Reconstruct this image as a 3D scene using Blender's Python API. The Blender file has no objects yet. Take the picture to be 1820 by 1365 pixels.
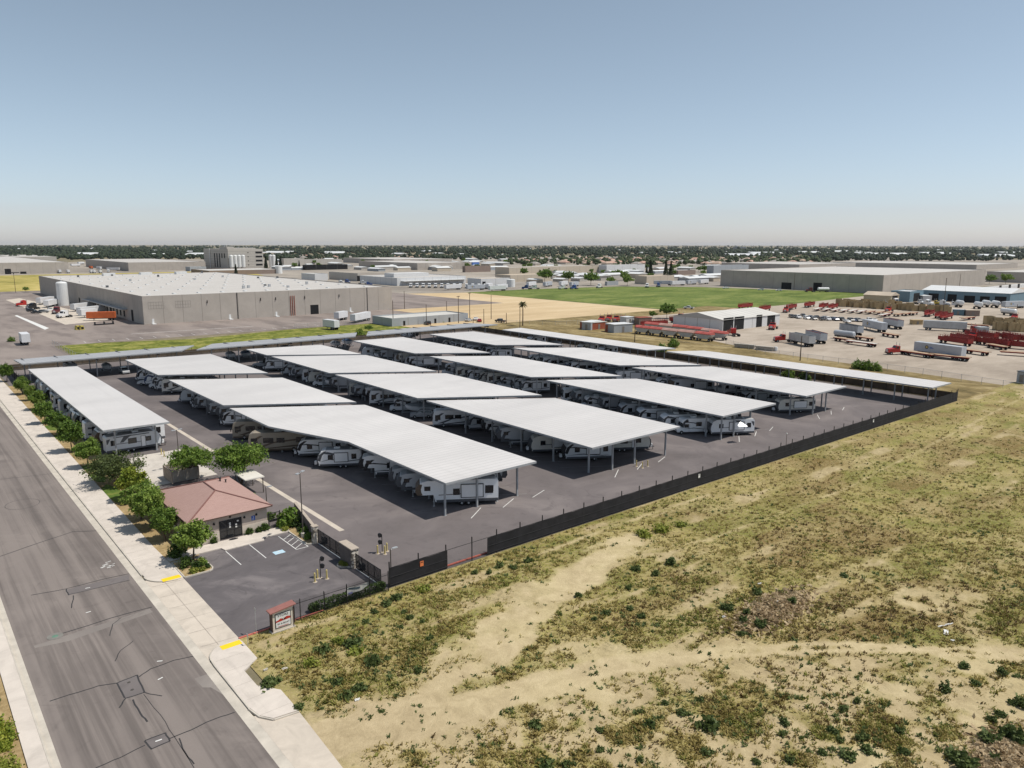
import bpy, bmesh, math, random
import numpy as np
from mathutils import Matrix, Vector
random.seed(7); R_ = random.Random(11); NR = np.random.default_rng(5)
S = bpy.context.scene; COL = S.collection; PI = math.pi; rad = math.radians
# ---------------------------------------------------------------- camera (drone, 40 m up)
FW, FH, FF = 1820., 1365., 1335.35
PITCH, YAW, ROLL, CAMZ = 0.183989, 0.6958746, 0.0017453, 40.
cy_, sy_ = math.cos(YAW), math.sin(YAW)
CF = np.array([sy_*math.cos(PITCH), cy_*math.cos(PITCH), -math.sin(PITCH)])
_r = np.array([cy_, -sy_, 0.]); _u = np.cross(_r, CF)
CR = _r*math.cos(ROLL)+_u*math.sin(ROLL); CU = -_r*math.sin(ROLL)+_u*math.cos(ROLL)
C0 = np.array([0, 0, CAMZ])
def g(px, py, z=0.):
    "survey: the point of the level plane z that the photograph shows at px, py"
    d = CF*FF+CR*(px-FW/2)-CU*(py-FH/2); t = (z-CAMZ)/d[2]
    return float(d[0]*t), float(d[1]*t)
def along(x, y, axis, px):
    "distance from x, y along an axis to where the line meets picture column px"
    a = np.array([x, y, 0.])-C0; e = np.array([1., 0, 0]) if axis == 'x' else np.array([0, 1., 0])
    k = (px-FW/2)/FF
    return float((k*(a@CF)-a@CR)/(e@CR-k*(e@CF)))
def hgt(x, y, py):
    a = np.array([x, y, 0.])-C0; e = np.array([0, 0, 1.]); k = -(py-FH/2)/FF
    return float((k*(a@CF)-a@CU)/(e@CU-k*(e@CF)))
cam = bpy.data.objects.new('camera', bpy.data.cameras.new('camera')); COL.objects.link(cam)
M = Matrix.Identity(4)
for i in range(3): M[i][0], M[i][1], M[i][2], M[i][3] = CR[i], CU[i], -CF[i], C0[i]
cam.matrix_world = M; cam.data.sensor_width = 36; cam.data.lens = FF/FW*36; cam.data.clip_end = 60000; cam.data.clip_start = 1
S.camera = cam
# ---------------------------------------------------------------- light
SUN_EL, SUN_D = rad(61), (0.73, -0.683)
w = bpy.data.worlds.new("World"); S.world = w; w.use_nodes = True
nt = w.node_tree; sk = nt.nodes.new('ShaderNodeTexSky'); sk.sky_type = 'NISHITA'; sk.sun_disc = False
sk.sun_elevation = SUN_EL; sk.sun_rotation = math.atan2(SUN_D[0], SUN_D[1])
sk.altitude = 1000; sk.air_density = .85; sk.dust_density = 1.2; sk.ozone_density = 1.0
bg = nt.nodes['Background']; bg.inputs[1].default_value = 0.112
hs = nt.nodes.new('ShaderNodeHueSaturation'); hs.inputs['Saturation'].default_value = .66; hs.inputs['Hue'].default_value = .472; nt.links.new(sk.outputs[0], hs.inputs['Color']); tn = nt.nodes.new('ShaderNodeMix'); tn.data_type = 'RGBA'; tn.blend_type = 'MULTIPLY'; tn.inputs[0].default_value = 1; tn.inputs[7].default_value = (1.0, .985, 1.05, 1); nt.links.new(hs.outputs[0], tn.inputs[6]); nt.links.new(tn.outputs[2], bg.inputs[0])
sl = bpy.data.lights.new('sun', 'SUN'); sl.energy = 4.2; sl.angle = rad(0.53); sl.color = (1, .955, .875)
so = bpy.data.objects.new('sun', sl); COL.objects.link(so)
so.rotation_euler = Vector((-SUN_D[0]*math.cos(SUN_EL), -SUN_D[1]*math.cos(SUN_EL), -math.sin(SUN_EL))).to_track_quat('-Z', 'Y').to_euler()
S.view_settings.view_transform = 'Standard'; S.view_settings.look = 'None'; S.view_settings.exposure = .05; S.view_settings.gamma = 1
S.cycles.max_bounces = 6; S.cycles.diffuse_bounces = 3; S.cycles.transparent_max_bounces = 12
# ---------------------------------------------------------------- materials
def sr(r, g_, b):
    f = lambda c: c/12.92 if c <= .04045 else ((c+.055)/1.055)**2.4
    return (f(r/255.), f(g_/255.), f(b/255.))
class NT:
    def __init__(s, name):
        s.m = bpy.data.materials.new(name); s.m.use_nodes = True; s.t = s.m.node_tree
        s.b = s.t.nodes['Principled BSDF']; s.b.inputs['Specular IOR Level'].default_value = .3
    def n(s, t, **k):
        o = s.t.nodes.new(t)
        for a, v in k.items():
            if a.startswith('i_'):
                o.inputs[a[2:].replace('_', ' ')].default_value = v
            else: setattr(o, a, v)
        return o
    def l(s, a, b): s.t.links.new(a, b)
    def pos(s, scale=(1, 1, 1), obj=False, rot=0):
        mp = s.n('ShaderNodeMapping'); mp.inputs['Scale'].default_value = scale; mp.inputs['Rotation'].default_value = (0, 0, rot)
        if obj: s.l(s.n('ShaderNodeTexCoord').outputs['Object'], mp.inputs[0])
        else: s.l(s.n('ShaderNodeNewGeometry').outputs['Position'], mp.inputs[0])
        return mp.outputs[0]
    def noise(s, scale, detail=4, rough=.55, vec=None, dist=0):
        o = s.n('ShaderNodeTexNoise'); o.inputs['Scale'].default_value = scale; o.inputs['Detail'].default_value = detail
        o.inputs['Roughness'].default_value = rough; o.inputs['Distortion'].default_value = dist
        s.l(vec if vec is not None else s.pos(), o.inputs['Vector']); return o.outputs[0]
    def ramp(s, fac, stops):
        o = s.n('ShaderNodeValToRGB'); e = o.color_ramp.elements
        while len(e) < len(stops): e.new(.5)
        for q, (p, c) in zip(e, stops):
            q.position = p; q.color = (*c, 1) if len(c) == 3 else c
        s.l(fac, o.inputs[0]); return o.outputs[0]
    def mix(s, fac, a, b, mode='MIX'):
        o = s.n('ShaderNodeMix', data_type='RGBA', blend_type=mode)
        for sock, v in ((o.inputs[0], fac), (o.inputs[6], a), (o.inputs[7], b)):
            if isinstance(v, (int, float)): sock.default_value = v
            elif isinstance(v, tuple): sock.default_value = (*v[:3], 1)
            else: s.l(v, sock)
        return o.outputs[2]
    def math(s, op, a, b=0.):
        o = s.n('ShaderNodeMath', operation=op)
        for sock, v in ((o.inputs[0], a), (o.inputs[1], b)):
            if isinstance(v, (int, float)): sock.default_value = v
            else: s.l(v, sock)
        return o.outputs[0]
    def out(s, col, rough=.8, bump=None, dist=.05, strength=.4, metal=0, spec=None):
        if isinstance(col, tuple): s.b.inputs['Base Color'].default_value = (*col[:3], 1)
        else: s.l(col, s.b.inputs['Base Color'])
        if isinstance(rough, (int, float)): s.b.inputs['Roughness'].default_value = rough
        else: s.l(rough, s.b.inputs['Roughness'])
        s.b.inputs['Metallic'].default_value = metal
        if spec is not None: s.b.inputs['Specular IOR Level'].default_value = spec
        if bump is not None:
            o = s.n('ShaderNodeBump'); o.inputs['Strength'].default_value = strength; o.inputs['Distance'].default_value = dist
            s.l(bump, o.inputs['Height']); s.l(o.outputs[0], s.b.inputs['Normal'])
        return s.m
MATS = {}
def pm(name, c, rough=.6, var=.12, scale=1.5, metal=0, spec=.3, obj=True):
    "plain painted / weathered surface: base colour broken by two scales of noise"
    if name in MATS: return MATS[name]
    t = NT(name); v = t.pos(obj=obj)
    a = t.noise(scale, 5, .6, v); b = t.noise(scale*6, 3, .5, v)
    lo = tuple(x*(1-var*1.6) for x in c); hi = tuple(min(1, x*(1+var)) for x in c)
    col = t.ramp(a, [(.3, lo), (.7, hi)])
    col = t.mix(t.math('MULTIPLY', b, .35), col, tuple(x*(1-var) for x in c))
    MATS[name] = t.out(col, rough, metal=metal, spec=spec); return MATS[name]
def foliage(name, dark, mid, light, scale=1.2):
    t = NT(name); v = t.pos()
    oi = t.n('ShaderNodeObjectInfo')
    a = t.noise(scale, 3, .6, v); b = t.noise(scale*5, 2, .5, v)
    f = t.math('ADD', t.math('MULTIPLY', a, .65), t.math('MULTIPLY', b, .35))
    f = t.math('ADD', f, t.math('MULTIPLY', t.math('SUBTRACT', oi.outputs['Random'], .5), .12))
    col = t.ramp(f, [(.34, dark), (.5, mid), (.66, light)])
    t.out(col, .6, spec=.25)
    t.b.inputs['Subsurface Weight'].default_value = 0
    tr = t.n('ShaderNodeBsdfTranslucent'); t.l(col, tr.inputs[0]); mx = t.n('ShaderNodeMixShader'); mx.inputs[0].default_value = .28
    t.l(t.b.outputs[0], mx.inputs[1]); t.l(tr.outputs[0], mx.inputs[2])
    t.l(mx.outputs[0], t.t.nodes['Material Output'].inputs[0]); return t.m
def asphalt(name, base, warm, streak=None, blot=.05, lo=.72, hi=1.28):
    t = NT(name)
    big = t.noise(blot, 5, .6, None, 1.2); med = t.noise(.45, 5, .62, None, .6); fine = t.noise(9, 3, .6)
    d = tuple(x*lo for x in base); l = tuple(x*hi for x in warm)
    col = t.ramp(big, [(.3, d), (.5, base), (.68, l)])
    col = t.mix(t.math('MULTIPLY', med, .55), col, tuple(x*1.18 for x in warm))
    col = t.mix(t.ramp(t.noise(.16, 4, .7, None, 2.5), [(.56, (0, 0, 0)), (.66, (.45,)*3)]), col, tuple(x*.72 for x in base))
    if streak:
        s_ = t.noise(1., 4, .6, t.pos(streak)); col = t.mix(t.ramp(s_, [(.42, (0, 0, 0)), (.58, (.7,)*3)]), col, tuple(x*1.3 for x in warm))
        s2 = t.noise(1., 4, .6, t.pos((streak[0]*1.9, streak[1]*3, 1))); col = t.mix(t.ramp(s2, [(.5, (0, 0, 0)), (.64, (.6,)*3)]), col, tuple(x*.68 for x in base))
    col = t.mix(t.math('MULTIPLY', fine, .25), col, tuple(x*.8 for x in base))
    return t.out(col, .88, fine, .02, .3, spec=.2)
K = {}
K['lot'] = asphalt('lot_asphalt', (.142, .123, .122), (.18, .156, .148), lo=.66, hi=1.34)
K['lot2'] = asphalt('entry_asphalt', (.105, .094, .098), (.16, .142, .14), blot=.13, lo=.75, hi=1.3)
K['street'] = asphalt('street_asphalt', (.155, .132, .121), (.195, .167, .15), (.55, .007, 1), .07)
K['whlot'] = asphalt('warehouse_lot_asphalt', (.2, .165, .15), (.235, .198, .175), (.05, .012, 1), .02)
K['patch'] = asphalt('patch_asphalt', (.2, .175, .16), (.22, .195, .175))
K['patch_dark'] = asphalt('dark_patch_asphalt', (.15, .132, .128), (.17, .15, .143))
K['tar'] = pm('tar_sealant', (.045, .042, .042), .6)
K['white_paint'] = pm('white_paint', (.68, .67, .64), .7, .1, obj=False)
K['old_paint'] = pm('worn_stall_paint', (.34, .33, .32), .8, .25, obj=False)
K['yellow_paint'] = pm('yellow_paint', (.82, .56, .02), .7, .06, obj=False)
K['blue_paint'] = pm('blue_paint', (.42, .58, .68), .7, .05, obj=False)
K['red_paint'] = pm('red_paint', (.55, .16, .12), .8, .15, .8, obj=False)
K['kerb'] = pm('kerb_concrete', (.52, .47, .4), .85, .14, .5, obj=False)
def concrete(name, c, joint=None):
    t = NT(name); a = t.noise(.35, 5, .65, None, .8); b = t.noise(6, 4, .6)
    col = t.ramp(a, [(.3, tuple(x*.8 for x in c)), (.55, c), (.72, tuple(min(1, x*1.1) for x in c))])
    col = t.mix(t.math('MULTIPLY', b, .3), col, tuple(x*.78 for x in c))
    st = t.noise(1, 4, .6, t.pos((.9, .12, 1))); col = t.mix(t.ramp(st, [(.58, (0, 0, 0)), (.74, (.5,)*3)]), col, tuple(x*.66 for x in c))
    return t.out(col, .85, b, .02, .25, spec=.2)
K['walk'] = concrete('sidewalk_concrete', (.60, .535, .47))
K['apron'] = concrete('apron_concrete', (.56, .49, .41))
K['pad'] = concrete('pad_concrete', (.55, .5, .44))
def soilmat():
    t = NT('field_soil'); at = t.n('ShaderNodeVertexColor', layer_name='mask'); sep = t.n('ShaderNodeSeparateColor'); t.l(at.outputs[0], sep.inputs[0])
    bare, brown, green = sep.outputs
    n1 = t.noise(.09, 6, .65, None, .8); n2 = t.noise(.6, 6, .7, None, .6); n3 = t.noise(3.2, 5, .65); n4 = t.noise(14, 3, .6)
    sand = t.ramp(n2, [(.3, (.23, .178, .085)), (.5, (.385, .31, .15)), (.68, (.52, .43, .225))])
    sand = t.mix(t.math('MULTIPLY', n4, .35), sand, (.33, .25, .125))
    dry = t.ramp(n3, [(.3, (.075, .06, .018)), (.45, (.19, .165, .042)), (.58, (.31, .265, .08)), (.72, (.52, .43, .19))])
    grn = t.ramp(n3, [(.3, (.05, .06, .016)), (.52, (.17, .17, .04)), (.7, (.34, .31, .095))])
    brn = t.ramp(n3, [(.3, (.06, .036, .014)), (.52, (.165, .11, .038)), (.72, (.34, .26, .11))])
    f = t.math('ADD', t.math('MULTIPLY', n1, .55), t.math('MULTIPLY', n2, .45))
    veg = t.mix(t.ramp(n1, [(.45, (0, 0, 0)), (.58, (1, 1, 1))]), dry, grn); veg = t.mix(brown, veg, brn); veg = t.mix(green, veg, grn)
    cover = t.ramp(t.math('ADD', t.math('MULTIPLY', n3, .6), t.math('MULTIPLY', f, .55)), [(.5, (0, 0, 0)), (.62, (1, 1, 1))])
    cover = t.math('MULTIPLY', cover, t.math('SUBTRACT', 1., bare))
    col = t.mix(cover, sand, veg)
    sp = t.noise(2.1, 4, .75, None, .4); sp2 = t.noise(.22, 4, .6)
    spk = t.math('MULTIPLY', t.ramp(t.math('ADD', t.math('MULTIPLY', sp, .75), t.math('MULTIPLY', sp2, .25)), [(.545, (0, 0, 0)), (.585, (1, 1, 1))]), t.math('SUBTRACT', 1., t.ramp(bare, [(.8, (0, 0, 0)), (.97, (1, 1, 1))])))
    col = t.mix(t.math('MULTIPLY', spk, .85), col, t.ramp(n4, [(.3, (.05, .048, .016)), (.55, (.13, .115, .035)), (.75, (.22, .19, .06))]))
    tan = t.ramp(n2, [(.3, (.36, .28, .17)), (.55, (.45, .355, .225)), (.75, (.53, .425, .275))])
    col = t.mix(t.math('MULTIPLY', t.ramp(bare, [(.55, (0, 0, 0)), (1, (1, 1, 1))]), .75), col, tan)
    col = t.mix(t.math('MULTIPLY', at.outputs['Alpha'], .7), col, t.ramp(n2, [(.3, (.44, .355, .2)), (.6, (.55, .455, .27)), (.75, (.61, .51, .32))]))
    h = t.math('ADD', t.math('MULTIPLY', n3, .6), t.math('MULTIPLY', n4, .3))
    return t.out(col, .95, h, .18, .7, spec=.1)
K['soil'] = soilmat()
def grassmat(name, a, b, c, s1=.03, s2=.6, stretch=(1, 1, 1)):
    t = NT(name); v = t.pos(stretch); n1 = t.noise(s1, 6, .65, v, .7); n2 = t.noise(s2, 5, .7, v)
    f = t.math('ADD', t.math('MULTIPLY', n1, .6), t.math('MULTIPLY', n2, .4))
    return t.out(t.ramp(f, [(.34, a), (.5, b), (.64, c)]), .95, n2, .2, .6, spec=.1)
K['ground'] = grassmat('dry_ground', (.11, .1, .06), (.2, .17, .11), (.32, .27, .18), .012, .25)
K['verge'] = grassmat('verge_dry_grass', (.075, .06, .025), (.22, .165, .075), (.4, .32, .17), .07, .6, (1, .5, 1))
K['greenfield'] = grassmat('green_crop', (.055, .08, .018), (.125, .165, .04), (.25, .255, .085), .022, .22, (1, 2.2, 1))
K['yellowfield'] = grassmat('yellow_field', (.17, .16, .04), (.36, .3, .09), (.5, .4, .15), .01, .08, (1, .4, 1))
K['greenstrip'] = grassmat('weedy_strip', (.035, .05, .01), (.15, .17, .03), (.36, .31, .1), .16, .7)
K['lawn'] = grassmat('lawn_grass', (.05, .09, .015), (.1, .15, .03), (.2, .2, .05), .25, 1.6)
K['mulch'] = grassmat('planter_soil', (.2, .135, .065), (.33, .24, .12), (.45, .34, .19), .3, 2.)
K['dirt'] = grassmat('graded_dirt', (.44, .325, .19), (.54, .41, .25), (.62, .5, .33), .02, .12, (.3, 1, 1))
K['city'] = grassmat('industrial_ground', (.2, .175, .15), (.3, .265, .225), (.42, .37, .31), .006, .05)
K['gravel'] = grassmat('yard_gravel', (.255, .212, .17), (.375, .316, .256), (.45, .388, .322), .03, .14, (.5, 1, 1))
def roofmat(name, c, rib=.6, axis=1, rough=.5, dirt=.2):
    t = NT(name); w_ = t.n('ShaderNodeTexWave', wave_type='BANDS', bands_direction='Y' if axis else 'X', i_Scale=PI/10/rib, i_Distortion=0.)
    t.l(t.pos(), w_.inputs[0])
    a = t.noise(.06, 5, .6, t.pos((.5, 1.6, 1) if axis else (1.6, .5, 1))); b = t.noise(1.2, 4, .6, t.pos((.12, 1.6, 1) if axis else (1.6, .12, 1)))
    col = t.ramp(a, [(.3, tuple(x*(1-dirt) for x in c)), (.6, c), (.75, tuple(min(.85, x*1.06) for x in c))])
    col = t.mix(t.math('MULTIPLY', b, .4), col, tuple(x*(1-dirt*.9) for x in c))
    col = t.mix(t.ramp(w_.outputs[0], [(.0, (.6,)*3), (.14, (0, 0, 0))]), col, tuple(x*.6 for x in c))
    st = t.noise(1., 5, .7, t.pos((.9, .035, 1) if axis else (.035, .9, 1))); col = t.mix(t.ramp(st, [(.52, (0, 0, 0)), (.72, (.55,)*3)]), col, tuple(x*.74 for x in c))
    oi = t.n('ShaderNodeObjectInfo'); col = t.mix(t.math('MULTIPLY', oi.outputs['Random'], .3), col, tuple(x*.72 for x in c))
    return t.out(col, rough, w_.outputs[0], .03, .35, spec=.3)
K['roof'] = roofmat('canopy_roof_metal', (.66, .63, .608), 1.2)
K['roofE'] = roofmat('rear_canopy_roof_metal', (.4, .4, .41), 1.2, 0)
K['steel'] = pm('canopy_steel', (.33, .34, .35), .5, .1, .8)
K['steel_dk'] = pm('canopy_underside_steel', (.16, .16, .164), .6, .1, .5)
K['black_metal'] = pm('black_metal', (.018, .018, .02), .5, .2, 2)
K['screen'] = pm('black_windscreen_fabric', (.022, .021, .024), .9, .3, .6, obj=False)
K['brown_screen'] = pm('brown_slats', (.11, .085, .06), .9, .3, .4, obj=False)
K['rubber'] = pm('tyre_rubber', (.018, .018, .018), .85, .1)
K['hub'] = pm('wheel_hub', (.5, .5, .5), .4, .1)
K['glass'] = pm('dark_glass', (.012, .014, .017), .08, .2, 1, spec=.6)
K['pole'] = pm('bronze_pole', (.09, .075, .065), .5, .1)
K['wood_pole'] = pm('weathered_wood', (.10, .072, .05), .9, .2, .8)
K['galv'] = pm('galvanised_steel', (.42, .43, .44), .45, .1, 2, .3)
K['bark'] = pm('bark', (.13, .09, .06), .95, .25, 3)
K['leaf'] = foliage('street_tree_leaves', (.055, .105, .016), (.135, .215, .034), (.27, .345, .07), 1.1)
K['leaf_y'] = foliage('yellow_green_leaves', (.08, .125, .014), (.2, .25, .03), (.4, .39, .06), 1.2)
K['leaf_d'] = foliage('dull_olive_leaves', (.045, .065, .02), (.1, .13, .04), (.18, .19, .07), 1.1)
K['shrub'] = foliage('dark_shrub_leaves', (.022, .045, .009), (.055, .095, .02), (.11, .16, .035), 2.5)
K['weed'] = foliage('weed_leaves', (.06, .085, .026), (.105, .14, .042), (.165, .2, .068), 2.)
K['weed_y'] = foliage('yellow_weed_leaves', (.11, .14, .025), (.22, .25, .04), (.36, .37, .08), 2.)
K['far_leaf'] = foliage('far_tree_leaves', (.016, .028, .014), (.034, .052, .024), (.075, .095, .042), .012)
# ---------------------------------------------------------------- mesh building
class MB:
    def __init__(s): s.v = []; s.f = []; s.m = []
    def add(s, vs, fs, mi=0):
        o = len(s.v); s.v += [tuple(p) for p in vs]
        for f in fs: s.f.append([o+i for i in f]); s.m.append(mi)
        return s
    def bx(s, x0, y0, z0, x1, y1, z1, mi=0, rz=0, c=None):
        vs = [(x, y, z) for z in (z0, z1) for x, y in ((x0, y0), (x1, y0), (x1, y1), (x0, y1))]
        if rz:
            ox, oy = c if c else ((x0+x1)/2, (y0+y1)/2); a, b = math.cos(rz), math.sin(rz)
            vs = [(ox+(x-ox)*a-(y-oy)*b, oy+(x-ox)*b+(y-oy)*a, z) for x, y, z in vs]
        return s.add(vs, [(3, 2, 1, 0), (4, 5, 6, 7), (0, 1, 5, 4), (1, 2, 6, 5), (2, 3, 7, 6), (3, 0, 4, 7)], mi)
    def prism(s, poly, z0, z1, mi=0, mt=None):
        n = len(poly); a = sum(poly[i][0]*poly[(i+1) % n][1]-poly[(i+1) % n][0]*poly[i][1] for i in range(n))
        if a < 0: poly = poly[::-1]
        s.add([(x, y, z1) for x, y in poly], [list(range(n))], mi if mt is None else mt)
        s.add([(x, y, z0) for x, y in poly], [list(range(n))[::-1]], mi)
        vs = [(x, y, z0) for x, y in poly]+[(x, y, z1) for x, y in poly]
        return s.add(vs, [(i, (i+1) % n, n+(i+1) % n, n+i) for i in range(n)], mi)
    def ext(s, prof, y0, y1, mi=0):
        "profile in x-z pushed along y"
        n = len(prof); a = sum(prof[i][0]*prof[(i+1) % n][1]-prof[(i+1) % n][0]*prof[i][1] for i in range(n))
        if a < 0: prof = prof[::-1]
        vs = [(x, y0, z) for x, z in prof]+[(x, y1, z) for x, z in prof]
        return s.add(vs, [list(range(n)), list(range(2*n-1, n-1, -1))]+[((i+1) % n, i, n+i, n+(i+1) % n) for i in range(n)], mi)
    def side(s, prof, y, mi=0, up=1):
        "flat decal polygon on a side wall"
        n = len(prof); a = sum(prof[i][0]*prof[(i+1) % n][1]-prof[(i+1) % n][0]*prof[i][1] for i in range(n))
        if (a < 0) == (up > 0): prof = prof[::-1]
        if up > 0: prof = prof[::-1]
        return s.add([(x, y, z) for x, z in prof], [list(range(n))], mi)
    def tube(s, p, q, r0, r1=None, n=8, mi=0):
        r1 = r0 if r1 is None else r1; p = Vector(p); q = Vector(q); d = (q-p)
        a = d.orthogonal().normalized(); b = d.normalized().cross(a)
        vs = []
        for c, r in ((p, r0), (q, r1)):
            for i in range(n):
                t = 2*PI*i/n; vs.append(c+a*(r*math.cos(t))+b*(r*math.sin(t)))
        return s.add(vs, [(i, (i+1) % n, n+(i+1) % n, n+i) for i in range(n)]+[list(range(n))[::-1], list(range(n, 2*n))], mi)
    def lathe(s, prof, n=16, c=(0, 0, 0), mi=0, axis='z'):
        "profile of (radius, height)"
        vs = []
        for r, h in prof:
            for i in range(n):
                t = 2*PI*i/n; a, b = r*math.cos(t), r*math.sin(t)
                vs.append((c[0]+a, c[1]+b, c[2]+h) if axis == 'z' else ((c[0]+h, c[1]+a, c[2]+b) if axis == 'x' else (c[0]+a, c[1]+h, c[2]+b)))
        fs = [(j*n+i, j*n+(i+1) % n, (j+1)*n+(i+1) % n, (j+1)*n+i) for j in range(len(prof)-1) for i in range(n)]
        fs += [list(range(n))[::-1], [(len(prof)-1)*n+i for i in range(n)]]
        return s.add(vs, fs, mi)
    def strip(s, pts, wd, z, mi=0):
        "ribbon on the ground along a polyline"
        L = []; n = len(pts)
        for i, p in enumerate(pts):
            a = Vector(pts[max(0, i-1)]); b = Vector(pts[min(n-1, i+1)]); d = (b-a).normalized(); nn = Vector((-d.y, d.x))*wd/2
            L.append((Vector(p)+nn, Vector(p)-nn))
        vs = []
        for a, b in L: vs += [(b.x, b.y, z), (a.x, a.y, z)]
        return s.add(vs, [(2*i, 2*i+2, 2*i+3, 2*i+1) for i in range(n-1)], mi)
    def build(s, name, mats, parent=None, loc=None, rz=0, fix=True, smooth=False):
        me = bpy.data.meshes.new(name); me.from_pydata(s.v, [], s.f)
        if not isinstance(mats, (list, tuple)): mats = [mats]
        for m in mats: me.materials.append(K[m] if isinstance(m, str) else m)
        me.polygons.foreach_set('material_index', s.m)
        if fix and len(s.f) < 40000:
            b = bmesh.new(); b.from_mesh(me); bmesh.ops.recalc_face_normals(b, faces=b.faces); b.to_mesh(me); b.free()
        if smooth: me.polygons.foreach_set('use_smooth', [True]*len(me.polygons))
        o = bpy.data.objects.new(name, me); COL.objects.link(o)
        if parent: o.parent = parent
        if loc: o.location = loc
        if rz: o.rotation_euler.z = rz
        return o
def tag(o, label=None, cat=None, group=None, kind=None):
    if label: o['label'] = label
    if cat: o['category'] = cat
    if group: o['group'] = group
    if kind: o['kind'] = kind
    return o
def thing(name, label, cat, loc=(0, 0, 0), rz=0, group=None):
    o = bpy.data.objects.new(name, None); COL.objects.link(o); o.empty_display_size = .5
    o.location = loc if len(loc) == 3 else (loc[0], loc[1], 0); o.rotation_euler.z = rz
    return tag(o, label, cat, group)
def kids(o): return KID.get(o.name, [])
KID = {}
def index_kids():
    KID.clear()
    for o in bpy.data.objects:
        if o.parent: KID.setdefault(o.parent.name, []).append(o)
def dup(root, loc, rz=0, label=None, group=None, swap=None, scale=None, first=None):
    "a copy of a thing with copies of its parts and sub-parts; the first call moves the thing itself"
    if not root.get('used'):
        root['used'] = 1; r = root; fam = None
    else:
        r = root.copy(); COL.objects.link(r); fam = True
    r.location = loc if len(loc) == 3 else (loc[0], loc[1], 0); r.rotation_euler = (0, 0, rz)
    if scale: r.scale = scale if isinstance(scale, tuple) else (scale,)*3
    if label: r['label'] = label
    if group: r['group'] = group
    if fam:
        stack = [(root, r)]
        while stack:
            a, b = stack.pop()
            for ch in FAM.get(a.name, []):
                c = ch.copy(); COL.objects.link(c); c.parent = b; stack.append((ch, c))
                if swap: recolour(c, ch.name, swap)
    elif swap:
        for ch in FAM.get(root.name, []): recolour(ch, ch.name, swap)
    return r
def recolour(c, name, swap):
    m = swap.get(name.split('.')[0])
    if m is not None:
        for i, sl_ in enumerate(c.material_slots):
            if i == 0: sl_.link = 'OBJECT'; sl_.material = K[m] if isinstance(m, str) else m
FAM = {}
PROTOS = []
def proto(root):
    PROTOS.append(root); return _proto(root)
def _proto(root):
    "remember the family of a finished prototype"
    st = [root]; allo = [o for o in bpy.data.objects if o.parent]
    by = {}
    for o in allo: by.setdefault(o.parent.name, []).append(o)
    while st:
        a = st.pop()
        if a.name in by: FAM[a.name] = by[a.name]; st += by[a.name]
    return root
def struct(name, mb, mats, **k): return tag(mb.build(name, mats, **k), kind='structure')
def sheet(name, poly, z, m):
    mb = MB(); mb.add([(x, y, z) for x, y in poly], [list(range(len(poly)))]); return struct(name, mb, m)
def arr_mesh(name, verts, faces, mats, parent=None, cols=None, mi=None):
    "mesh from numpy arrays (faces all of one size)"
    me = bpy.data.meshes.new(name); n, k = len(faces), faces.shape[1]
    me.vertices.add(len(verts)); me.vertices.foreach_set('co', np.asarray(verts, np.float32).ravel())
    me.loops.add(n*k); me.loops.foreach_set('vertex_index', np.asarray(faces, np.int32).ravel())
    me.polygons.add(n); me.polygons.foreach_set('loop_start', np.arange(0, n*k, k, dtype=np.int32))
    try: me.polygons.foreach_set('loop_total', np.full(n, k, np.int32))
    except Exception: pass
    for m in (mats if isinstance(mats, (list, tuple)) else [mats]): me.materials.append(K[m] if isinstance(m, str) else m)
    if mi is not None: me.polygons.foreach_set('material_index', np.asarray(mi, np.int32))
    me.update(calc_edges=True); me.validate()
    if cols is not None:
        a = me.color_attributes.new('mask', 'FLOAT_COLOR', 'POINT'); a.data.foreach_set('color', np.asarray(cols, np.float32).ravel())
    o = bpy.data.objects.new(name, me); COL.objects.link(o)
    if parent: o.parent = parent
    return o
def leaf_quads(cen, size, rng, flat=.0, aspect=1.):
    "one randomly turned leaf-spray quad at every centre"
    n = len(cen); a = rng.normal(size=(n, 3)); a[:, 2] *= (1-flat); a /= np.linalg.norm(a, axis=1)[:, None]
    b = rng.normal(size=(n, 3)); b -= (b*a).sum(1)[:, None]*a; b /= np.linalg.norm(b, axis=1)[:, None]
    s = (size*rng.uniform(.55, 1.35, n))[:, None]; a = a*s*aspect; b = b*s
    c = rng.uniform(.25, .75, (n, 1))
    v = np.stack([cen-a*.5-b*.12, cen+a*(c-.5)-b*.5, cen+a*.5+b*.1, cen+a*(.4-c)+b*.5], 1).reshape(-1, 3)
    return v, np.arange(4*n).reshape(-1, 4)
def clump_points(rng, nc, per, rx, ry, rz, zc, clump=.32, hollow=.55, flatbottom=.5):
    u = rng.normal(size=(nc, 3)); u /= np.linalg.norm(u, axis=1)[:, None]
    r = rng.uniform(hollow, 1.0, nc)[:, None]; c = u*r
    c[:, 2] = np.where(c[:, 2] < 0, c[:, 2]*flatbottom, c[:, 2])
    cs = clump*rng.uniform(.6, 1.4, nc)
    p = np.repeat(c, per, 0)+rng.normal(size=(nc*per, 3))*np.repeat(cs, per)[:, None]*.5
    return p*np.array([rx, ry, rz])+np.array([0, 0, zc])
def vnoise(x, y, seed, sc):
    "smooth value noise in the plane"
    r = np.random.default_rng(seed); t = r.uniform(size=(256, 256)); x = x/sc+1000.3; y = y/sc+1000.7
    i = np.floor(x).astype(int); j = np.floor(y).astype(int); fx = x-i; fy = y-j
    fx = fx*fx*(3-2*fx); fy = fy*fy*(3-2*fy); T = lambda a, b: t[a % 256, b % 256]
    return (T(i, j)*(1-fx)+T(i+1, j)*fx)*(1-fy)+(T(i, j+1)*(1-fx)+T(i+1, j+1)*fx)*fy
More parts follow.
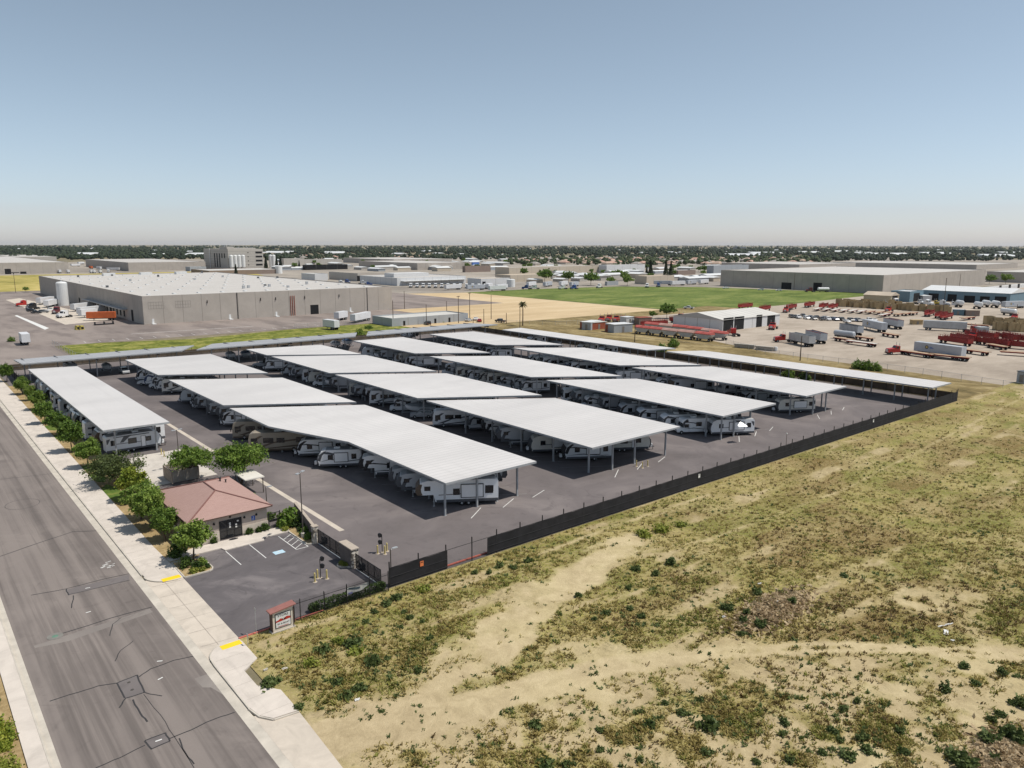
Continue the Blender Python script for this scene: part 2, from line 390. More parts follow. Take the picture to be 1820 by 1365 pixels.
def fbm(x, y, seed, sc, n=4):
    return sum(vnoise(x, y, seed+k, sc/2**k)*.5**k for k in range(n))/sum(.5**k for k in range(n))
ORD = ['first', 'second', 'third', 'fourth', 'fifth', 'sixth', 'seventh', 'eighth', 'ninth', 'tenth', 'eleventh', 'twelfth', 'thirteenth', 'fourteenth', 'fifteenth', 'sixteenth', 'seventeenth', 'eighteenth', 'nineteenth', 'twentieth']
# ================================================================ setting: ground, street, lots
gm = MB(); N_ = 24; XS = [-9000+i*1500 for i in range(N_+1)]; YS = [-3000+i*1000 for i in range(N_+1)]
for i in range(N_):
    for j in range(N_): gm.add([(XS[i], YS[j], -.06), (XS[i+1], YS[j], -.06), (XS[i+1], YS[j+1], -.06), (XS[i], YS[j+1], -.06)], [(0, 1, 2, 3)])
struct('ground', gm, 'ground', fix=False)
sheet('storage_lot_pavement', [(25, 73), (212.4, 73), (212.4, 284), (25, 284)], .0, 'lot')
sheet('entry_pavement', [(24.15, 73), (42, 73), (42, 91.5), (40.6, 97.4), (28, 97.4), (24.15, 91.)], .004, 'lot2')
sheet('road_asphalt', [(6.45, -30), (19.45, -30), (19.45, 420), (6.45, 420)], .0, 'street')
mb = MB(); mb.bx(19.45, -30, -.05, 20.35, 420, .012); mb.bx(5.9, -30, -.05, 6.45, 420, .012); struct('road_gutter', mb, 'kerb')
arc = lambda cx, cy, r, a0, a1, n=8: [(cx+r*math.cos(rad(a0+(a1-a0)*i/n)), cy+r*math.sin(rad(a0+(a1-a0)*i/n))) for i in range(n+1)]
mb = MB()
north = [(20.55, 420)]+arc(23.6, 94.2, 3.05, 180, 268, 9)+[(24.15, 91.15), (24.2, 95), (24.0, 104), (24.3, 180), (24.6, 420)]
mb.prism(north, -.05, .14, 0)
south = [(24.15, 71.9), (24.1, 67.7), (22.3, 66.3), (22.3, 63.1), (23.7, 61.1), (23.65, 57.2)]+[(20.9+.6, 57.5), (20.75, 58.6), (20.5, 60.2), (20.5, 69.0)]+arc(23.3, 70.0, 2.75, 180, 105, 7)[1:]
mb.prism(south, -.05, .14, 0)
struct('sidewalk', mb, 'walk')
mb = MB()
mb.add([(20.35, 70.2, .018), (24.15, 71.9, .045), (24.15, 91.15, .045), (20.35, 93.4, .018)], [(0, 1, 2, 3)])
mb.add([(20.35, -30, .018), (23.4, -30, .045), (23.2, 48, .045), (23.65, 57.2, .045), (20.35, 59, .018)], [(0, 1, 2, 3, 4)])
struct('driveway_apron', mb, 'apron')
mb = MB(); mb.bx(20.36, 95, -.05, 20.55, 420, .15)
for a in (north[1:11], [(20.5, 60.2), (20.5, 69.0)]+arc(23.3, 70.0, 2.75, 180, 105, 7)[1:], [(23.6, 57.05), (21.5, 57.35), (20.75, 58.5), (20.46, 60.2)]):
    for p, q in zip(a, a[1:]):
        d = Vector((q[0]-p[0], q[1]-p[1])).normalized(); n_ = Vector((-d.y, d.x))*.13; n_ = n_ if n_.x < 0 else -n_
        mb.prism([p, q, (q[0]+n_.x, q[1]+n_.y), (p[0]+n_.x, p[1]+n_.y)], -.04, .152)
struct('street_kerb', mb, 'kerb')
mb = MB(); mb.bx(4.45, -30, -.05, 5.75, 420, .13); struct('far_side_sidewalk', mb, 'walk')
mb = MB(); mb.bx(5.75, -30, -.05, 5.9, 420, .15); struct('far_side_kerb', mb, 'kerb')
sheet('roadside_soil', [(-60, -30), (4.45, -30), (4.45, 420), (-60, 420)], .0, 'mulch')
# sidewalk joints, tactile pads, tar lines and patches on the street
mb = MB()
for i in range(60): mb.bx(20.7, 98+i*2.6, .139, 24.1, 98.02+i*2.6, .1425)
for y in (73.5, 77, 80.5, 84, 87.5, 91): mb.strip([(20.5, y), (24.1, y-.3)], .03, .05)
mb.strip([(22.1, 70.5), (22.1, 93)], .03, .05)
for y in (58.6, 61.5, 64.2, 67.2, 69.6): mb.strip([(20.7, y), (22.2 if 61 < y < 67 else 23.6, y)], .025, .1425)
struct('pavement_joints', mb, pm('joint_dark', (.3, .26, .22), .9, .1))
for (x0, y0, x1, y1, lb) in ((21.9, 91.35, 24.0, 92.3, 'yellow tactile pad at the sidewalk corner beside the office planter'), (22.0, 71.3, 24.0, 72.2, 'yellow tactile pad at the sidewalk corner near the store sign')):
    mb = MB(); mb.bx(x0, y0, .139, x1, y1, .155)
    for i in range(14):
        for j in range(6): mb.lathe([(.035, 0), (.022, .008)], 6, (x0+.1+i*(x1-x0-.2)/13, y0+.1+j*(y1-y0-.2)/5, .155))
    tag(mb.build('tactile_pad', 'yellow_paint'), lb, 'tactile pad', 'yellow tactile pads')
P = lambda pts: [g(*p) for p in pts]
mb = MB()
for wd, pts in ((.13, [(0, 989), (60, 968), (130, 945), (210, 942)]), (.1, [(0, 852), (90, 842), (150, 838)]),
                (.12, [(55, 1058), (117, 1047), (180, 1030), (233, 1019)]), (.1, [(122, 1057), (231, 1031)]), (.12, [(117, 1047), (122, 1058)]), (.1, [(131, 1058), (127, 1081)]),
                (.13, [(112, 1125), (160, 1111), (195, 1099), (270, 1079)]), (.12, [(89, 1246), (140, 1230), (175, 1219), (208, 1214)]),
                (.13, [(208, 1214), (243, 1200)]), (.13, [(243, 1200), (257, 1231)]), (.13, [(257, 1231), (223, 1241)]), (.13, [(223, 1241), (208, 1214)]),
                (.12, [(247, 1203), (268, 1189), (310, 1173), (345, 1166)]), (.12, [(223, 1241), (212, 1258)]), (.1, [(257, 1231), (288, 1237)]), (.13, [(236, 1244), (250, 1268), (262, 1283)]),
                (.12, [(257, 1317), (293, 1303)]), (.12, [(293, 1303), (302, 1317)]), (.12, [(302, 1317), (268, 1332)]), (.12, [(268, 1332), (257, 1317)]),
                (.11, [(302, 1313), (340, 1297), (380, 1278), (417, 1266)]), (.1, [(257, 1325), (215, 1346), (170, 1365)]),
                (.08, [(195, 1130), (200, 1110), (215, 1098)]), (.08, [(205, 1175), (213, 1157), (237, 1139)]), (.05, [(255, 1234), (285, 1270), (310, 1310), (345, 1365)]), (.1, [(318, 1312), (330, 1340), (345, 1358)])):
    q = P(pts); pp = []
    for a, b in zip(q, q[1:]):
        for t in (0, .33, .66): pp.append((a[0]+(b[0]-a[0])*t+R_.uniform(-.05, .05), a[1]+(b[1]-a[1])*t+R_.uniform(-.05, .05)))
    pp.append(q[-1]); mb.strip(pp, wd*1.1, .009)
th = [2*PI*i/24 for i in range(25)]; c_ = g(40, 896); mb.strip([(c_[0]+2.3*math.cos(t), c_[1]+2.6*math.sin(t)) for t in th], .07, .009)
struct('road_tar_lines', mb, 'tar')
mb = MB(); mb.add([(*p, .005) for p in P([(60, 1148), (110, 1132), (266, 1082), (272, 1088), (120, 1140), (62, 1152)])], [range(6)])
mb.add([(*p, .005) for p in P([(345, 1206), (372, 1197), (405, 1240), (375, 1222), (360, 1222)])], [range(5)])
struct('road_patches', mb, 'patch')
mb = MB(); mb.add([(*p, .0062) for p in P([(118, 1048), (230, 1021), (229, 1031), (122, 1058)])], [range(4)])
mb.add([(*p, .0062) for p in P([(208, 1214), (243, 1200), (257, 1231), (223, 1241)])], [range(4)]); mb.add([(*p, .0062) for p in P([(257, 1317), (293, 1303), (302, 1317), (268, 1332)])], [range(4)])
struct('road_dark_patches', mb, 'patch_dark')
x, y = g(98, 1131)
mb = MB(); mb.lathe([(.75, 0), (.75, .02), (.5, .022), (.48, .016), (.0, .018)], 24, (0, 0, .006)); mb.lathe([(.3, 0), (.28, .006)], 12, (0, 0, .024), 1)
tag(mb.build('manhole_cover', [pm('manhole_ring', (.2, .19, .17), .8), pm('manhole_green', (.12, .22, .16), .7)], loc=(x, y, 0)), 'round manhole cover with a greenish centre on the street', 'manhole cover')
for i, (px, py) in enumerate(((229, 1213), (235, 1226))):
    mb = MB(); mb.lathe([(.16, 0), (.15, .012)], 12); tag(mb.build('valve_cover', pm('valve_lid', (.07, .062, .055), .7), loc=(*g(px, py), .0075)), 'small round valve lid in the square street patch, %s of the two' % ('farther' if i == 0 else 'nearer'), 'valve cover', 'valve lids in the square patch')
mb = MB()
for i in range(11):
    px, py = 178+R_.uniform(0, 22), 1000+R_.uniform(-4, 9); x, y = g(px, py); mb.bx(x-.35, y-.05, .009, x+.35, y+.05, .0105, 0, R_.uniform(-.6, .6))
for px, py in ((156, 1045), (284, 1175), (282, 1316), (157, 1088), (285, 1206)):
    x, y = g(px, py); mb.bx(x-.25, y-.07, .0105, x+.25, y+.07, .012, 0, R_.uniform(-.6, .6))
struct('road_utility_paint', mb, 'white_paint')
# planting strip, pads and entry details
sheet('planting_strip', [(24.2, 95), (28.0, 97.2), (28, 100), (30, 118), (30, 135), (28.4, 137), (28.4, 253), (24.5, 253), (24.0, 104)], .006, 'mulch')
mb = MB()
for (x, y, a, b) in ((25.2, 131, 1.2, 6), (25.2, 142.5, 1.1, 3.6), (25.2, 149.5, 1.0, 2.8), (25.3, 178, 1., 3.6), (25.3, 189, 1., 3.4), (30.5, 121.5, 2.2, 1.3)): mb.add([(x+a*math.cos(t)*(1+.15*math.sin(3*t+x)), y+b*math.sin(t)*(1+.1*math.cos(5*t)), .012) for t in th[:-1]], [range(24)])
struct('lawn_patches', mb, 'lawn')
sheet('concrete_pad', [(30.2, 131), (41.8, 131), (41.8, 152.5), (34, 152.5), (30.2, 150)], .008, 'pad')
struct('yard_drain_strip', MB().bx(45.85, 92.9, -.02, 46.65, 250, .006), 'apron')
mb = MB(); mb.prism([(24.2, 97.3), (40.4, 97.3), (40.6, 99.7), (28, 99.7), (24.2, 98.6)], -.02, .13); mb.prism([(30.8, 97.3), (36.6, 97.3), (36.3, 96.3), (31., 96.3)], -.02, .125); struct('office_walkway', mb, 'walk')
mb = MB()
for y, x in ((96.2, 31.), (96.4, 34.25)): mb.bx(x-.055, 90.6, .008, x+.055, y-.1, .0095)
hx0, hx1, hy0, hy1 = 38.45, 40.1, 90.7, 96.6
for a, b in (((hx0, hy0), (hx0, hy1)), ((hx0, hy0), (hx1, hy0)), ((hx1, hy0), (hx1, hy1))): mb.strip([a, b], .11, .009)
for i in range(4): mb.strip([(hx0, hy0+.4+i*1.3), (hx1, hy0+1.7+i*1.3)], .1, .0115)
struct('parking_stall_lines', mb, 'white_paint')
mb = MB(); mb.bx(35.6, 90.8, .009, 37.0, 91.9, .0105); mb.lathe([(.12, 0), (.12, .001)], 10, (36.35, 91.65, .0105), 1)
mb.strip([(36.35, 91.55), (36.35, 91.3), (36.6, 91.25), (36.7, 91.0)], .08, .0125, 1); mb.strip([(36.2+.24*math.cos(t), 91.2+.24*math.sin(t)) for t in th[8:24]], .06, .0125, 1)
struct('accessible_bay_marking', mb, ['blue_paint', 'white_paint'])
mb = MB(); mb.bx(24.1, 72.55, -.02, 33.5, 72.72, .15); mb.bx(47.5, 73.5, -.02, 61, 73.68, .16); struct('red_kerb', mb, 'red_paint')
# kerbed planter at the entry, planter by the gate
def planter(name, pts, m='mulch'):
    mb = MB(); mb.prism(pts, -.02, .1, 0)
    for p, q in zip(pts, pts[1:]+pts[:1]):
        d = Vector((q[0]-p[0], q[1]-p[1])); n_ = Vector((-d.y, d.x)).normalized()*.08
        mb.prism([(p[0]-n_.x, p[1]-n_.y), (q[0]-n_.x, q[1]-n_.y), (q[0]+n_.x, q[1]+n_.y), (p[0]+n_.x, p[1]+n_.y)], -.02, .17, 1)
    return struct(name, mb, [m, 'kerb'])
planter('planter_bed', [(24.3, 91.1), (27.2, 91.1), (27.7, 91.4), (27.9, 91.9), (27.9, 95.8), (24.3, 96.6)])
planter('gate_planter_bed', [(40.25, 91.3), (41.1, 91.0), (41.5, 91.6), (43.6, 102.5), (41.6, 102.3), (40.2, 97)])
planter('pier_planter_bed', arc(40.9, 82.2, .75, 90, 270, 8)+[(41.5, 80.6), (41.5, 83.6)])
# storage-lot stall lines
mb = MB()
DG = (.843, -.538)
for (xl, xr, y0, n) in ((54, 77.7, 155.9, 13), (90.6, 114.6, 135, 11), (128.6, 148.2, 138, 11), (161, 180, 138, 11)):
    for i in range(n):
        y = y0+2.3-4.6*i
        for a, b in ((0.8, 11.3), ((xr-xl)/DG[0]-11.3, (xr-xl)/DG[0]-.8)):
            p = (xl+DG[0]*a, y+DG[1]*a); q = (xl+DG[0]*b, y+DG[1]*b)
            if xl == 54 and p[0] < 61 and p[1] < 138: t_ = (61.2-p[0])/DG[0]; p = (p[0]+DG[0]*t_, p[1]+DG[1]*t_)
            if min(p[1], q[1]) > 86.5: mb.strip([p, q], .1, .006, 1)
for x0 in (62, 93.3, 131, 163.5):
    for k in range(3): mb.strip([(x0+1.3+k*6.6, 85.2+k*.6), (x0+5.2+k*6.6, 87.9)], .12, .006)
struct('storage_stall_lines', mb, ['white_paint', 'old_paint'])
# ---------------------------------------------------------------- the open field
def segd(x, y, pts):
    d = np.full(x.shape, 1e9)
    for (ax, ay), (bx, by) in zip(pts, pts[1:]):
        vx, vy = bx-ax, by-ay; t = np.clip(((x-ax)*vx+(y-ay)*vy)/(vx*vx+vy*vy), 0, 1); d = np.minimum(d, np.hypot(x-ax-t*vx, y-ay-t*vy))
    return d
PATH = P([(520, 1330), (700, 1290), (900, 1240), (1100, 1180), (1300, 1158), (1500, 1150), (1660, 1155), (1900, 1170)])
BARE = P([(1120, 955), (1040, 1010), (990, 1050), (930, 1090), (850, 1160), (740, 1240), (600, 1300)])
RUT = P([(1260, 880), (1090, 935), (960, 985)]); RUT2 = P([(1830, 700), (1500, 870), (1260, 960), (1110, 985)])
PATCH = g(680, 1190)
MND = [(*g(1375, 1085), 5.5, 1.9, .75), (*g(1790, 1345), 4., 2., .7), (*g(1790, 890), 6., 2.5, .8), (*g(1720, 800), 5, 2, .5)]
def field_z(x, y):
    z = (fbm(x, y, 31, 14)-.5)*.5+(fbm(x, y, 77, 3.2, 3)-.5)*.22
    for mx, my, a, b, h in MND:
        r = ((x-mx)/a)**2+((y-my)/b)**2; z = z+h*np.exp(-r*1.6)*(.7+.6*fbm(x, y, 91, 1.1, 3))
    edge = np.clip((72.2-y)/4., 0, 1)*np.clip((x-24.3)/2.5, 0, 1); d = segd(x, y, PATH)
    z = z*edge*np.clip(.25+d/5., 0, 1)
    z = z-.06*np.exp(-((d-.85)/.35)**2)*(x > 34)
    return np.maximum(z+.02, -.03)
def field_mask(x, y):
    d = segd(x, y, PATH); wig = (fbm(x, y, 5, 4.)-.5)*2.2; wig2 = (fbm(x, y, 8, 1.5)-.5)*1.0
    wd = np.interp(x, [24, 40, 60, 90], [3.4, 2.7, 1.8, 1.7])
    bare = np.clip((wd+wig*.7+wig2*1.2-d)/.9, 0, 1)
    mid = np.exp(-(d/.35)**2)*(x > 52)*(fbm(x, y, 12, 2.5) > .5); bare = bare*(1-.6*mid)
    db = segd(x, y, BARE); wb = np.interp(x, [24, 40, 56, 75], [3.8, 4.2, 3.8, 2.4]); wig3 = (fbm(x, y, 18, 2.4, 3)-.5)*3; bare = np.maximum(bare, np.clip((wb+wig*1.4+wig2+wig3-db)/1.6, 0, 1)*np.clip(.9+(fbm(x, y, 23, 3., 3)-.4)*1.6, .78, 1))
    for q, ww in ((RUT, .6), (RUT2, .45)): bare = np.maximum(bare, .75*np.clip((ww+wig*.4+wig2*.4-segd(x, y, q))/.6, 0, 1))
    near = np.clip(1-(x-24)/6., 0, 1)*.5; bare = np.maximum(bare, near)
    n = fbm(x, y, 55, 9.); dens = n-.52+np.clip((y-34)/90+(x-62)/160, -.1, .3)
    bare = np.maximum(bare, np.clip(-dens*5., 0, .75)*np.clip((fbm(x, y, 66, 2.2, 3)-.38)*6, 0, 1))
    trk = np.clip(bare, 0, 1)*np.clip((x-30)/14, 0, 1)
    low = np.clip((np.interp(x, [p[0] for p in PATH], [p[1] for p in PATH])-y+1.)/4., 0, 1)*np.clip(1.35-(x-50)/55, .45, 1); spk = fbm(x, y, 41, 2.6, 3); bare = np.maximum(bare, low*np.clip(.12+(.6-spk)*5, 0, .9))
    stk = fbm(x*.22+y*.05, y, 61, 2.6, 4); bare = np.maximum(bare, np.clip((stk-.52)*7, 0, .82)*np.clip((fbm(x, y, 71, 9.)-.36)*5, 0, 1))
    rp = np.hypot(x-PATCH[0], y-PATCH[1]); bare = bare*(1-np.clip(1.4-rp/4., 0, 1))
    brown = np.clip((fbm(x*.6, y, 101, 8.)-.49)*8., 0, 1)*np.clip((x-42)/30, .0, 1)
    for mx, my, a, b, h in MND: brown = np.maximum(brown, np.exp(-(((x-mx)/a)**2+((y-my)/b)**2)))
    brown = np.maximum(brown, np.clip((fbm(x*.4, y, 131, 4.5)-.5)*8, 0, .9)*np.clip((x-85)/40, 0, 1))
    green = np.clip((fbm(x, y, 202, 7.)-.5)*6, 0, 1)*.8; green = np.maximum(green, np.clip(1.2-rp/4.5, 0, 1)*.8)
    field_mask.track = trk
    return np.maximum(bare, trk), brown, green
xs = np.concatenate([np.arange(23.1, 110, .42), np.arange(110, 420, 1.1)]); ys = np.concatenate([np.arange(-22, 2, .9), np.arange(2, 66, .42), np.linspace(66, 72.75, 18)])
X, Y = np.meshgrid(xs, ys, indexing='ij'); Z = field_z(X, Y); b_, r_, g_ = field_mask(X, Y)
nx, ny = X.shape; idx = np.arange(nx*ny).reshape(nx, ny)
F = np.stack([idx[:-1, :-1], idx[1:, :-1], idx[1:, 1:], idx[:-1, 1:]], -1).reshape(-1, 4)
fo = arr_mesh('field_ground', np.stack([X, Y, Z], -1).reshape(-1, 3), F, 'soil', cols=np.stack([b_, r_, g_, field_mask.track*np.clip(.55+(fbm(X, Y, 14, 3.)-.4)*1.5, .2, 1)], -1).reshape(-1, 4)); tag(fo, kind='structure')
fo.data.polygons.foreach_set('use_smooth', [True]*len(fo.data.polygons))
sheet('verge_ground', [(212.9, 72.7), (420, 72.7), (420, 300), (212.9, 300)], -.02, 'verge')
# grass: blades in tufts, never countable
def tufts(name, n, mat, seed, keep, h, spread, blades=6, wdt=.05):
    r = np.random.default_rng(seed); n = int(n*1.55); px = r.uniform(150, 2450, n*3); py = 690+760*r.uniform(size=n*3)**.75
    d = CF[:, None]*FF+CR[:, None]*(px-FW/2)-CU[:, None]*(py-FH/2); t = -CAMZ/d[2]; x, y = d[0]*t, d[1]*t
    ok = (x > 24.6) & (y < 72.3) & (y > -18) & (x < 400); x, y = x[ok], y[ok]; p = keep(x, y); ok = r.uniform(size=len(x)) < p; x, y = x[ok][:n], y[ok][:n]; m = len(x)
    z = field_z(x, y); c = np.repeat(np.stack([x, y, z], 1), blades, 0); k = len(c); sc = np.repeat(r.uniform(.5, 1.4, m), blades)
    a = r.uniform(0, 2*PI, k); lean = r.uniform(.15, 1., k)*spread*sc; hh = h*r.uniform(.5, 1.2, k)*sc; off = r.normal(size=(k, 2))*(spread*.35)
    base = c+np.stack([off[:, 0], off[:, 1], np.full(k, -.03)], 1); tip = base+np.stack([np.cos(a)*lean, np.sin(a)*lean, hh], 1)
    wv = np.stack([-np.sin(a), np.cos(a), np.zeros(k)], 1)*(wdt*sc)[:, None]; mid = base*.45+tip*.55; mid[:, 2] += hh*.12
    v = np.stack([base-wv, base+wv, mid+wv*.8, tip], 1); v = np.concatenate([v, (mid-wv*.8)[:, None]], 1).reshape(-1, 3)
    f = np.arange(5*k).reshape(-1, 5)
    return tag(arr_mesh(name, v, f, mat), kind='stuff')
K['straw'] = foliage('straw_blades', (.2, .15, .045), (.34, .27, .09), (.5, .42, .18), .8)
K['olive'] = foliage('olive_blades', (.1, .11, .022), (.2, .2, .042), (.31, .3, .08), .8)
K['rust'] = foliage('rust_brown_blades', (.075, .045, .016), (.15, .1, .034), (.25, .17, .065), .8)
def kp(fn):
    def f(x, y):
        b, br, gr = field_mask(x, y); b = np.where(field_mask.track > .6, .985, np.minimum(b, np.where(b > .96, 1, .83))); return np.clip(fn(b, br, gr, x, y), 0, 1)
    return f
tufts('dry_grass', 30000, 'straw', 1, kp(lambda b, br, gr, x, y: (1-b)**1.2*(1-.7*br)*(.25+.75*(fbm(x, y, 9, 2.2) > .5))), .22, .34)
tufts('olive_grass', 26000, 'olive', 2, kp(lambda b, br, gr, x, y: (1-b)**1.1*(.25+.75*gr)*(fbm(x, y, 19, 1.8) > .48)), .22, .3)
tufts('brown_weed_grass', 17000, 'rust', 3, kp(lambda b, br, gr, x, y: (1-b)*(br*.9+.1)*(fbm(x, y, 29, 1.6) > .42)), .22, .32)
tufts('small_green_weeds', 7000, 'weed', 4, kp(lambda b, br, gr, x, y: (1-.8*b)*(.35+.4*gr)*(fbm(x, y, 39, 2.5) > .5)), .22, .3, 10, .06)
# single weeds and bushes one can point to
def bush_proto(name, lb, cat, mat, nc, per, size, seed, rx, ry, rz, clump=.4):
    r = np.random.default_rng(seed); root = thing(name, lb, cat)
    p = clump_points(r, nc, per, rx, ry, rz, rz*.45, clump, .35, .6); p[:, 2] = np.abs(p[:, 2])+.02
    v, f = leaf_quads(p, size, r); arr_mesh('foliage', v, f, mat, root)
    st = MB()
    for i in range(5):
        a = R_.uniform(0, 6.28); st.tube((0, 0, 0), (rx*.5*math.cos(a), ry*.5*math.sin(a), rz*.6), .03, .012, 5)
    st.build('stem', 'bark', root); return proto(root)
WP = [bush_proto('weed_bush', 'w', 'weed', 'weed', 26, 16, .2, 50, .55, .5, .55), bush_proto('leafy_weed', 'w', 'weed', 'weed', 20, 12, .24, 51, .7, .6, .4, .5), bush_proto('yellow_weed', 'w', 'weed', 'weed_y', 24, 12, .2, 52, .8, .7, .4, .5)]
ZN = {'a': 'between iron fence and dirt track', 'b': 'in the scrub near the sidewalk', 'c': 'around the mid-field debris mound', 'd': 'in the lower middle field', 'e': 'in the lower right field corner', 'f': 'below the black-screened fence'}
WL = [('a', 0, 1.1, (687, 1073)), ('a', 0, 1.2, (705, 1062)), ('a', 0, .8, (665, 1086)), ('a', 0, .8, (650, 1104)), ('a', 0, .8, (729, 1099)), ('a', 0, .7, (712, 1116)), ('a', 0, .7, (751, 1105)), ('a', 0, .8, (764, 1135)), ('a', 0, .7, (718, 1088)), ('a', 2, 1.3, (752, 1046)), ('a', 0, .8, (743, 1191)), ('a', 0, .7, (688, 1169)),
      ('b', 1, 1.5, (628, 1145)), ('b', 1, 1.5, (574, 1154)), ('b', 1, 1.6, (663, 1177)), ('b', 1, 1.2, (640, 1221)), ('b', 1, 1.1, (598, 1212)), ('b', 1, 1., (616, 1236)), ('b', 2, 1.4, (552, 1178)), ('b', 2, 1.3, (632, 1158)), ('b', 1, .5, (678, 1261)), ('b', 1, .9, (531, 1254)), ('b', 1, 1.7, (481, 1212)), ('b', 2, 1.2, (604, 1140)),
      ('f', 0, 1., (844, 1016)), ('f', 0, 1., (889, 1004)), ('f', 0, 1.1, (912, 1007)), ('f', 0, 1.1, (938, 995)), ('f', 0, .8, (869, 1018)), ('f', 2, 1.9, (1175, 940)), ('f', 2, 1.7, (1145, 948)), ('f', 2, 1.5, (1210, 930)), ('f', 0, 1.6, (1192, 998)), ('f', 0, 1.2, (1130, 1009)), ('f', 0, 1., (1165, 1018)),
      ('c', 0, .9, (1120, 1079)), ('c', 0, .9, (1078, 1087)), ('c', 0, .9, (1117, 1043)), ('c', 0, 1., (1028, 1058)), ('c', 0, .7, (1056, 1099)), ('c', 0, .8, (1140, 1093)), ('c', 0, 1.4, (1292, 1079)), ('c', 0, 1., (1327, 1090)), ('c', 0, 1.2, (1351, 1111)), ('c', 0, 1., (1321, 1102)), ('c', 0, 1.4, (1345, 1052)), ('c', 0, 1.1, (1407, 1074)), ('c', 0, .8, (1318, 1125)), ('c', 0, .9, (1500, 1022)),
      ('d', 1, 1., (952, 1286)), ('d', 1, 1., (970, 1356)), ('d', 0, .8, (1066, 1295)), ('d', 1, .9, (1155, 1286)), ('d', 0, .6, (1182, 1248)), ('d', 1, .8, (1244, 1242)), ('d', 1, 1.5, (1259, 1289)), ('d', 1, .9, (1214, 1265)), ('d', 1, .9, (1256, 1334)), ('d', 0, .7, (1137, 1349)), ('d', 0, .7, (1345, 1352)), ('d', 0, .9, (1395, 1283)), ('d', 0, .8, (1392, 1301)), ('d', 1, .8, (1010, 1357)), ('d', 0, .8, (1404, 1349)), ('d', 0, .7, (1066, 1330)),
      ('e', 0, 1., (1532, 1309)), ('e', 0, 1.2, (1507, 1343)), ('e', 0, .9, (1541, 1332)), ('e', 0, .9, (1479, 1298)), ('e', 0, .8, (1494, 1313)), ('e', 0, .9, (1600, 1298)), ('e', 0, 1., (1680, 1224)), ('e', 0, .9, (1734, 1212)), ('e', 0, 1., (1713, 1182)), ('e', 0, 1., (1781, 1194)), ('e', 0, .9, (1778, 1268)), ('e', 0, .9, (1763, 1277)), ('e', 0, 1.6, (1760, 1316)), ('e', 0, 1.8, (1790, 1310)), ('e', 0, 1.6, (1814, 1322)), ('e', 0, 1.4, (1817, 1250)), ('e', 0, 1.5, (1695, 1343)), ('e', 0, 1.6, (1716, 1357)), ('e', 0, .9, (1769, 1351)), ('e', 0, .8, (1461, 1336)), ('e', 0, .8, (1499, 1258)), ('e', 0, .7, (1523, 1244)), ('e', 0, .7, (1561, 1316)), ('e', 0, .9, (1606, 1336)), ('e', 0, .8, (1799, 1247))]
cnt = {}
for zz, k, sc, p in sorted(WL, key=lambda a: (a[0], a[3][0])):
    cnt[zz] = cnt.get(zz, 0)+1; n = cnt[zz]; on = ORD[n-1] if n <= 20 else 'number %d' % n
    x, y = g(p[0], p[1]+4); z = float(field_z(np.array([x]), np.array([y]))[0])
    desc = ('small' if sc < .85 else 'big' if sc > 1.25 else 'mid-sized')+(' round dark green', ' leafy green', ' yellow-green')[k]
    dup(WP[k], (x, y, z-.03), R_.uniform(0, 6.28), '%s weed %s, %s from left' % (desc, ZN[zz], on), 'weeds in the dry field', scale=(sc*R_.uniform(.7, 1.0), sc*R_.uniform(.7, 1.0), sc*R_.uniform(.65, 1.0)))
# debris on the mounds: stalks and twigs
for nm, (mx, my, a, b, h), n in (('mound_straw_debris', MND[0], 2600), ('corner_straw_debris', MND[1], 1800)):
    r = np.random.default_rng(8); x = mx+r.normal(size=n)*a*.5; y = my+r.normal(size=n)*b*.6; z = field_z(x, y)
    v, f = leaf_quads(np.stack([x, y, z+.03], 1), .45, r, .6, 1.6); v[:, 2] = np.maximum(v[:, 2], np.repeat(z, 4)-.02)
    tag(arr_mesh(nm, v, f, foliage('mulch_stalks%d' % n, (.28, .2, .115), (.46, .35, .21), (.62, .5, .33), 2.)), kind='stuff')
for i, (p, l_, wd, lb) in enumerate((((1680, 1113), 2.2, .12, 'long white strip of litter above the dirt track'), ((1681, 1126), 1.0, .5, 'crumpled white sheet of litter above the dirt track'), ((1693, 1140), .4, .3, 'small white scrap at the edge of the dirt track'), ((635, 1245), .45, .35, 'white scrap at the foot of the scrubby patch'), ((1383, 1080), .6, .25, 'white scrap on the debris mound'), ((1286, 1097), .35, .3, 'white round scrap left of the debris mound'), ((1350, 1038), .5, .2, 'white scrap behind the debris mound'), ((506, 1190), .5, .4, 'pale stone in the soil beside the sidewalk jog'), ((472, 1192), .4, .3, 'pale broken stone at the sidewalk edge'))):
    x, y = g(*p); z = float(field_z(np.array([x]), np.array([y]))[0]); mb = MB()
    for k in range(4):
        a = R_.uniform(-.5, .5); mb.bx(-l_/2+k*l_/4, -wd/2*R_.uniform(.6, 1), R_.uniform(0, .05), -l_/2+(k+1.1)*l_/4, wd/2*R_.uniform(.6, 1), R_.uniform(.07, .16), 0, a*.5)
    stone = 'stone' in lb
    tag(mb.build('stone' if stone else 'litter', pm('pale_stone', (.5, .46, .4), .9) if stone else 'white_paint', loc=(x, y, z+.02), rz=R_.uniform(-.4, .4)), lb, 'stone' if stone else 'litter')
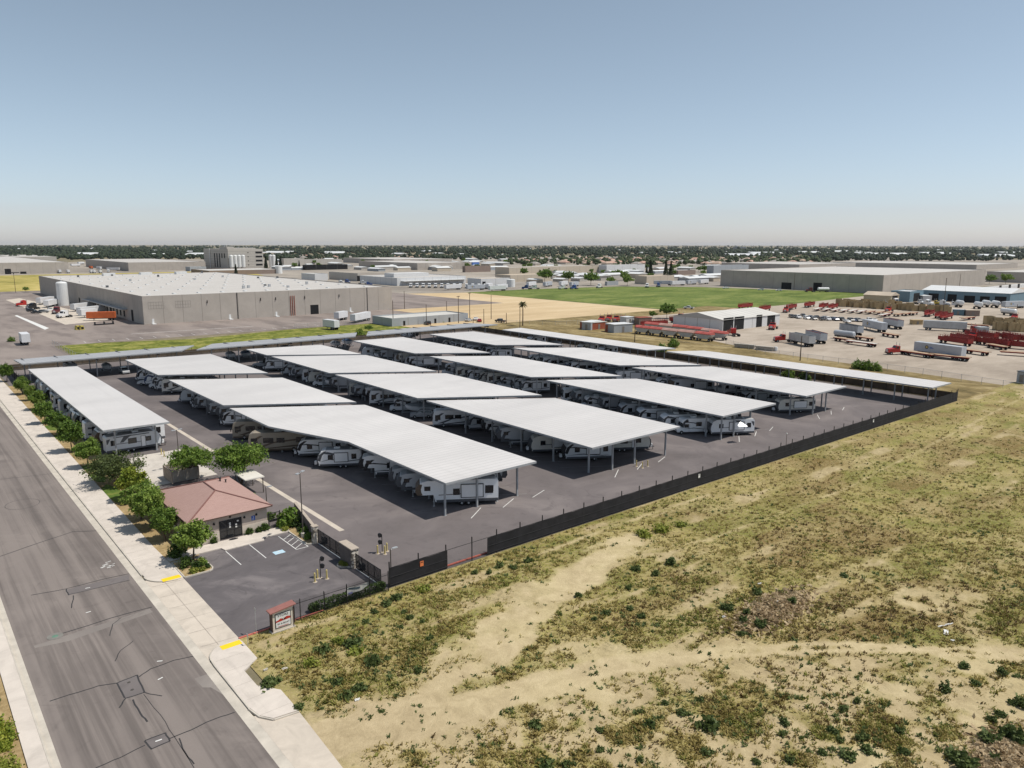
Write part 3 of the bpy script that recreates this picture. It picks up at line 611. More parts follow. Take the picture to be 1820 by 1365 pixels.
# ================================================================ office, entry, fences
K['stucco'] = pm('office_stucco', (.42, .35, .3), .9, .08, 1, obj=False)
K['stucco_lt'] = pm('office_wainscot', (.58, .5, .42), .9, .08, 1, obj=False)
def shingle():
    t = NT('roof_shingles'); b = t.n('ShaderNodeTexBrick', i_Scale=1.); b.inputs['Brick Width'].default_value = .5; b.inputs['Row Height'].default_value = .17; b.inputs['Mortar Size'].default_value = .012
    b.inputs['Color1'].default_value = (.34, .215, .185, 1); b.inputs['Color2'].default_value = (.4, .26, .225, 1); b.inputs['Mortar'].default_value = (.26, .15, .13, 1)
    t.l(t.pos(), b.inputs['Vector']); a = t.noise(.7, 5, .65); f = t.noise(7, 3, .6)
    col = t.mix(t.math('MULTIPLY', a, .5), b.outputs[0], (.3, .185, .16)); col = t.mix(t.math('MULTIPLY', f, .4), col, (.45, .32, .28))
    return t.out(col, .9, f, .03, .5, spec=.15)
K['shingle'] = shingle(); K['ridge'] = pm('ridge_shingles', (.2, .1, .085), .9, .1, 3, obj=False)
K['trim'] = pm('office_trim', (.11, .07, .055), .7, .1)
off = thing('office_building', 'small beige office with a reddish hipped shingle roof beside the parking bays', 'building', (33.2, 108, 0))
def at(o, mb, name, mats, **k):
    ob = mb.build(name, mats, **k); ob.parent = o; ob.matrix_parent_inverse = Matrix.Translation(-o.location) @ Matrix.Identity(4); return ob
X0, X1, Y0, Y1, EZ, RZ = 28.1, 38.4, 100.2, 116.1, 3.55, 5.45
mb = MB(); mb.bx(X0, Y0, 0, X1, Y1, EZ); mb.bx(X0-.04, Y0-.04, 0, 31.65, Y1+.04, 1.35, 1); mb.bx(34.78, Y0-.04, 0, X1+.04, Y0+.2, 1.35, 1); mb.bx(X1-.2, Y0+.21, 0, X1+.04, Y1+.04, 1.35, 1)
mb.bx(X0-.06, Y0-.06, 1.35, 31.65, Y1+.06, 1.43, 1); at(off, mb, 'wall', ['stucco', 'stucco_lt'])
ex0, ex1, ey0, ey1 = 27.45, 39.0, 99.55, 116.8; ra, rb = (33.25, 105.7, RZ), (33.25, 110.8, RZ)
mb = MB(); cs = [(ex0, ey0, EZ+.05), (ex1, ey0, EZ+.05), (ex1, ey1, EZ+.05), (ex0, ey1, EZ+.05)]
mb.add(cs+[ra, rb], [(0, 1, 4), (1, 2, 5, 4), (2, 3, 5), (3, 0, 4, 5)]); mb.add([(x, y, EZ-.12) for x, y, z in cs], [(3, 2, 1, 0)], 1)
mb.add(cs+[(x, y, EZ-.12) for x, y, z in cs], [(0, 1, 5, 4), (1, 2, 6, 5), (2, 3, 7, 6), (3, 0, 4, 7)], 1)
rf = at(off, mb, 'roof', ['shingle', 'trim'], fix=False)
def sub(par, mb, name, mats):
    o = mb.build(name, mats); o.parent = par; o.matrix_parent_inverse = (par.matrix_parent_inverse @ Matrix.Identity(4)).copy()
    return o
mb = MB()
for a, b in ((cs[0], ra), (cs[1], ra), (cs[2], rb), (cs[3], rb), (ra, rb)):
    d = (Vector(b)-Vector(a)); mb.tube(Vector(a)+Vector((0, 0, .02)), Vector(b)+Vector((0, 0, .02)), .11, .11, 6)
at(off, mb, 'ridge_cap', 'ridge')
mb = MB(); mb.lathe([(.12, 0), (.12, .5), (.2, .52), (.2, .62), (.0, .66)], 10, (36.2, 112.5, 4.4)); at(off, mb, 'roof_vent', 'black_metal'); mb = MB(); mb.lathe([(.1, 0), (.1, .45), (.16, .47), (.16, .55), (0, .58)], 10, (36.9, 112.1, 4.2)); at(off, mb, 'roof_vent', 'black_metal')
mb = MB(); mb.bx(31.72, Y0-.03, .13, 34.72, Y0+.1, 2.72, 0)
for x in (31.68, 32.66, 33.68, 34.68): mb.bx(x, Y0-.07, .13, x+.08, Y0-.031, 2.75, 1)
for z in (.13, 1.2, 2.68): mb.bx(31.77, Y0-.06, z, 34.66, Y0-.032, z+.07, 1)
for x, z in ((33.0, 1.85), (33.0, 1.55), (33.0, 2.1), (33.85, 1.75), (34.1, 2.2), (33.85, 1.4)): mb.bx(x, Y0-.05, z, x+.24, Y0-.034, z+.2, 2)
at(off, mb, 'door', ['glass', 'black_metal', 'white_paint'])
for x, y in ((X0-.05, 103.0), (X0-.05, 106.8)):
    mb = MB(); mb.bx(x-.03, y, .9, x+.02, y+1.5, 2.7, 0); mb.bx(x-.06, y-.07, .83, x-.031, y, 2.77, 1); mb.bx(x-.06, y+1.5, .83, x-.031, y+1.57, 2.77, 1); at(off, mb, 'window', ['glass', 'black_metal'])
for x in (31.0, 33.2, 35.15, 36.85):
    mb = MB(); mb.lathe([(.13, -.16), (.15, 0)], 10, (x, Y0-.0, 2.55 if x != 33.2 else 3.1), 0, 'y'); mb.bx(x-.06, Y0-.2, 2.5 if x != 33.2 else 3.05, x+.06, Y0-.0, 2.75 if x != 33.2 else 3.25); at(off, mb, 'wall_lamp', 'black_metal')
mb = MB(); mb.bx(36.15, Y0-.05, 1.85, 36.65, Y0-.0, 2.5, 0); mb.lathe([(.05, -.062), (.05, -.052)], 8, (36.4, Y0, 2.38), 1, 'y'); mb.bx(36.36, Y0-.062, 2.12, 36.42, Y0-.052, 2.32, 1); mb.bx(36.42, Y0-.062, 2.12, 36.53, Y0-.052, 2.16, 1); mb.bx(36.28, Y0-.062, 1.98, 36.48, Y0-.052, 2.02, 1); mb.bx(36.28, Y0-.062, 2.02, 36.31, Y0-.052, 2.16, 1)
at(off, mb, 'wall_sign', [pm('sign_blue', (.03, .1, .4), .5), 'white_paint'])
mb = MB(); mb.bx(28.05-.09, Y0-.11, .1, 28.05, Y0-.03, EZ-.1); at(off, mb, 'downspout', 'trim')
mb = MB(); mb.lathe([(.55, 0), (.55, .015)], 20); m_ = mb.build('door_mat', 'black_metal', loc=(33.2, 99.35, .131)); m_.scale = (1.2, .55, 1); tag(m_, 'dark half-round mat before the office door', 'door mat')
# trees
def tree_proto(name, kind, seed, mat, nc, per, leaf, rx, rz, zc, th=2., stems=1, hollow=.5, flat=.55):
    r = np.random.default_rng(seed); root = thing(name, 't', 'tree'); mb = MB(); q = random.Random(seed)
    for s in range(stems):
        a = q.uniform(0, 6.28); bx, by = (0, 0) if stems == 1 else (.25*math.cos(a), .25*math.sin(a))
        tip = (bx*3+q.uniform(-.2, .2), by*3+q.uniform(-.2, .2), th*.95); mb.tube((bx*.3, by*.3, -.05), tip, .13 if stems == 1 else .08, .08 if stems == 1 else .05, 8)
        for k in range(6 if stems == 1 else 4):
            b = q.uniform(0, 6.28); e = (tip[0]+rx*.62*math.cos(b), tip[1]+rx*.62*math.sin(b), zc+rz*q.uniform(-.2, .7)); mid = tuple((tip[i]*.5+e[i]*.5)+(0 if i < 2 else .15) for i in range(3))
            mb.tube(tip, mid, .06, .04, 6); mb.tube(mid, e, .04, .012, 5)
            f = (e[0]+q.uniform(-.6, .6), e[1]+q.uniform(-.6, .6), e[2]+.5); mb.tube(mid, f, .03, .01, 4)
    mb.build('trunk', 'bark', root)
    p = clump_points(r, nc, per, rx, rx, rz, zc, .21, hollow, flat); p += np.stack([fbm(p[:, 1]+9, p[:, 2], seed, 1.2, 2)-.5, fbm(p[:, 0]+5, p[:, 2], seed+3, 1.2, 2)-.5, fbm(p[:, 0], p[:, 1], seed+5, 1.2, 2)-.5], 1)*.7*rx/2
    v, f = leaf_quads(p, leaf, r, .25); arr_mesh('crown', v, f, mat, root); return proto(root)
TP = {'a': tree_proto('street_tree', 0, 1, 'leaf', 90, 88, .24, 2.2, 2.0, 3.3, 1.7), 'b': tree_proto('street_tree', 0, 2, 'leaf', 80, 80, .25, 2.0, 2.3, 3.4, 1.8),
      'y': tree_proto('yellow_green_tree', 0, 3, 'leaf_y', 60, 70, .29, 2.2, 1.9, 3.2, 1.6), 'o': tree_proto('olive_tree', 0, 4, 'leaf_d', 110, 80, .27, 4.6, 2.0, 2.9, 1.5, 3, .4),
      'm': tree_proto('spreading_tree', 0, 6, 'leaf', 110, 84, .27, 3.7, 1.8, 3.7, 2., 4, .5, .45), 'n': tree_proto('spreading_tree', 0, 9, 'leaf_d', 60, 40, .4, 3.9, 1.9, 3.8, 2., 4, .5, .45)}
TL = [('b', 10, 660, .95, 'dark conical young tree at the far end of the sidewalk trees'), ('a', 38, 683, .85, 'small street tree second from the far end of the sidewalk row'), ('b', 52, 694, .8, 'street tree crowded between its neighbours, third from the far end'), ('a', 67, 706, .95, 'street tree beside the first lawn patch, fourth from the far end'),
      ('b', 76, 727, 1.05, 'street tree fifth from the far end beside the white-roofed canopy'), ('a', 101, 746, 1.05, 'round street tree sixth from the far end, over bare soil'), ('b', 125, 773, 1.05, 'street tree seventh from the far end, with a visible bare trunk'), ('a', 153, 797, 1.1, 'street tree just before the wide olive tree'),
      ('o', 205, 826, 1.0, 'wide low olive-green tree spreading over the planting strip'), ('y', 232, 850, 1.1, 'yellow-green tree in front of the wide olive tree'), ('a', 247, 883, 1.05, 'street tree third from the office corner'), ('b', 264, 900, 1.05, 'street tree left of the red office roof'),
      ('b', 291, 920, 1.0, 'bright green round tree at the left office wall'), ('a', 340, 951, 1.05, 'street tree in the kerbed planter in front of the office'), ('m', 334, 821, 1.0, 'wide spreading tree in front of the trash enclosure'), ('m', 427, 822, 1.15, 'widest spreading tree behind the office roof')]
for i, (k, px, py, sc, lb) in enumerate(TL):
    x, y = g(px, py, 3.3*sc); sc *= (1.0, 1.08, .9, 1.02, .94)[i % 5]; dup(TP[k], (x, y, 0), i*1.9, lb, 'trees along the sidewalk and office', scale=(sc, sc, sc*R_.uniform(.94, 1.06)*(1.12 if k == 'm' else 1)))
# shrubs, hedges
SP = bush_proto('round_shrub', 's', 'shrub', 'shrub', 40, 26, .16, 60, .6, .6, .75, .35); SY = bush_proto('yellow_shrub', 's', 'shrub', 'weed_y', 34, 22, .18, 61, .7, .7, .6, .4); SG = bush_proto('bright_shrub', 's', 'shrub', 'leaf', 36, 24, .2, 62, .7, .7, .7, .4)
for p, x, y, sc, lb in ((SP, 37.8, 99.75, .95, 'clipped dark round shrub under the blue wall sign'), (SP, 36.9, 99.75, .7, 'small dark shrub between the door and the round shrub'), (SP, 35.6, 99.8, .8, 'brownish low shrub right of the office door'), (SP, 30.7, 99.75, .75, 'small dark shrub left of the office door'),
                        (SP, 26.2, 92.6, 1.0, 'dark shrub in the kerbed planter under the street tree'), (SP, 25.4, 94.2, 1.25, 'large dark shrub at the back of the kerbed planter'), (SG, 27.2, 93.6, .8, 'bright green shrub at the planter edge by the parking bays'), (SP, 27.3, 92.1, .6, 'small round shrub at the planter corner'), (SY, 25.6, 91.8, .75, 'low yellowish shrub at the planter front edge'), (SY, 26.6, 91.7, .55, 'lowest yellow shrub beside the planter kerb'),
                        (SG, 41.2, 99.6, 2.2, 'tall flowering bush beside the light pole and gate wall'), (SP, 41.6, 98.6, 1.3, 'dark bush under the flowering bush at the gate wall'), (SG, 41.5, 94.6, 1.0, 'bright green bush at the foot of the block wall'), (SG, 41.2, 93.0, .75, 'small bright bush beside the stone column'), (SP, 41.9, 96.3, 1.0, 'dark bush along the block wall behind the light pole'),
                        (SY, 40.8, 82.5, .5, 'yellow-green plant in the pier planter, left of two'), (SY, 40.9, 81.7, .55, 'yellow-green plant in the pier planter, right of two'), (SY, 40.0, 97.9, .7, 'dry brownish shrub beside the striped bay'), (SG, 40.2, 103.8, .9, 'bush behind the pedestrian gate'),
                        (SP, 25.6, 98.3, 1.7, 'low round dark shrub with a yellow edge in the planting strip'), (SG, 30.2, 121, 1.6, 'low green shrub behind the office roof'), (SY, 25.4, 124.5, 1.1, 'pale low shrub under the yellow-green tree'), (SG, 41.4, 113.6, .9, 'low green shrub beside the white carport')):
    dup(p, (x, y, .1), x*3, lb, None, scale=sc)
def hedge(name, lb, x0, x1, y0, y1, h, mat, n, leaf, z=0, pw=7.):
    root = thing(name, lb, 'hedge', ((x0+x1)/2, (y0+y1)/2, z)); r = np.random.default_rng(int(x0*7+y0)); q = r.uniform(-1, 1, (n, 3)); k = np.argmax(np.abs(q), 1); q[np.arange(n), k] = np.sign(q[np.arange(n), k])*r.uniform(.75, 1.02, n)
    q = q*(1/np.maximum(1, (np.abs(q)**pw).sum(1)**(1/pw)))[:, None]
    p = q*np.array([(x1-x0)/2, (y1-y0)/2, h/2])+np.array([0, 0, h/2]); p[:, 2] += (fbm(p[:, 0]+50, p[:, 1]+50, 3, .9, 2)-.5)*h*.35; p[:, 2] = np.maximum(p[:, 2], .02)
    v, f = leaf_quads(p, leaf, r); arr_mesh('foliage', v, f, mat, root); return root
hedge('hedge', 'clipped green hedge along the iron fence behind the store sign', 32.1, 41.6, 72.75, 73.65, 1.0, 'shrub', 5200, .15)
for i, (a, b, c, d, lb) in enumerate(((60, 66.5, 2.2, 4.2, 'yellow-green roadside shrubs in the bottom left corner'), (67, 72, 2.4, 4.5, 'roadside shrub mass in the middle of the left edge'), (73, 79, 2.2, 4.0, 'rusty roadside shrub mass highest on the left edge'))):
    root = thing('roadside_shrub', lb, 'shrub', ((c+d)/2, (a+b)/2, 0)); r = np.random.default_rng(70+i); L = b-a
    q = clump_points(r, 110, 46, (d-c)*.55, L*.56, .55, .12, .26, .05, .2); q[:, 0] += (fbm(q[:, 1]+40, q[:, 2]*0, 4, 1.3, 3)-.5)*1.6; q[:, 2] = np.abs(q[:, 2])*.8+.03
    v, f = leaf_quads(q, .2, r); arr_mesh('foliage', v, f, ['weed_y', 'leaf_y', 'leaf_d'][i], root)
# iron fence with its banner, store sign
def picket_fence(name, lb, pts, h, posts, pick=.13, z=0):
    root = thing(name, lb, 'fence', (*pts[0], z)); ox, oy = pts[0]
    for a, b in zip(pts, pts[1:]):
        a = Vector(a)-Vector((ox, oy)); b = Vector(b)-Vector((ox, oy)); L = (b-a).length; d = (b-a)/L; rz = math.atan2(d.y, d.x); mb = MB(); mr = MB()
        for i in range(int(L/pick)):
            q = a+d*(i+.5)*pick; mb.bx(q.x-.011, q.y-.011, .08, q.x+.011, q.y+.011, h-.02, 0, rz); mb.add([(q.x-.011, q.y-.011, h-.02), (q.x+.011, q.y-.011, h-.02), (q.x+.011, q.y+.011, h-.02), (q.x-.011, q.y+.011, h-.02), (q.x, q.y, h+.08)], [(0, 1, 4), (1, 2, 4), (2, 3, 4), (3, 0, 4)])
        mb.build('picket_panel', 'black_metal', root, fix=False)
        for zz in (.2, h-.32):
            q = (a+b)/2; mr.bx(q.x-L/2, q.y-.022, zz, q.x+L/2, q.y+.022, zz+.045, 0, rz)
        mr.build('rail', 'black_metal', root, fix=False)
    for x, y in posts:
        mb = MB(); mb.bx(-.04, -.04, -.05, .04, .04, h+.14); mb.add([(-.055, -.055, h+.14), (.055, -.055, h+.14), (.055, .055, h+.14), (-.055, .055, h+.14), (0, 0, h+.2)], [(0, 1, 4), (1, 2, 4), (2, 3, 4), (3, 0, 4), (3, 2, 1, 0)]); mb.build('post', 'black_metal', root, (x-ox, y-oy, 0), fix=False)
    return root
picket_fence('iron_fence', 'black spiked iron fence with a white banner between the store sign and the gate', [(30.0, 72.3), (41.6, 72.3)], 2.35, [(x, 72.3) for x in (30.0, 30.7, 33.5, 36.25, 39.15, 41.6)])
mb = MB(); n = 12
for i in range(n):
    t0, t1 = i/n, (i+1)/n; f = lambda t: 72.4+.05*math.sin(t*9); zt = lambda t: 2.02-.22*math.sin(PI*t*.8); zb = lambda t: .95+.5*t+.1*math.sin(t*7)
    a, b = 36.35+2.75*t0, 36.35+2.75*t1; mb.add([(a, f(t0), zb(t0)), (b, f(t1), zb(t1)), (b, f(t1), zt(t1)), (a, f(t0), zt(t0))], [(0, 1, 2, 3)])
    if .05 < t0 < .55:
        c = lambda t, s: zt(t)-.08-.16*s-.14*math.sin(t*4)*s; mb.add([(a, f(t0)-.012, c(t0, 1)), (b, f(t1)-.012, c(t1, 1)), (b, f(t1)-.012, c(t1, .1)), (a, f(t0)-.012, c(t0, .1))], [(0, 1, 2, 3)], 1)
mb.bx(36.45, 72.36, 1.12, 37.0, 72.385, 1.32, 2)
tag(mb.build('banner', ['white_paint', pm('banner_grey_blue', (.12, .16, .2), .7), pm('banner_violet', (.2, .2, .42), .7)], fix=False), 'sagging white vinyl banner tied to the black iron fence', 'banner')
sg = thing('store_sign', 'low monument sign with a sloping reddish cap and red band facing the field', 'sign', (28.4, 71.75, .0))
mb = MB(); mb.bx(-1.3, -.42, -.1, 1.3, .42, .12, 1); mb.bx(-1.12, -.3, .12, 1.12, .3, 2.28); mb.add([(-1.12, -.3, 2.28), (1.12, -.3, 2.28), (1.12, .3, 2.28), (-1.12, .3, 2.28), (1.12, -.3, 2.52), (1.12, .3, 2.52)], [(0, 1, 4), (1, 2, 5, 4), (2, 3, 5), (0, 4, 5, 3)])
mb.build('sign_body', [pm('sign_stucco', (.62, .55, .46), .85, .08), 'kerb'], sg)
for a_, b_ in ((-1.19, -1.125), (1.125, 1.19)): mb = MB(); mb.bx(a_, -.36, .13, b_, .36, 2.25); mb.build('side_panel', 'trim', sg)
mb = MB(); a = math.atan2(.24, 2.24)
mb.ext([(-1.42, 2.27), (1.4, 2.57), (1.4, 2.68), (-1.42, 2.38)], -.55, .55, 0); mb.build('sign_cap', pm('sign_cap', (.30, .13, .11), .7, .12), sg)
mb = MB(); mb.bx(-.86, -.34, .42, .86, -.301, 2.04, 0); mb.bx(-.79, -.352, .49, .79, -.341, 1.97, 1)
mb.add([(-.79, -.354, 1.08), (.79, -.354, 1.2), (.79, -.354, 1.42), (.4, -.354, 1.52), (0, -.354, 1.36), (-.3, -.354, 1.45), (-.55, -.354, 1.3), (-.79, -.354, 1.26)], [range(8)], 2)
mb.bx(-.1, -.36, 1.22, .28, -.3545, 1.38, 3); mb.bx(-.02, -.364, 1.27, .06, -.3605, 1.34, 1); mb.bx(-.6, -.362, .55, .55, -.3525, .60, 2)
mb.build('sign_face', ['black_metal', 'white_paint', pm('sign_red', (.42, .035, .02), .6), pm('sign_dark_red', (.06, .01, .01), .6)], sg)
def text(par, s, loc, size, mat, rot=(PI/2, 0, 0), sx=1.):
    c = bpy.data.curves.new('lettering', 'FONT'); c.body = s; c.size = size; c.align_x = 'CENTER'; c.extrude = .004; c.materials.append(K[mat] if isinstance(mat, str) else mat); o = bpy.data.objects.new('lettering', c); COL.objects.link(o); o.parent = par; o.location = loc; o.rotation_euler = rot; o.scale = (sx, 1, 1)
    dg = bpy.context.evaluated_depsgraph_get(); me = bpy.data.meshes.new_from_object(o.evaluated_get(dg)); me.name = 'lettering'; bpy.data.objects.remove(o); o = bpy.data.objects.new('lettering', me); COL.objects.link(o); o.parent = par; o.location = loc; o.rotation_euler = rot; o.scale = (sx, 1, 1); return o
text(sg, 'STORE', (0, -.36, 1.66), .34, 'black_metal', sx=1.15); text(sg, 'RV & BOAT', (.02, -.36, .78), .25, 'black_metal', sx=1.05)
# gate walls, gates, keypads, bollards
K['block'] = pm('block_wall', (.15, .125, .115), .9, .2, 1.5, obj=False); K['cap'] = pm('wall_cap', (.42, .355, .29), .85, .1, obj=False)
def stonemat():
    t = NT('ledge_stone'); v = t.n('ShaderNodeTexVoronoi', i_Scale=3.2); t.l(t.pos((1, 1, 1.6)), v.inputs[0]); c = t.ramp(v.outputs['Color'], [(.2, (.1, .085, .07)), (.5, (.38, .33, .27)), (.8, (.62, .56, .48))]); return t.out(c, .9, v.outputs[0], .05, .5)
K['stone'] = stonemat()
gw = thing('gate_wall', 'grey block wall with a stone end column left of the sliding gate', 'wall', (42.5, 97, 0)); mb = MB()
mb.prism([(-1.15, -5.3), (-.85, -5.3), (1.25, 5.5), (.95, 5.5)], 0, 2.15); mb.build('wall_body', 'block', gw); mb = MB(); mb.prism([(-1.2, -5.35), (-.78, -5.35), (1.32, 5.5), (.9, 5.5)], 2.15, 2.26); mb.build('wall_cap', 'cap', gw)
mb = MB(); mb.bx(-1.45, -6.05, 0, -.75, -5.36, 2.35); mb.bx(-1.52, -6.12, 2.35, -.68, -5.3, 2.47, 1); mb.build('stone_column', ['stone', 'cap'], gw)
gp = thing('gate_pier', 'thick block pier with a pale cap between the two sliding gates', 'wall', (41.65, 82.0, 0)); mb = MB(); mb.bx(-.45, -1.3, 0, .45, 1.6, 2.5); mb.build('pier_body', 'block', gp); mb = MB(); mb.bx(-.55, -1.7, 2.5, .55, 1.7, 2.64); mb.build('pier_cap', 'cap', gp)
mb = MB(); mb.bx(-.47, -1.6, 0, .47, -1.31, 2.5); mb.build('stone_face', 'stone', gp)
mesh_t = NT('gate_mesh'); mesh_t.out((.02, .02, .022), .8); tb = mesh_t.n('ShaderNodeBsdfTransparent'); mxs = mesh_t.n('ShaderNodeMixShader'); mxs.inputs[0].default_value = .62
mesh_t.l(tb.outputs[0], mxs.inputs[1]); mesh_t.l(mesh_t.b.outputs[0], mxs.inputs[2]); mesh_t.l(mxs.outputs[0], mesh_t.t.nodes['Material Output'].inputs[0]); K['gate_mesh'] = mesh_t.m
for y0, y1, lb in ((83.7, 90.8, 'black mesh sliding gate between the stone column and the pier'), (74.0, 80.2, 'black mesh sliding gate with a round opener between the pier and the fence corner')):
    t = thing('sliding_gate', lb, 'gate', (41.6, (y0+y1)/2, 0), 0, 'black sliding gates'); L = (y1-y0)/2; mb = MB()
    for z in (.12, .5, 2.0): mb.bx(-.03, -L, z, .03, L, z+.07)
    for i in range(5): mb.bx(-.035, -L+i*(2*L-.08)/4, .12, .035, -L+.08+i*(2*L-.08)/4, 2.1)
    mb.tube((0, -L, .2), (0, -L/2, 2.0), .025, .025, 6); mb.build('gate_frame', 'black_metal', t)
    mb = MB(); mb.bx(-.008, -L+.05, .2, .008, L-.05, 2.0); mb.build('mesh_panel', 'gate_mesh', t)
    mb = MB(); mb.bx(-.06, -L, -.02, .06, L, .03); mb.build('gate_track', 'galv', t)
for x, y, lb in ((42.3, 90.2, 'round gate opener behind the mesh gate near the stone column'), (42.1, 79.4, 'black and white gate opener housing beside the pier')):
    t = thing('gate_opener', lb, 'gate opener', (x, y, 0)); mb = MB(); mb.bx(-.25, -.3, 0, .25, .3, .8); mb.build('housing', 'black_metal', t); mb = MB(); mb.lathe([(.4, -.06), (.42, 0), (.4, .06)], 18, (-.3, 0, .75), 0, 'x'); mb.build('chain_wheel', 'hub', t)
def bollard(x, y, lb, gr): 
    t = thing('bollard', lb, 'bollard', (x, y, 0), 0, gr); mb = MB(); mb.lathe([(.3, 0), (.28, .05), (.1, .06)], 12); mb.build('base', 'cap', t); mb = MB(); mb.lathe([(.1, .05), (.1, 1.12), (.08, 1.18), (0, 1.2)], 12); mb.build('post', pm('bollard_cream', (.62, .5, .2), .6, .12), t); return t
for i, (x, y, lb) in enumerate(((36.0, 80.0, 'nearest cream bollard at the keypad outside the gates'), (36.7, 80.75, 'cream bollard directly behind the keypad outside the gates'), (37.5, 79.9, 'cream bollard to the right of the keypad outside the gates'), (46.05, 82.6, 'cream bollard left of the keypad inside the yard'), (46.7, 81.85, 'nearest cream bollard at the keypad inside the yard'), (47.4, 82.5, 'cream bollard to the right of the keypad inside the yard'),
                                (*g(1131, 829), 'leftmost cream bollard at the front of the second-row canopy'), (*g(1141.5, 832), 'middle cream bollard at the front of the second-row canopy'), (*g(1151, 829), 'rightmost cream bollard at the front of the second-row canopy'), (*g(287, 808), 'yellow bollard at the street-side canopy, left of the two by the pad'), (*g(292, 812), 'yellow bollard at the street-side canopy, right of the two by the pad'))): bollard(x, y, lb, 'bollards by the keypads and canopies')
for x, y, dx, lb in ((37.0, 80.55, .3, 'black gooseneck keypad post in the entry lot'), (46.75, 82.6, -.3, 'black gooseneck keypad post inside the yard')):
    t = thing('keypad_post', lb, 'keypad'); t.location = (x, y, 0); mb = MB(); mb.bx(-.2, -.2, 0, .2, .2, .06, 1); mb.tube((0, 0, .05), (0, 0, 2.5), .05, .05, 8)
    for z in (1.55, 2.5): mb.tube((0, 0, z), (dx, 0, z+.06), .04, .04, 6)
    mb.build('post', ['black_metal', 'cap'], t)
    for z in (1.45, 2.4): mb = MB(); mb.bx(dx-.17, -.14, z-.2, dx+.17, .14, z+.26); mb.lathe([(.23, -.15), (.23, .15)], 12, (dx, 0, z+.12), 0, 'y'); mb.build('keypad_box', 'black_metal', t)
def lamp_post(x, y, h, lb, heads=2, name='light_pole', base=True, rz=0):
    t = thing(name, lb, 'light pole', (x, y, 0), rz); mb = MB()
    if base: mb.lathe([(.3, 0), (.3, .7), (.26, .75)], 14, mi=1)
    mb.tube((0, 0, .7 if base else 0), (0, 0, h), .085, .06, 8); mb.build('pole', ['pole', 'kerb'], t)
    for s in ([1, -1] if heads == 2 else [1]): mb = MB(); mb.tube((0, 0, h-.1), (.35*s, 0, h), .03, .03, 6); mb.bx(min(.3*s, .95*s), -.2, h-.03, max(.3*s, .95*s), .2, h+.06); mb.build('lamp_head', 'galv', t)
    return t
lamp_post(40.9, 94.0, hgt(40.9, 94.0, 840), 'tall bronze double-headed light pole beside the gate wall', rz=.6)
lamp_post(37.5, 138., hgt(37.5, 138, 764), 'tall dark light pole rising behind the trash enclosure tree', rz=.2)
lamp_post(*g(474, 894), 2.6, 'short lamp post beside the white carport', 1, base=False)
lamp_post(42.75, 73.6, hgt(42.75, 73.6, 976), 'thin post with a white cap at the fence corner', 1, base=False)
for px, py, hh, lb in ((456, 1128, 3.0, 'tall thin metal sign post at the red kerb'), (441, 1149, 1.4, 'short thin metal stake in the soil near the sidewalk')):
    x, y = g(px, py); t = thing('sign_post', lb, 'post', (x, y, 0)); mb = MB(); mb.bx(-.02, -.02, 0, .02, .02, hh); mb.build('post', 'galv', t); mb = MB(); mb.bx(-.015, -.2, hh-.35, .005, .2, hh-.02); mb.build('sign_plate', 'galv', t)
pg = thing('pedestrian_gate', 'black iron pedestrian gate at the right end of the office', 'gate', (39.4, 100.2, 0)); mb = MB()
for x in (-.85, .8): mb.bx(x, -.05, 0, x+.1, .05, 2.4)
for z in (.15, 1.05, 2.2): mb.bx(-.75, -.03, z, .8, .03, z+.08)
mb.build('gate_frame', 'black_metal', pg); mb = MB()
for i in range(12): mb.bx(-.7+i*.125, -.012, .2, -.68+i*.125, .012, 2.3)
mb.bx(-.7, -.02, .95, .75, .02, 1.3); mb.build('picket_panel', 'black_metal', pg)
ten = thing('trash_enclosure', 'beige block trash enclosure with slatted gates behind the spreading tree', 'enclosure', (36.3, 132.8, 0)); mb = MB()
for a in ((-2.3, -2.3, -2.05, 2.5), (2.05, -2.3, 2.3, 2.5), (-2.04, 2.25, 2.04, 2.5)): mb.bx(a[0], a[1], 0, a[2], a[3], 2.2)
mb.build('wall', pm('enclosure_block', (.36, .3, .25), .9, .12, obj=False), ten)
for s in (-1, 1):
    mb = MB(); x0 = min(.03*s, 2.02*s); mb.bx(x0, -2.28, .12, x0+1.99, -2.2, 2.1)
    for i in range(9): mb.bx(x0+.04+i*.22, -2.32, .15, x0+.2+i*.22, -2.281, 2.07, 1)
    mb.build('gate_leaf', ['steel', pm('gate_slats', (.33, .29, .25), .8, .12)], ten)
cp = thing('carport', 'small flat white carport roof behind the office', 'carport', (*g(444, 872), 0)); mb = MB(); mb.bx(-1.6, -2.6, 2.6, 1.6, 2.6, 2.78); mb.build('roof', pm('carport_white', (.66, .62, .55), .6, .06), cp)
for x in (-1.4, 1.4):
    for y in (-2.3, 2.3): mb = MB(); mb.bx(x-.06, y-.06, 0, x+.06, y+.06, 2.6); mb.build('post', 'pole', cp)
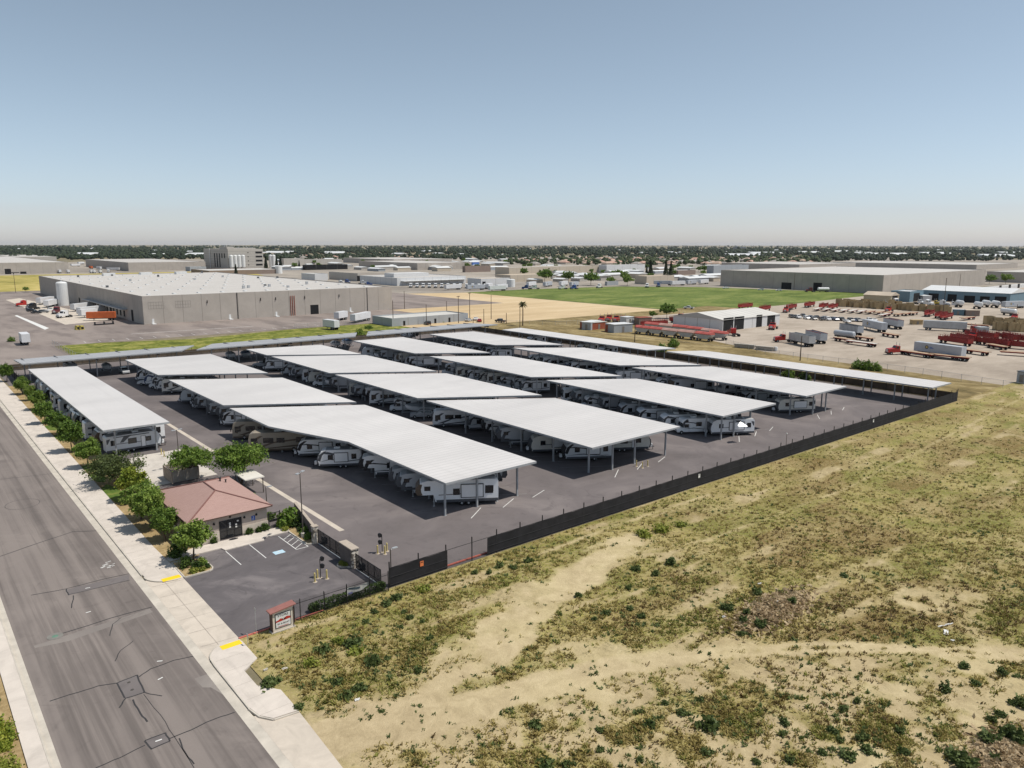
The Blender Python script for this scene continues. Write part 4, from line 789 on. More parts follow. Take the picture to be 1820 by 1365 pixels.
# perimeter fence
def perimeter(name, lb, a, b, h, step, mat, gaps=(), pick=True):
    L = math.hypot(b[0]-a[0], b[1]-a[1]); rz = math.atan2(b[1]-a[1], b[0]-a[0]); root = thing(name, lb, 'fence', (a[0], a[1], 0), rz); n = int(round(L/step)); xs_ = [i*L/n for i in range(n+1)]
    for x in xs_: mb = MB(); mb.bx(x-.055, -.055, -.2, x+.055, .055, h+.5); mb.build('post', 'black_metal', root, fix=False)
    segs = []; s0 = 0
    for g0, g1 in list(gaps)+[(L, L)]:
        if g0 > s0: segs.append((s0, g0))
        s0 = g1
    for s0, s1 in segs:
        mb = MB(); k = max(1, int((s1-s0)/1.3)); R2 = random.Random(int(s0))
        pts = [(s0+(s1-s0)*i/k, R2.uniform(-.025, .025), h-.22-.1*abs(math.sin((s0+(s1-s0)*i/k)*PI/step))) for i in range(k+1)]
        for p, q in zip(pts, pts[1:]): mb.add([(p[0], -.06+p[1], .05), (q[0], -.06+q[1], .05), (q[0], -.06+q[1], q[2]), (p[0], -.06+p[1], p[2])], [(0, 1, 2, 3)])
        for zz in (.28, 1.25): mb.bx(s0, -.11, zz, s1, -.085, zz+.035, 1)
        mb.build('privacy_screen', [mat, 'galv' if mat == 'brown_screen' else pm('screen_seam', (.05, .05, .052), .8)], root, fix=False)
    mb = MB()
    for zz in (.2, h-.3): mb.bx(0, -.02, zz, L, .02, zz+.045)
    mb.build('rail', 'black_metal', root, fix=False)
    if pick:
        mb = MB()
        for i in range(int(L/.16)):
            x = (i+.5)*.16; mb.add([(x-.02, 0, .1), (x+.02, 0, .1), (x, 0, h+.26)], [(0, 1, 2)]); mb.add([(x, -.014, .1), (x, .014, .1), (x, 0, h+.26)], [(0, 1, 2)])
        mb.build('pickets', 'black_metal', root, fix=False)
    return root
perimeter('perimeter_fence', 'long black-screened iron fence between the yard and the open field', (42.2, 73.05), (212.5, 73.05), 2.7, 4.05, 'screen', [(8.3, 14.6)])
perimeter('perimeter_fence', 'brown-screened fence behind the last narrow canopy row', (212.55, 73.3), (212.55, 284), 2.3, 6., 'brown_screen', pick=False)
perimeter('perimeter_fence', 'dark fence behind the grey rear canopies', (28, 284.2), (212.3, 284.2), 2.2, 7., 'brown_screen', pick=False)
perimeter('perimeter_fence', 'dark screened fence at the far street corner of the yard', (27.6, 245), (27.6, 284), 2.6, 5., 'screen', pick=False)
for px, py in ((729, 992), (1237, 846), (1545, 748)):
    x, y = g(px, py, 1.6); mb = MB(); mb.bx(-.25, -.012, 1.45, .25, .012, 2.1); mb.bx(-.18, -.018, 1.9, .18, -.0125, 2.0, 1); tag(mb.build('fence_sign', [pm('warning_orange', (.7, .2, .07), .6) if px < 900 else 'white_paint', 'black_metal'], loc=(x, 72.9, 0)), {729: 'orange warning sign on the black fence left of the open gap', 1237: 'small pale sign on the black fence in its middle stretch', 1545: 'small pale sign on the black fence near its far end'}[px], 'sign')
x, y = g(1358, 800); t = thing('camera_post', 'thin pole standing just inside the black fence in mid-stretch', 'post', (x, 73.8, 0)); mb = MB(); mb.tube((0, 0, 0), (0, 0, 4.2), .05, .04, 6); mb.build('pole', 'wood_pole', t); mb = MB(); mb.bx(-.1, -.1, 4.2, .1, .1, 4.38); mb.build('camera_head', 'white_paint', t)
# ================================================================ canopies
CZ = 5.7
def canopy(lb, poly, z=CZ, mat='roof', rows=None, slope=None, th=.22):
    cx = sum(p[0] for p in poly)/len(poly); cy = sum(p[1] for p in poly)/len(poly); t = thing('rv_canopy', lb, 'canopy', (cx, cy, 0), 0, 'white metal parking canopies' if mat == 'roof' else 'grey rear canopies')
    q = [(x-cx, y-cy) for x, y in poly]; zz = slope or (lambda x, y: 0.); n = len(q); a = sum(q[i][0]*q[(i+1) % n][1]-q[(i+1) % n][0]*q[i][1] for i in range(n)); q = q if a > 0 else q[::-1]
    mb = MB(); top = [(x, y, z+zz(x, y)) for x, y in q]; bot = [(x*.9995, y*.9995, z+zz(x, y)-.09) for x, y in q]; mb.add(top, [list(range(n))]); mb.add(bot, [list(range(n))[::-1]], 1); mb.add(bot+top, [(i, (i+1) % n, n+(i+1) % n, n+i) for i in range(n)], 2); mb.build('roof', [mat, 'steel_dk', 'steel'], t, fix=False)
    mb = MB()
    for i in range(n):
        p, r = Vector(q[i]), Vector(q[(i+1) % n]); d = (r-p).normalized(); nn = Vector((d.y, -d.x))*.05
        zs = [z+zz(*p)-.34, z+zz(*r)-.34]; vs = [(p.x, p.y, zs[0]), (r.x, r.y, zs[1]), (r.x, r.y, zs[1]+.32), (p.x, p.y, zs[0]+.32)]; vs += [(x+nn.x, y+nn.y, w_) for x, y, w_ in vs]
        mb.add(vs, [(3, 2, 1, 0), (4, 5, 6, 7), (0, 1, 5, 4), (1, 2, 6, 5), (2, 3, 7, 6), (3, 0, 4, 7)])
    mb.build('fascia', 'steel', t)
    def inside(x, y):
        c = False
        for i in range(n):
            (x1, y1), (x2, y2) = q[i], q[(i+1) % n]
            if (y1 > y) != (y2 > y) and x < (x2-x1)*(y-y1)/(y2-y1)+x1: c = not c
        return c
    mb = MB(); k = 0
    for a_, b_ in rows['beams']:
        a_ = Vector((a_[0]-cx, a_[1]-cy)); b_ = Vector((b_[0]-cx, b_[1]-cy)); d = (b_-a_); L = d.length; N = 40; ins = [i for i in range(N+1) if inside(*(a_+d*i/N)[:])]
        if len(ins) < 3: continue
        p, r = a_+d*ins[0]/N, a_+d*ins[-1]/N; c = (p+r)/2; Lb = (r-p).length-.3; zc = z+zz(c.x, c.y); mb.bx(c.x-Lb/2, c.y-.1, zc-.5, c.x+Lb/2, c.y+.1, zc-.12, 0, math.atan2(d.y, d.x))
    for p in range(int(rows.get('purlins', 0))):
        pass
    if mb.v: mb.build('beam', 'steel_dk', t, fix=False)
    done = []
    for x, y in rows['posts']:
        x, y = x-cx, y-cy
        if inside(x, y) and all(math.hypot(x-a, y-b) > 3.4 for a, b in done):
            done.append((x, y)); mb = MB(); mb.bx(-.13, -.13, 0, .13, .13, z+zz(x, y)-.12); mb.bx(-.2, -.2, 0, .2, .2, .03); mb.build('post', 'steel', t, (x, y, 0), fix=False)
    return t
def grid(xl, xr, ya, yb, y0, step, offs, front=None):
    "post rows and beams along the slanted stall lines through (xl, y0 - k step)"
    posts, beams = [], []; k = -12
    for k in range(-14, 40):
        yi = y0-k*step
        for o in offs:
            x = xl+o; y = yi-o*.638
            if ya+1.0 < y < yb-.6 and (front is None or y > front+2.2): posts.append((x, y))
        beams.append(((xl+.1, yi-.06), (xr-.1, yi-(xr-xl-.1)*.638)))
    if front is not None:
        for o in (offs[0]+4.5, offs[0]+10.5, offs[-1]-4.2, offs[-1]) if xr-xl > 15 else offs: posts.append((xl+o, front+1.7))
        posts.append((xl+offs[0]+(4.6 if False else 0), front+1.7)); beams.append(((xl+.1, front+1.75), (xr-.1, front+1.75)))
    return {'posts': posts, 'beams': beams}
def diag(xl, xr, yl, dn): return yl-(xr-xl)*.638
RVROWS = []
def row(xl, xr, names, fars, nears, front, offs, kink=None):
    for i, (nm, yf, yn) in enumerate(zip(names, fars, nears)):
        far = [(xl, yf[0]), (xr, yf[1])]; near = [(xr, yn[1]), (xl, yn[0])]; poly = far+near
        if i == 0 and kink: poly = far+[(xr, yn[1])]+kink
        canopy(nm, poly, rows=grid(xl, xr, min(yn), max(yf), yf[0]-.3, 9.2, offs, front if i == 0 else None)); RVROWS.append((xl, xr, yf[0], yn[0], i))
D = lambda xl, xr, y: (y, y-(xr-xl)*.638)
O4 = (2.6, 9.5, 15.8, 22.0)
row(53.9, 77.7, ['kinked near canopy of the first row beside the entry drive', 'middle canopy of the first row behind the kinked one', 'far canopy of the first row next to the street-side canopy'],
    [D(53.9, 77.7, 158.0), D(53.9, 77.7, 201.6), (245.7, 241.6)], [(87, 86.9), (161.8, 146.7), (211.3, 195.9)], 86.9, (2.6, 9.5, 15.0, 21.2), [(60.0, 86.9), (60.2, 117.0), (53.9, 137.0)])
row(90.5, 114.6, ['wide near canopy of the second row with bollards in front', 'second canopy of the second row counted from the fence', 'third canopy of the second row counted from the fence', 'farthest small canopy of the second row'],
    [(138.1, 121.9), (182., 164.9), (224.5, 208.8), (245.5, 240.2)], [(86.9, 86.9), (141.7, 126.5), (185.3, 169.6), (228.2, 211.5)], 86.9, O4)
row(128.5, 148.2, ['near canopy of the third row with a trailer door open in front', 'middle canopy of the third row', 'far canopy of the third row'],
    [(140.1, 126.8), (193.9, 179.1), (243, 241.2)], [(86.9, 86.9), (146.2, 132), (202.4, 188.4)], 86.9, (2.2, 8., 12.8, 17.6))
row(161, 180, ['near canopy of the fourth row with one long trailer in front', 'middle canopy of the fourth row', 'far canopy of the fourth row'],
    [(139.6, 126.5), (192.3, 177.9), (242.5, 239.6)], [(86.9, 86.9), (144.6, 130), (202, 187.6)], 86.9, (2.2, 7.4, 12., 16.8))
def straight(xl, xr, ya, yb, step, offs, along='y'):
    posts, beams = [], []
    n = int((yb-ya)/step) if along == 'y' else int((xr-xl)/step)
    for i in range(n+1):
        if along == 'y':
            y = ya+1.5+(yb-ya-3)*i/n; posts += [(xl+o, y) for o in offs]; beams.append(((xl+.1, y+.06), (xr-.1, y+.06)))
        else:
            x = xl+2+(xr-xl-4)*i/n; posts += [(x, ya+o) for o in offs]; beams.append(((x+.06, ya+.2), (x+.0601, yb-.2)))
    return {'posts': posts, 'beams': beams}
canopy('bright white street-side canopy behind the row of sidewalk trees', [(28.7, 153.2), (40.4, 153.2), (40.4, 241.5), (28.7, 243.5)], rows=straight(28.7, 40.4, 153.2, 243, 9, (2.2, 9.4)), slope=lambda x, y: .012*(-x))
canopy('narrow white canopy nearest the field corner in the last row', [(198, 73.9), (209, 73.6), (209.2, 150.2), (197.7, 156.8)], z=5.1, rows=straight(198, 209, 74.6, 152, 8, (3.6, 8.4)))
canopy('narrow white canopy at the far end of the last row', [(195.2, 163.4), (206.3, 159.7), (206.7, 242), (195.9, 241)], z=5.1, rows=straight(195.4, 206.4, 161, 241, 8, (3.6, 8.4)))
SE = lambda x, y: -.055*y
canopy('long grey canopy at the rear left beside the street corner', [(28.4, 252), (72, 252), (81.5, 270.5), (28.6, 271)], mat='roofE', rows=straight(28.4, 76, 252, 271, 9, (3, 13)  , 'x'), slope=SE)
canopy('middle grey canopy of the rear row', [(76.5, 251.5), (133.5, 251), (143.8, 268.8), (88, 271)], mat='roofE', rows=straight(80, 138, 251.2, 269, 9, (3, 13), 'x'), slope=SE)
canopy('right grey canopy of the rear row', [(138, 250.5), (200.5, 249.8), (201.5, 270.5), (149.4, 269.8)], mat='roofE', rows=straight(142, 199, 251, 270, 9, (3, 13), 'x'), slope=SE)
# ================================================================ recreational vehicles
K['rv_white'] = pm('rv_white_gelcoat', (.84, .84, .84), .3, .04, .6, spec=.5); K['rv_grey'] = pm('rv_silver_gelcoat', (.46, .48, .5), .35, .06, .6, spec=.45); K['rv_cream'] = pm('rv_cream_gelcoat', (.72, .69, .62), .35, .05, .6, spec=.45); K['rv_pale'] = pm('rv_pale_grey_gelcoat', (.62, .64, .66), .35, .05, .6, spec=.45); K['rv_tan'] = pm('rv_tan_gelcoat', (.33, .28, .22), .4, .06, .6, spec=.4)
K['rv_brown'] = pm('rv_brown_stripe', (.12, .085, .06), .45, .1); K['rv_black'] = pm('rv_black_trim', (.018, .018, .022), .4, .1); K['rv_graphite'] = pm('rv_graphite', (.09, .095, .105), .4, .1); K['rv_blue'] = pm('rv_blue_stripe', (.05, .08, .16), .45, .1)
K['rv_roof'] = pm('rv_roof_membrane', (.42, .42, .42), .7, .15, .8); K['cover_tan'] = pm('rv_fabric_cover', (.3, .28, .25), .9, .15, .8); K['cover_grey'] = pm('boat_cover_grey', (.26, .28, .3), .9, .15, .8); K['cover_blue'] = pm('boat_cover_blue', (.06, .1, .17), .9, .15, .8)
def wheel(par, x, y, r=.36, wdt=.26, name='wheel'):
    mb = MB(); s = 1 if y > 0 else -1
    mb.lathe([(r*.55, -wdt/2), (r*.95, -wdt/2), (r, -wdt/4), (r, wdt/4), (r*.95, wdt/2), (r*.55, wdt/2)], 16, (0, 0, 0), 0, 'y'); mb.lathe([(r*.58, -.01), (r*.5, .02), (r*.2, .045), (0, .05)] if s > 0 else [(0, -.05), (r*.2, -.045), (r*.5, -.02), (r*.58, .01)], 12, (0, s*(wdt/2-.03), 0), 1, 'y')
    return mb.build(name, ['rubber', 'hub'], par, (x, y, r))
def box_on_side(par, name, x0, x1, z0, z1, W, mats, t=.018, frame=.07, sides=(1, -1)):
    for s in sides:
        y = s*W/2; mb = MB(); a, b = (y-.004, y+t) if s > 0 else (y-t, y+.004); mb.bx(x0, a, z0, x1, b, z1, 0)
        if frame:
            c, d = (y-.003, y+t+.008) if s > 0 else (y-t-.008, y+.003)
            for q in ((x0-frame, z0-frame, x1+frame, z0), (x0-frame, z1, x1+frame, z1+frame), (x0-frame, z0, x0, z1), (x1, z0, x1+frame, z1)): mb.bx(q[0], c, q[1], q[2], d, q[3], 1)
        mb.build(name, mats, par, fix=False)
def swoosh(mb, L, W, style, H=3.3):
    for s in (1, -1):
        y = s*(W/2+.006); P_ = lambda pts, m: mb.side([(x*L, z) for x, z in pts], y, m)
        if style != 2 and H > 3: P_([(.478, 1.5), (.43, 2.55), (.33, 3.1), (.27, 3.1), (.37, 2.4), (.42, 1.35)], 1)
        if style == 0: P_([(.48, 2.3), (.3, 2.6), (.05, 2.35), (-.2, 1.7), (-.05, 2.1), (.3, 2.4)], 1); P_([(.46, 1.1), (.1, 1.35), (-.3, 1.0), (-.47, 1.05), (-.3, .9), (.1, 1.2)], 1)
        if style == 1: P_([(.44, 1.25), (.2, 1.75), (-.15, 1.3), (-.48, 1.55), (-.48, 1.4), (-.15, 1.15), (.2, 1.6)], 1); P_([(.4, 2.75), (.25, 3.0), (0, 2.5), (.05, 2.35)], 1)
        if style == 2: P_([(-.18, 3.15), (-.05, 3.15), (-.2, 2.0), (-.26, 2.0)], 1); P_([(-.35, 1.9), (.25, 1.75), (.25, 1.65), (-.35, 1.78)], 1); P_([(-.49, 2.8), (-.42, 2.9), (-.47, 2.0), (-.49, 2.0)], 1)
        if style == 3: P_([(.47, 1.6), (-.1, 1.5), (-.48, 2.5), (-.48, 2.2), (-.1, 1.2), (.47, 1.2)], 1)
        if style == 4: P_([(.42, .95), (.1, 2.0), (-.47, 2.7), (-.47, 2.35), (.1, 1.75), (.3, .95)], 1); P_([(.45, .7), (-.47, 1.55), (-.47, 1.2), (.3, .7)], 1)
RV = {}
def roof_bits(t, L, zt, n=2):
    mb = MB(); mb.bx(-.55, -.35, zt, .45, .35, zt+.28); mb.build('air_conditioner', 'rv_white' if n % 2 else 'rv_graphite', t, (L*.05, 0, 0))
    mb = MB(); mb.bx(-.2, -.2, zt, .2, .2, zt+.12); mb.build('roof_vent', 'rv_white', t, (-L*.28, .3, 0))
def travel_trailer(key, L, style, body='rv_white', gm_='rv_black', slide=True):
    t = thing('travel_trailer', 'x', 'trailer'); W = 2.5; h = L/2; mb = MB()
    mb.ext([(-h, .62), (-h, 3.0), (-h+.3, 3.3), (h-1.5, 3.3), (h-.75, 3.0), (h-.12, 2.1), (h-.02, 1.3), (h-.35, .62)], -W/2, W/2, 0); mb.bx(-h+.02, -W/2-.012, .5, h-.5, W/2+.012, .86, 2); mb.bx(-h+.2, -W/2+.1, 3.29, h-1.5, W/2-.1, 3.325, 3)
    swoosh(mb, L, W, style); mb.build('body', [body, gm_, 'rv_graphite', 'rv_roof'], t, fix=False)
    mb = MB(); mb.ext([(h-.30, .66), (h+.0, 1.3), (h+.005, 1.45), (h-.1, 2.12), (h-.4, 2.58), (h-.5, 2.5), (h-.3, 2.1), (h-.2, 1.4), (h-.42, .8)], -W/2-.014, W/2+.014); mb.build('front_cap', gm_, t)
    for x in (-.75, .15): 
        for s in (1, -1): wheel(t, x-.4, s*(W/2-.16))
    box_on_side(t, 'window', -1.0, .25, 1.65, 2.5, W, ['glass', 'rv_black']); box_on_side(t, 'window', h-2.7, h-1.95, 1.7, 2.4, W, ['glass', 'rv_black']); box_on_side(t, 'window', -h+.8, -h+1.5, 1.7, 2.5, W, ['glass', 'rv_black'])
    box_on_side(t, 'door', 1.1, 1.75, .8, 2.65, W, [body, 'rv_black'], .02, .06, (-1,))
    if slide: box_on_side(t, 'slide_out', -h+2.2, -h+4.4 if L < 8.5 else -h+5.2, 1.25, 2.75, W, [body, 'rv_black'], .1, .1, (1,)); 
    mb = MB(); mb.tube((h-2.2, -W/2-.08, 3.05), (-h+1.2, -W/2-.08, 3.05), .07, .07, 6); mb.build('awning', 'rv_graphite', t)
    mb = MB(); mb.tube((h-.5, .6, .55), (h+1.0, 0, .55), .05, .05, 4); mb.tube((h-.5, -.6, .55), (h+1.0, 0, .55), .05, .05, 4); mb.tube((h+.7, 0, 0), (h+.7, 0, .75), .05, .05, 6); mb.bx(h+.1, -.35, .6, h+.5, .35, 1.15, 1); mb.build('hitch', ['rv_black', 'rv_white'], t)
    roof_bits(t, L, 3.32, len(key)); RV[key] = (proto(t), L+1, 'trailer')
def fifth_wheel(key, L, style, body='rv_white', gm_='rv_black'):
    t = thing('fifth_wheel_trailer', 'x', 'trailer'); W = 2.5; h = L/2; mb = MB()
    mb.ext([(-h, .7), (-h, 3.5), (-h+.35, 3.8), (h-1.7, 3.8), (h-.75, 3.55), (h-.12, 2.7), (h-.05, 2.2), (h-.3, 1.75), (h-2.5, 1.75), (h-2.75, .7)], -W/2, W/2, 0); mb.bx(-h+.02, -W/2-.012, .6, h-2.9, W/2+.012, 1.0, 2); swoosh(mb, L*.9, W, style); mb.build('body', [body, gm_, 'rv_graphite'], t, fix=False)
    mb = MB(); mb.ext([(h-.28, 1.72), (h+.01, 2.2), (h-.05, 2.75), (h-.5, 3.38), (h-.95, 3.3), (h-.75, 2.6), (h-.8, 2.2), (h-1.0, 1.78)], -W/2-.014, W/2+.014); mb.build('front_cap', gm_, t)
    for x in (-1.6, -.65):
        for s in (1, -1): wheel(t, x, s*(W/2-.16), .38)
    box_on_side(t, 'window', h-2.0, h-1.3, 2.45, 2.95, W, ['glass', 'rv_black']); box_on_side(t, 'window', -.3, .5, 1.7, 2.5, W, ['glass', 'rv_black']); box_on_side(t, 'window', -h+.8, -h+1.8, 1.8, 2.8, W, ['glass', 'rv_black'])
    box_on_side(t, 'slide_out', -h+2.2, -h+5.2, 1.3, 3.1, W, [body, 'rv_black'], .12, .1, (1,)); box_on_side(t, 'door', 1.3, 1.95, 1.0, 2.9, W, [body, 'rv_black'], .02, .06, (-1,))
    mb = MB(); mb.tube((h-3.4, -W/2-.08, 3.5), (-h+1.5, -W/2-.08, 3.5), .08, .08, 6); mb.build('awning', 'rv_graphite', t)
    for s in (1, -1): mb = MB(); mb.bx(h-2.6, s*.9-.05, 0, h-2.5, s*.9+.05, 1.75); mb.bx(h-2.7, s*.9-.15, 0, h-2.4, s*.9+.15, .04); mb.build('landing_leg', 'hub', t)
    mb = MB(); mb.bx(h-1.5, -.3, 1.3, h-1.0, .3, 1.76); mb.build('hitch', 'rv_black', t); roof_bits(t, L, 3.8, len(key)); RV[key] = (proto(t), L, 'trailer')
def class_a(key, L, body, gm_, style):
    t = thing('motorhome', 'x', 'motorhome'); W = 2.55; h = L/2; mb = MB()
    mb.ext([(-h, .5), (-h, 3.45), (-h+.25, 3.65), (h-.8, 3.65), (h-.25, 3.4), (h, 2.4), (h+.03, 1.3), (h, .45)], -W/2, W/2, 0); mb.bx(-h+.02, -W/2-.012, .42, h-.1, W/2+.012, .75, 2); swoosh(mb, L*.97, W, style); mb.build('body', [body, gm_, 'rv_brown' if 'tan' in body else 'rv_graphite'], t, fix=False)
    mb = MB()
    for s in (1, -1): mb.ext([(h-.2, 3.36), (h+.02, 2.4), (h+.04, 1.65), (h+.01, 1.65), (h-.03, 2.4), (h-.24, 3.3)], min(.03*s, 1.17*s), max(.03*s, 1.17*s))
    mb.build('windshield', 'glass', t)
    for s in (1, -1): mb = MB(); mb.bx(h-.02, s*.95-.18, .95, h+.05, s*.95+.18, 1.2); mb.build('headlight', 'hub', t); mb = MB(); mb.tube((h-.1, s*1.28, 2.1), (h+.25, s*1.5, 2.2), .03, .03, 5); mb.bx(h+.18, s*1.5-.12, 1.8, h+.3, s*1.5+.12, 2.35); mb.build('mirror', 'rv_black', t)
    for x in (h-2.2, -h+2.9):
        for s in (1, -1): wheel(t, x, s*(W/2-.14), .48, .3)
    box_on_side(t, 'window', h-1.5, h-.55, 1.75, 2.65, W, ['glass', 'rv_black']); box_on_side(t, 'window', h-4.2, h-2.6, 1.9, 2.65, W, ['glass', 'rv_black']); box_on_side(t, 'window', -h+1.2, -h+2.4, 1.9, 2.65, W, ['glass', 'rv_black']); box_on_side(t, 'window', -.8, .4, 1.9, 2.6, W, ['glass', 'rv_black'])
    box_on_side(t, 'door', h-2.5, h-1.8, .65, 2.6, W, [body, 'rv_black'], .02, .06, (-1,)); roof_bits(t, L, 3.65, 1); RV[key] = (proto(t), L, 'motorhome')
def class_c(key, L=7.6, body='rv_white', style=1):
    t = thing('camper_van', 'x', 'motorhome'); W = 2.4; h = L/2; mb = MB()
    mb.ext([(-h, .5), (-h, 3.0), (-h+.2, 3.2), (h-1.9, 3.2), (h-1.15, 2.95), (h-.95, 2.35), (h-1.3, 2.15), (h-2.5, 2.15), (h-2.5, .5)], -W/2, W/2, 0); swoosh(mb, L*.8, W, style); mb.build('body', [body, 'rv_graphite'], t, fix=False)
    mb = MB(); mb.ext([(h-2.5, .45), (h-2.5, 2.12), (h-1.75, 2.12), (h-1.15, 1.4), (h-.15, 1.22), (h, 1.0), (h, .45)], -1.0, 1.0); mb.build('cab', body, t)
    mb = MB(); mb.ext([(h-1.72, 2.1), (h-1.1, 1.42), (h-1.08, 1.46), (h-1.68, 2.13)], -.85, .85); mb.build('windshield', 'glass', t)
    for s in (1, -1): mb = MB(); mb.bx(h-.02, s*.75-.15, .75, h+.03, s*.75+.15, .95); mb.build('headlight', 'hub', t)
    mb = MB(); mb.bx(h, -.5, .7, h+.03, .5, 1.0); mb.bx(h-.05, -1., .42, h+.1, 1., .6); mb.build('grille', 'rv_black', t); box_on_side(t, 'window', h-2.35, h-1.6, 1.4, 1.95, 2.0, ['glass', 'rv_black']); box_on_side(t, 'window', h-2.2, h-1.7, 2.45, 2.8, W, ['glass', 'rv_black']); box_on_side(t, 'window', -.9, .1, 1.7, 2.4, W, ['glass', 'rv_black']); box_on_side(t, 'window', -h+.6, -h+1.4, 1.7, 2.3, W, ['glass', 'rv_black']); box_on_side(t, 'door', .35, .95, .6, 2.5, W, [body, 'rv_black'], .02, .06, (-1,))
    for x in (h-.95, -h+1.9):
        for s in (1, -1): wheel(t, x, s*(.98 if x > 0 else W/2-.14), .38)
    roof_bits(t, L, 3.2, 1); RV[key] = (proto(t), L, 'motorhome')
def boat(key, cov):
    t = thing('covered_boat', 'x', 'boat'); L = 7.; mb = MB(); st = [(-3.2, .95, .75, 1.7), (-1.5, 1.15, .65, 1.75), (.5, 1.15, .65, 1.85), (2., .85, .8, 2.0), (3.0, .4, 1.15, 2.15), (3.5, .04, 1.75, 2.25)]
    for i, (x, w_, zb, zt) in enumerate(st): mb.v += [(x, 0, zb), (x, w_*.8, zb+.25), (x, w_, zt), (x, -w_, zt), (x, -w_*.8, zb+.25)]
    for i in range(5):
        for j in range(5): mb.f.append([i*5+j, i*5+(j+1) % 5, (i+1)*5+(j+1) % 5, (i+1)*5+j]); mb.m.append(0)
    mb.f.append([0, 1, 2, 3, 4]); mb.m.append(0); mb.build('hull', ['rv_white'], t)
    mb = MB(); 
    for i, (x, w_, zb, zt) in enumerate(st): hgt_ = (.5, .75, .85, .55, .25, .03)[i]; mb.v += [(x, w_*1.02, zt-.12), (x, w_*.55, zt+hgt_*.7), (x, 0, zt+hgt_), (x, -w_*.55, zt+hgt_*.7), (x, -w_*1.02, zt-.12)]
    for i in range(5):
        for j in range(4): mb.f.append([i*5+j, i*5+j+1, (i+1)*5+j+1, (i+1)*5+j]); mb.m.append(0)
    mb.f.append([0, 1, 2, 3, 4]); mb.m.append(0); mb.build('cover', cov, t)
    mb = MB(); mb.bx(-2.8, -1.0, .45, 1.2, -.9, .6); mb.bx(-2.8, .9, .45, 1.2, 1.0, .6); mb.tube((1.2, .95, .52), (4.4, 0, .52), .06, .06, 4); mb.tube((1.2, -.95, .52), (4.4, 0, .52), .06, .06, 4); mb.bx(-1.6, -1.2, .4, -1.4, 1.2, .5); mb.tube((4.2, 0, 0), (4.2, 0, .7), .05, .05, 5); mb.build('boat_trailer', 'galv', t)
    for s in (1, -1): wheel(t, -1.3, s*1.15, .33, .2)
    mb = MB(); mb.bx(-3.75, -.22, .7, -3.2, .22, 1.9); mb.build('outboard_motor', 'rv_black', t); RV[key] = (proto(t), 8, 'boat')
def car(key, kind, lab, col):
    t = thing(lab, 'x', 'car' if kind != 'pickup' else 'pickup truck'); W = 1.85; mb = MB()
    pr = {'sedan': [(-2.35, .35), (-2.4, .85), (-2.2, 1.0), (-1.6, 1.02), (-1.05, 1.42), (.35, 1.45), (1.05, 1.02), (2.1, .9), (2.35, .7), (2.35, .35)],
          'suv': [(-2.3, .4), (-2.35, 1.05), (-2.15, 1.7), (.2, 1.75), (1.0, 1.15), (2.15, 1.05), (2.4, .8), (2.4, .4)],
          'pickup': [(-2.9, .5), (-2.95, 1.15), (-.95, 1.15), (-.85, 1.8), (.75, 1.82), (1.5, 1.22), (2.7, 1.12), (2.9, .85), (2.9, .5)]}[kind]
    mb.ext(pr, -W/2, W/2, 0); zt = max(z for x, z in pr)
    mb.v = [(x, y*(.86 if z > 1.3 else 1.), z) for x, y, z in mb.v]; mb.build('body', col, t)
    gl = {'sedan': ((-.95, .3), 1.08, 1.37), 'suv': ((-2.0, .2), 1.2, 1.62), 'pickup': ((-.75, .7), 1.3, 1.72)}[kind]; W2 = W*.9; mb = MB(); (a, b), z0, z1 = gl
    for s in (1, -1): mb.add([(a-.3 if kind == 'sedan' else a, s*(W/2*.965+.015), z0), (b+.5, s*(W/2*.965+.015), z0), (b, s*(W/2*.87+.02), z1), (a, s*(W/2*.87+.02), z1)], [(0, 1, 2, 3)])
    mb.build('side_glass', 'glass', t, fix=False)
    q0, q1 = {'sedan': ((.35, 1.45), (1.05, 1.02)), 'suv': ((.2, 1.75), (1., 1.15)), 'pickup': ((.75, 1.82), (1.5, 1.22))}[kind]; mb = MB(); f = lambda u: (q0[0]+(q1[0]-q0[0])*u+.012, q0[1]+(q1[1]-q0[1])*u+.012); a, b = f(.1), f(.92); mb.add([(a[0], -.72, a[1]), (b[0], -.8, b[1]), (b[0], .8, b[1]), (a[0], .72, a[1])], [(0, 1, 2, 3)]); mb.build('windshield', 'glass', t, fix=False)
    r0 = {'sedan': ((-1.6, 1.02), (-1.05, 1.42)), 'suv': ((-2.35, 1.05), (-2.15, 1.7)), 'pickup': ((-.95, 1.15), (-.85, 1.8))}[kind]; mb = MB(); q0, q1 = r0; f = lambda u: (q0[0]+(q1[0]-q0[0])*u-.012, q0[1]+(q1[1]-q0[1])*u+.012); a, b = f(.3), f(.9); mb.add([(a[0], -.76, a[1]), (b[0], -.72, b[1]), (b[0], .72, b[1]), (a[0], .76, a[1])], [(0, 1, 2, 3)]); mb.build('rear_glass', 'glass', t, fix=False)
    if kind == 'pickup': mb = MB(); mb.bx(-2.8, -.75, 1.151, -1.05, .75, 1.16); mb.build('cargo_bed', 'rv_black', t)
    ax = {'sedan': (1.4, -1.4), 'suv': (1.45, -1.4), 'pickup': (1.85, -1.75)}[kind]
    for x in ax:
        for s in (1, -1): wheel(t, x, s*(W/2-.1), .34 if kind == 'sedan' else .38, .24)
    for s in (1, -1):
        mb = MB(); mb.bx(pr[-1][0]-.06, s*.68-.17, .68, pr[-1][0]+.015, s*.68+.17, .82); mb.build('headlight', 'hub', t); mb = MB(); mb.bx(pr[0][0]-.07, s*.72-.12, .75, pr[0][0]+.0, s*.72+.12, .95); mb.build('tail_light', pm('tail_red', (.35, .01, .01), .4), t)
    RV[key] = (proto(t), 5, 'car')
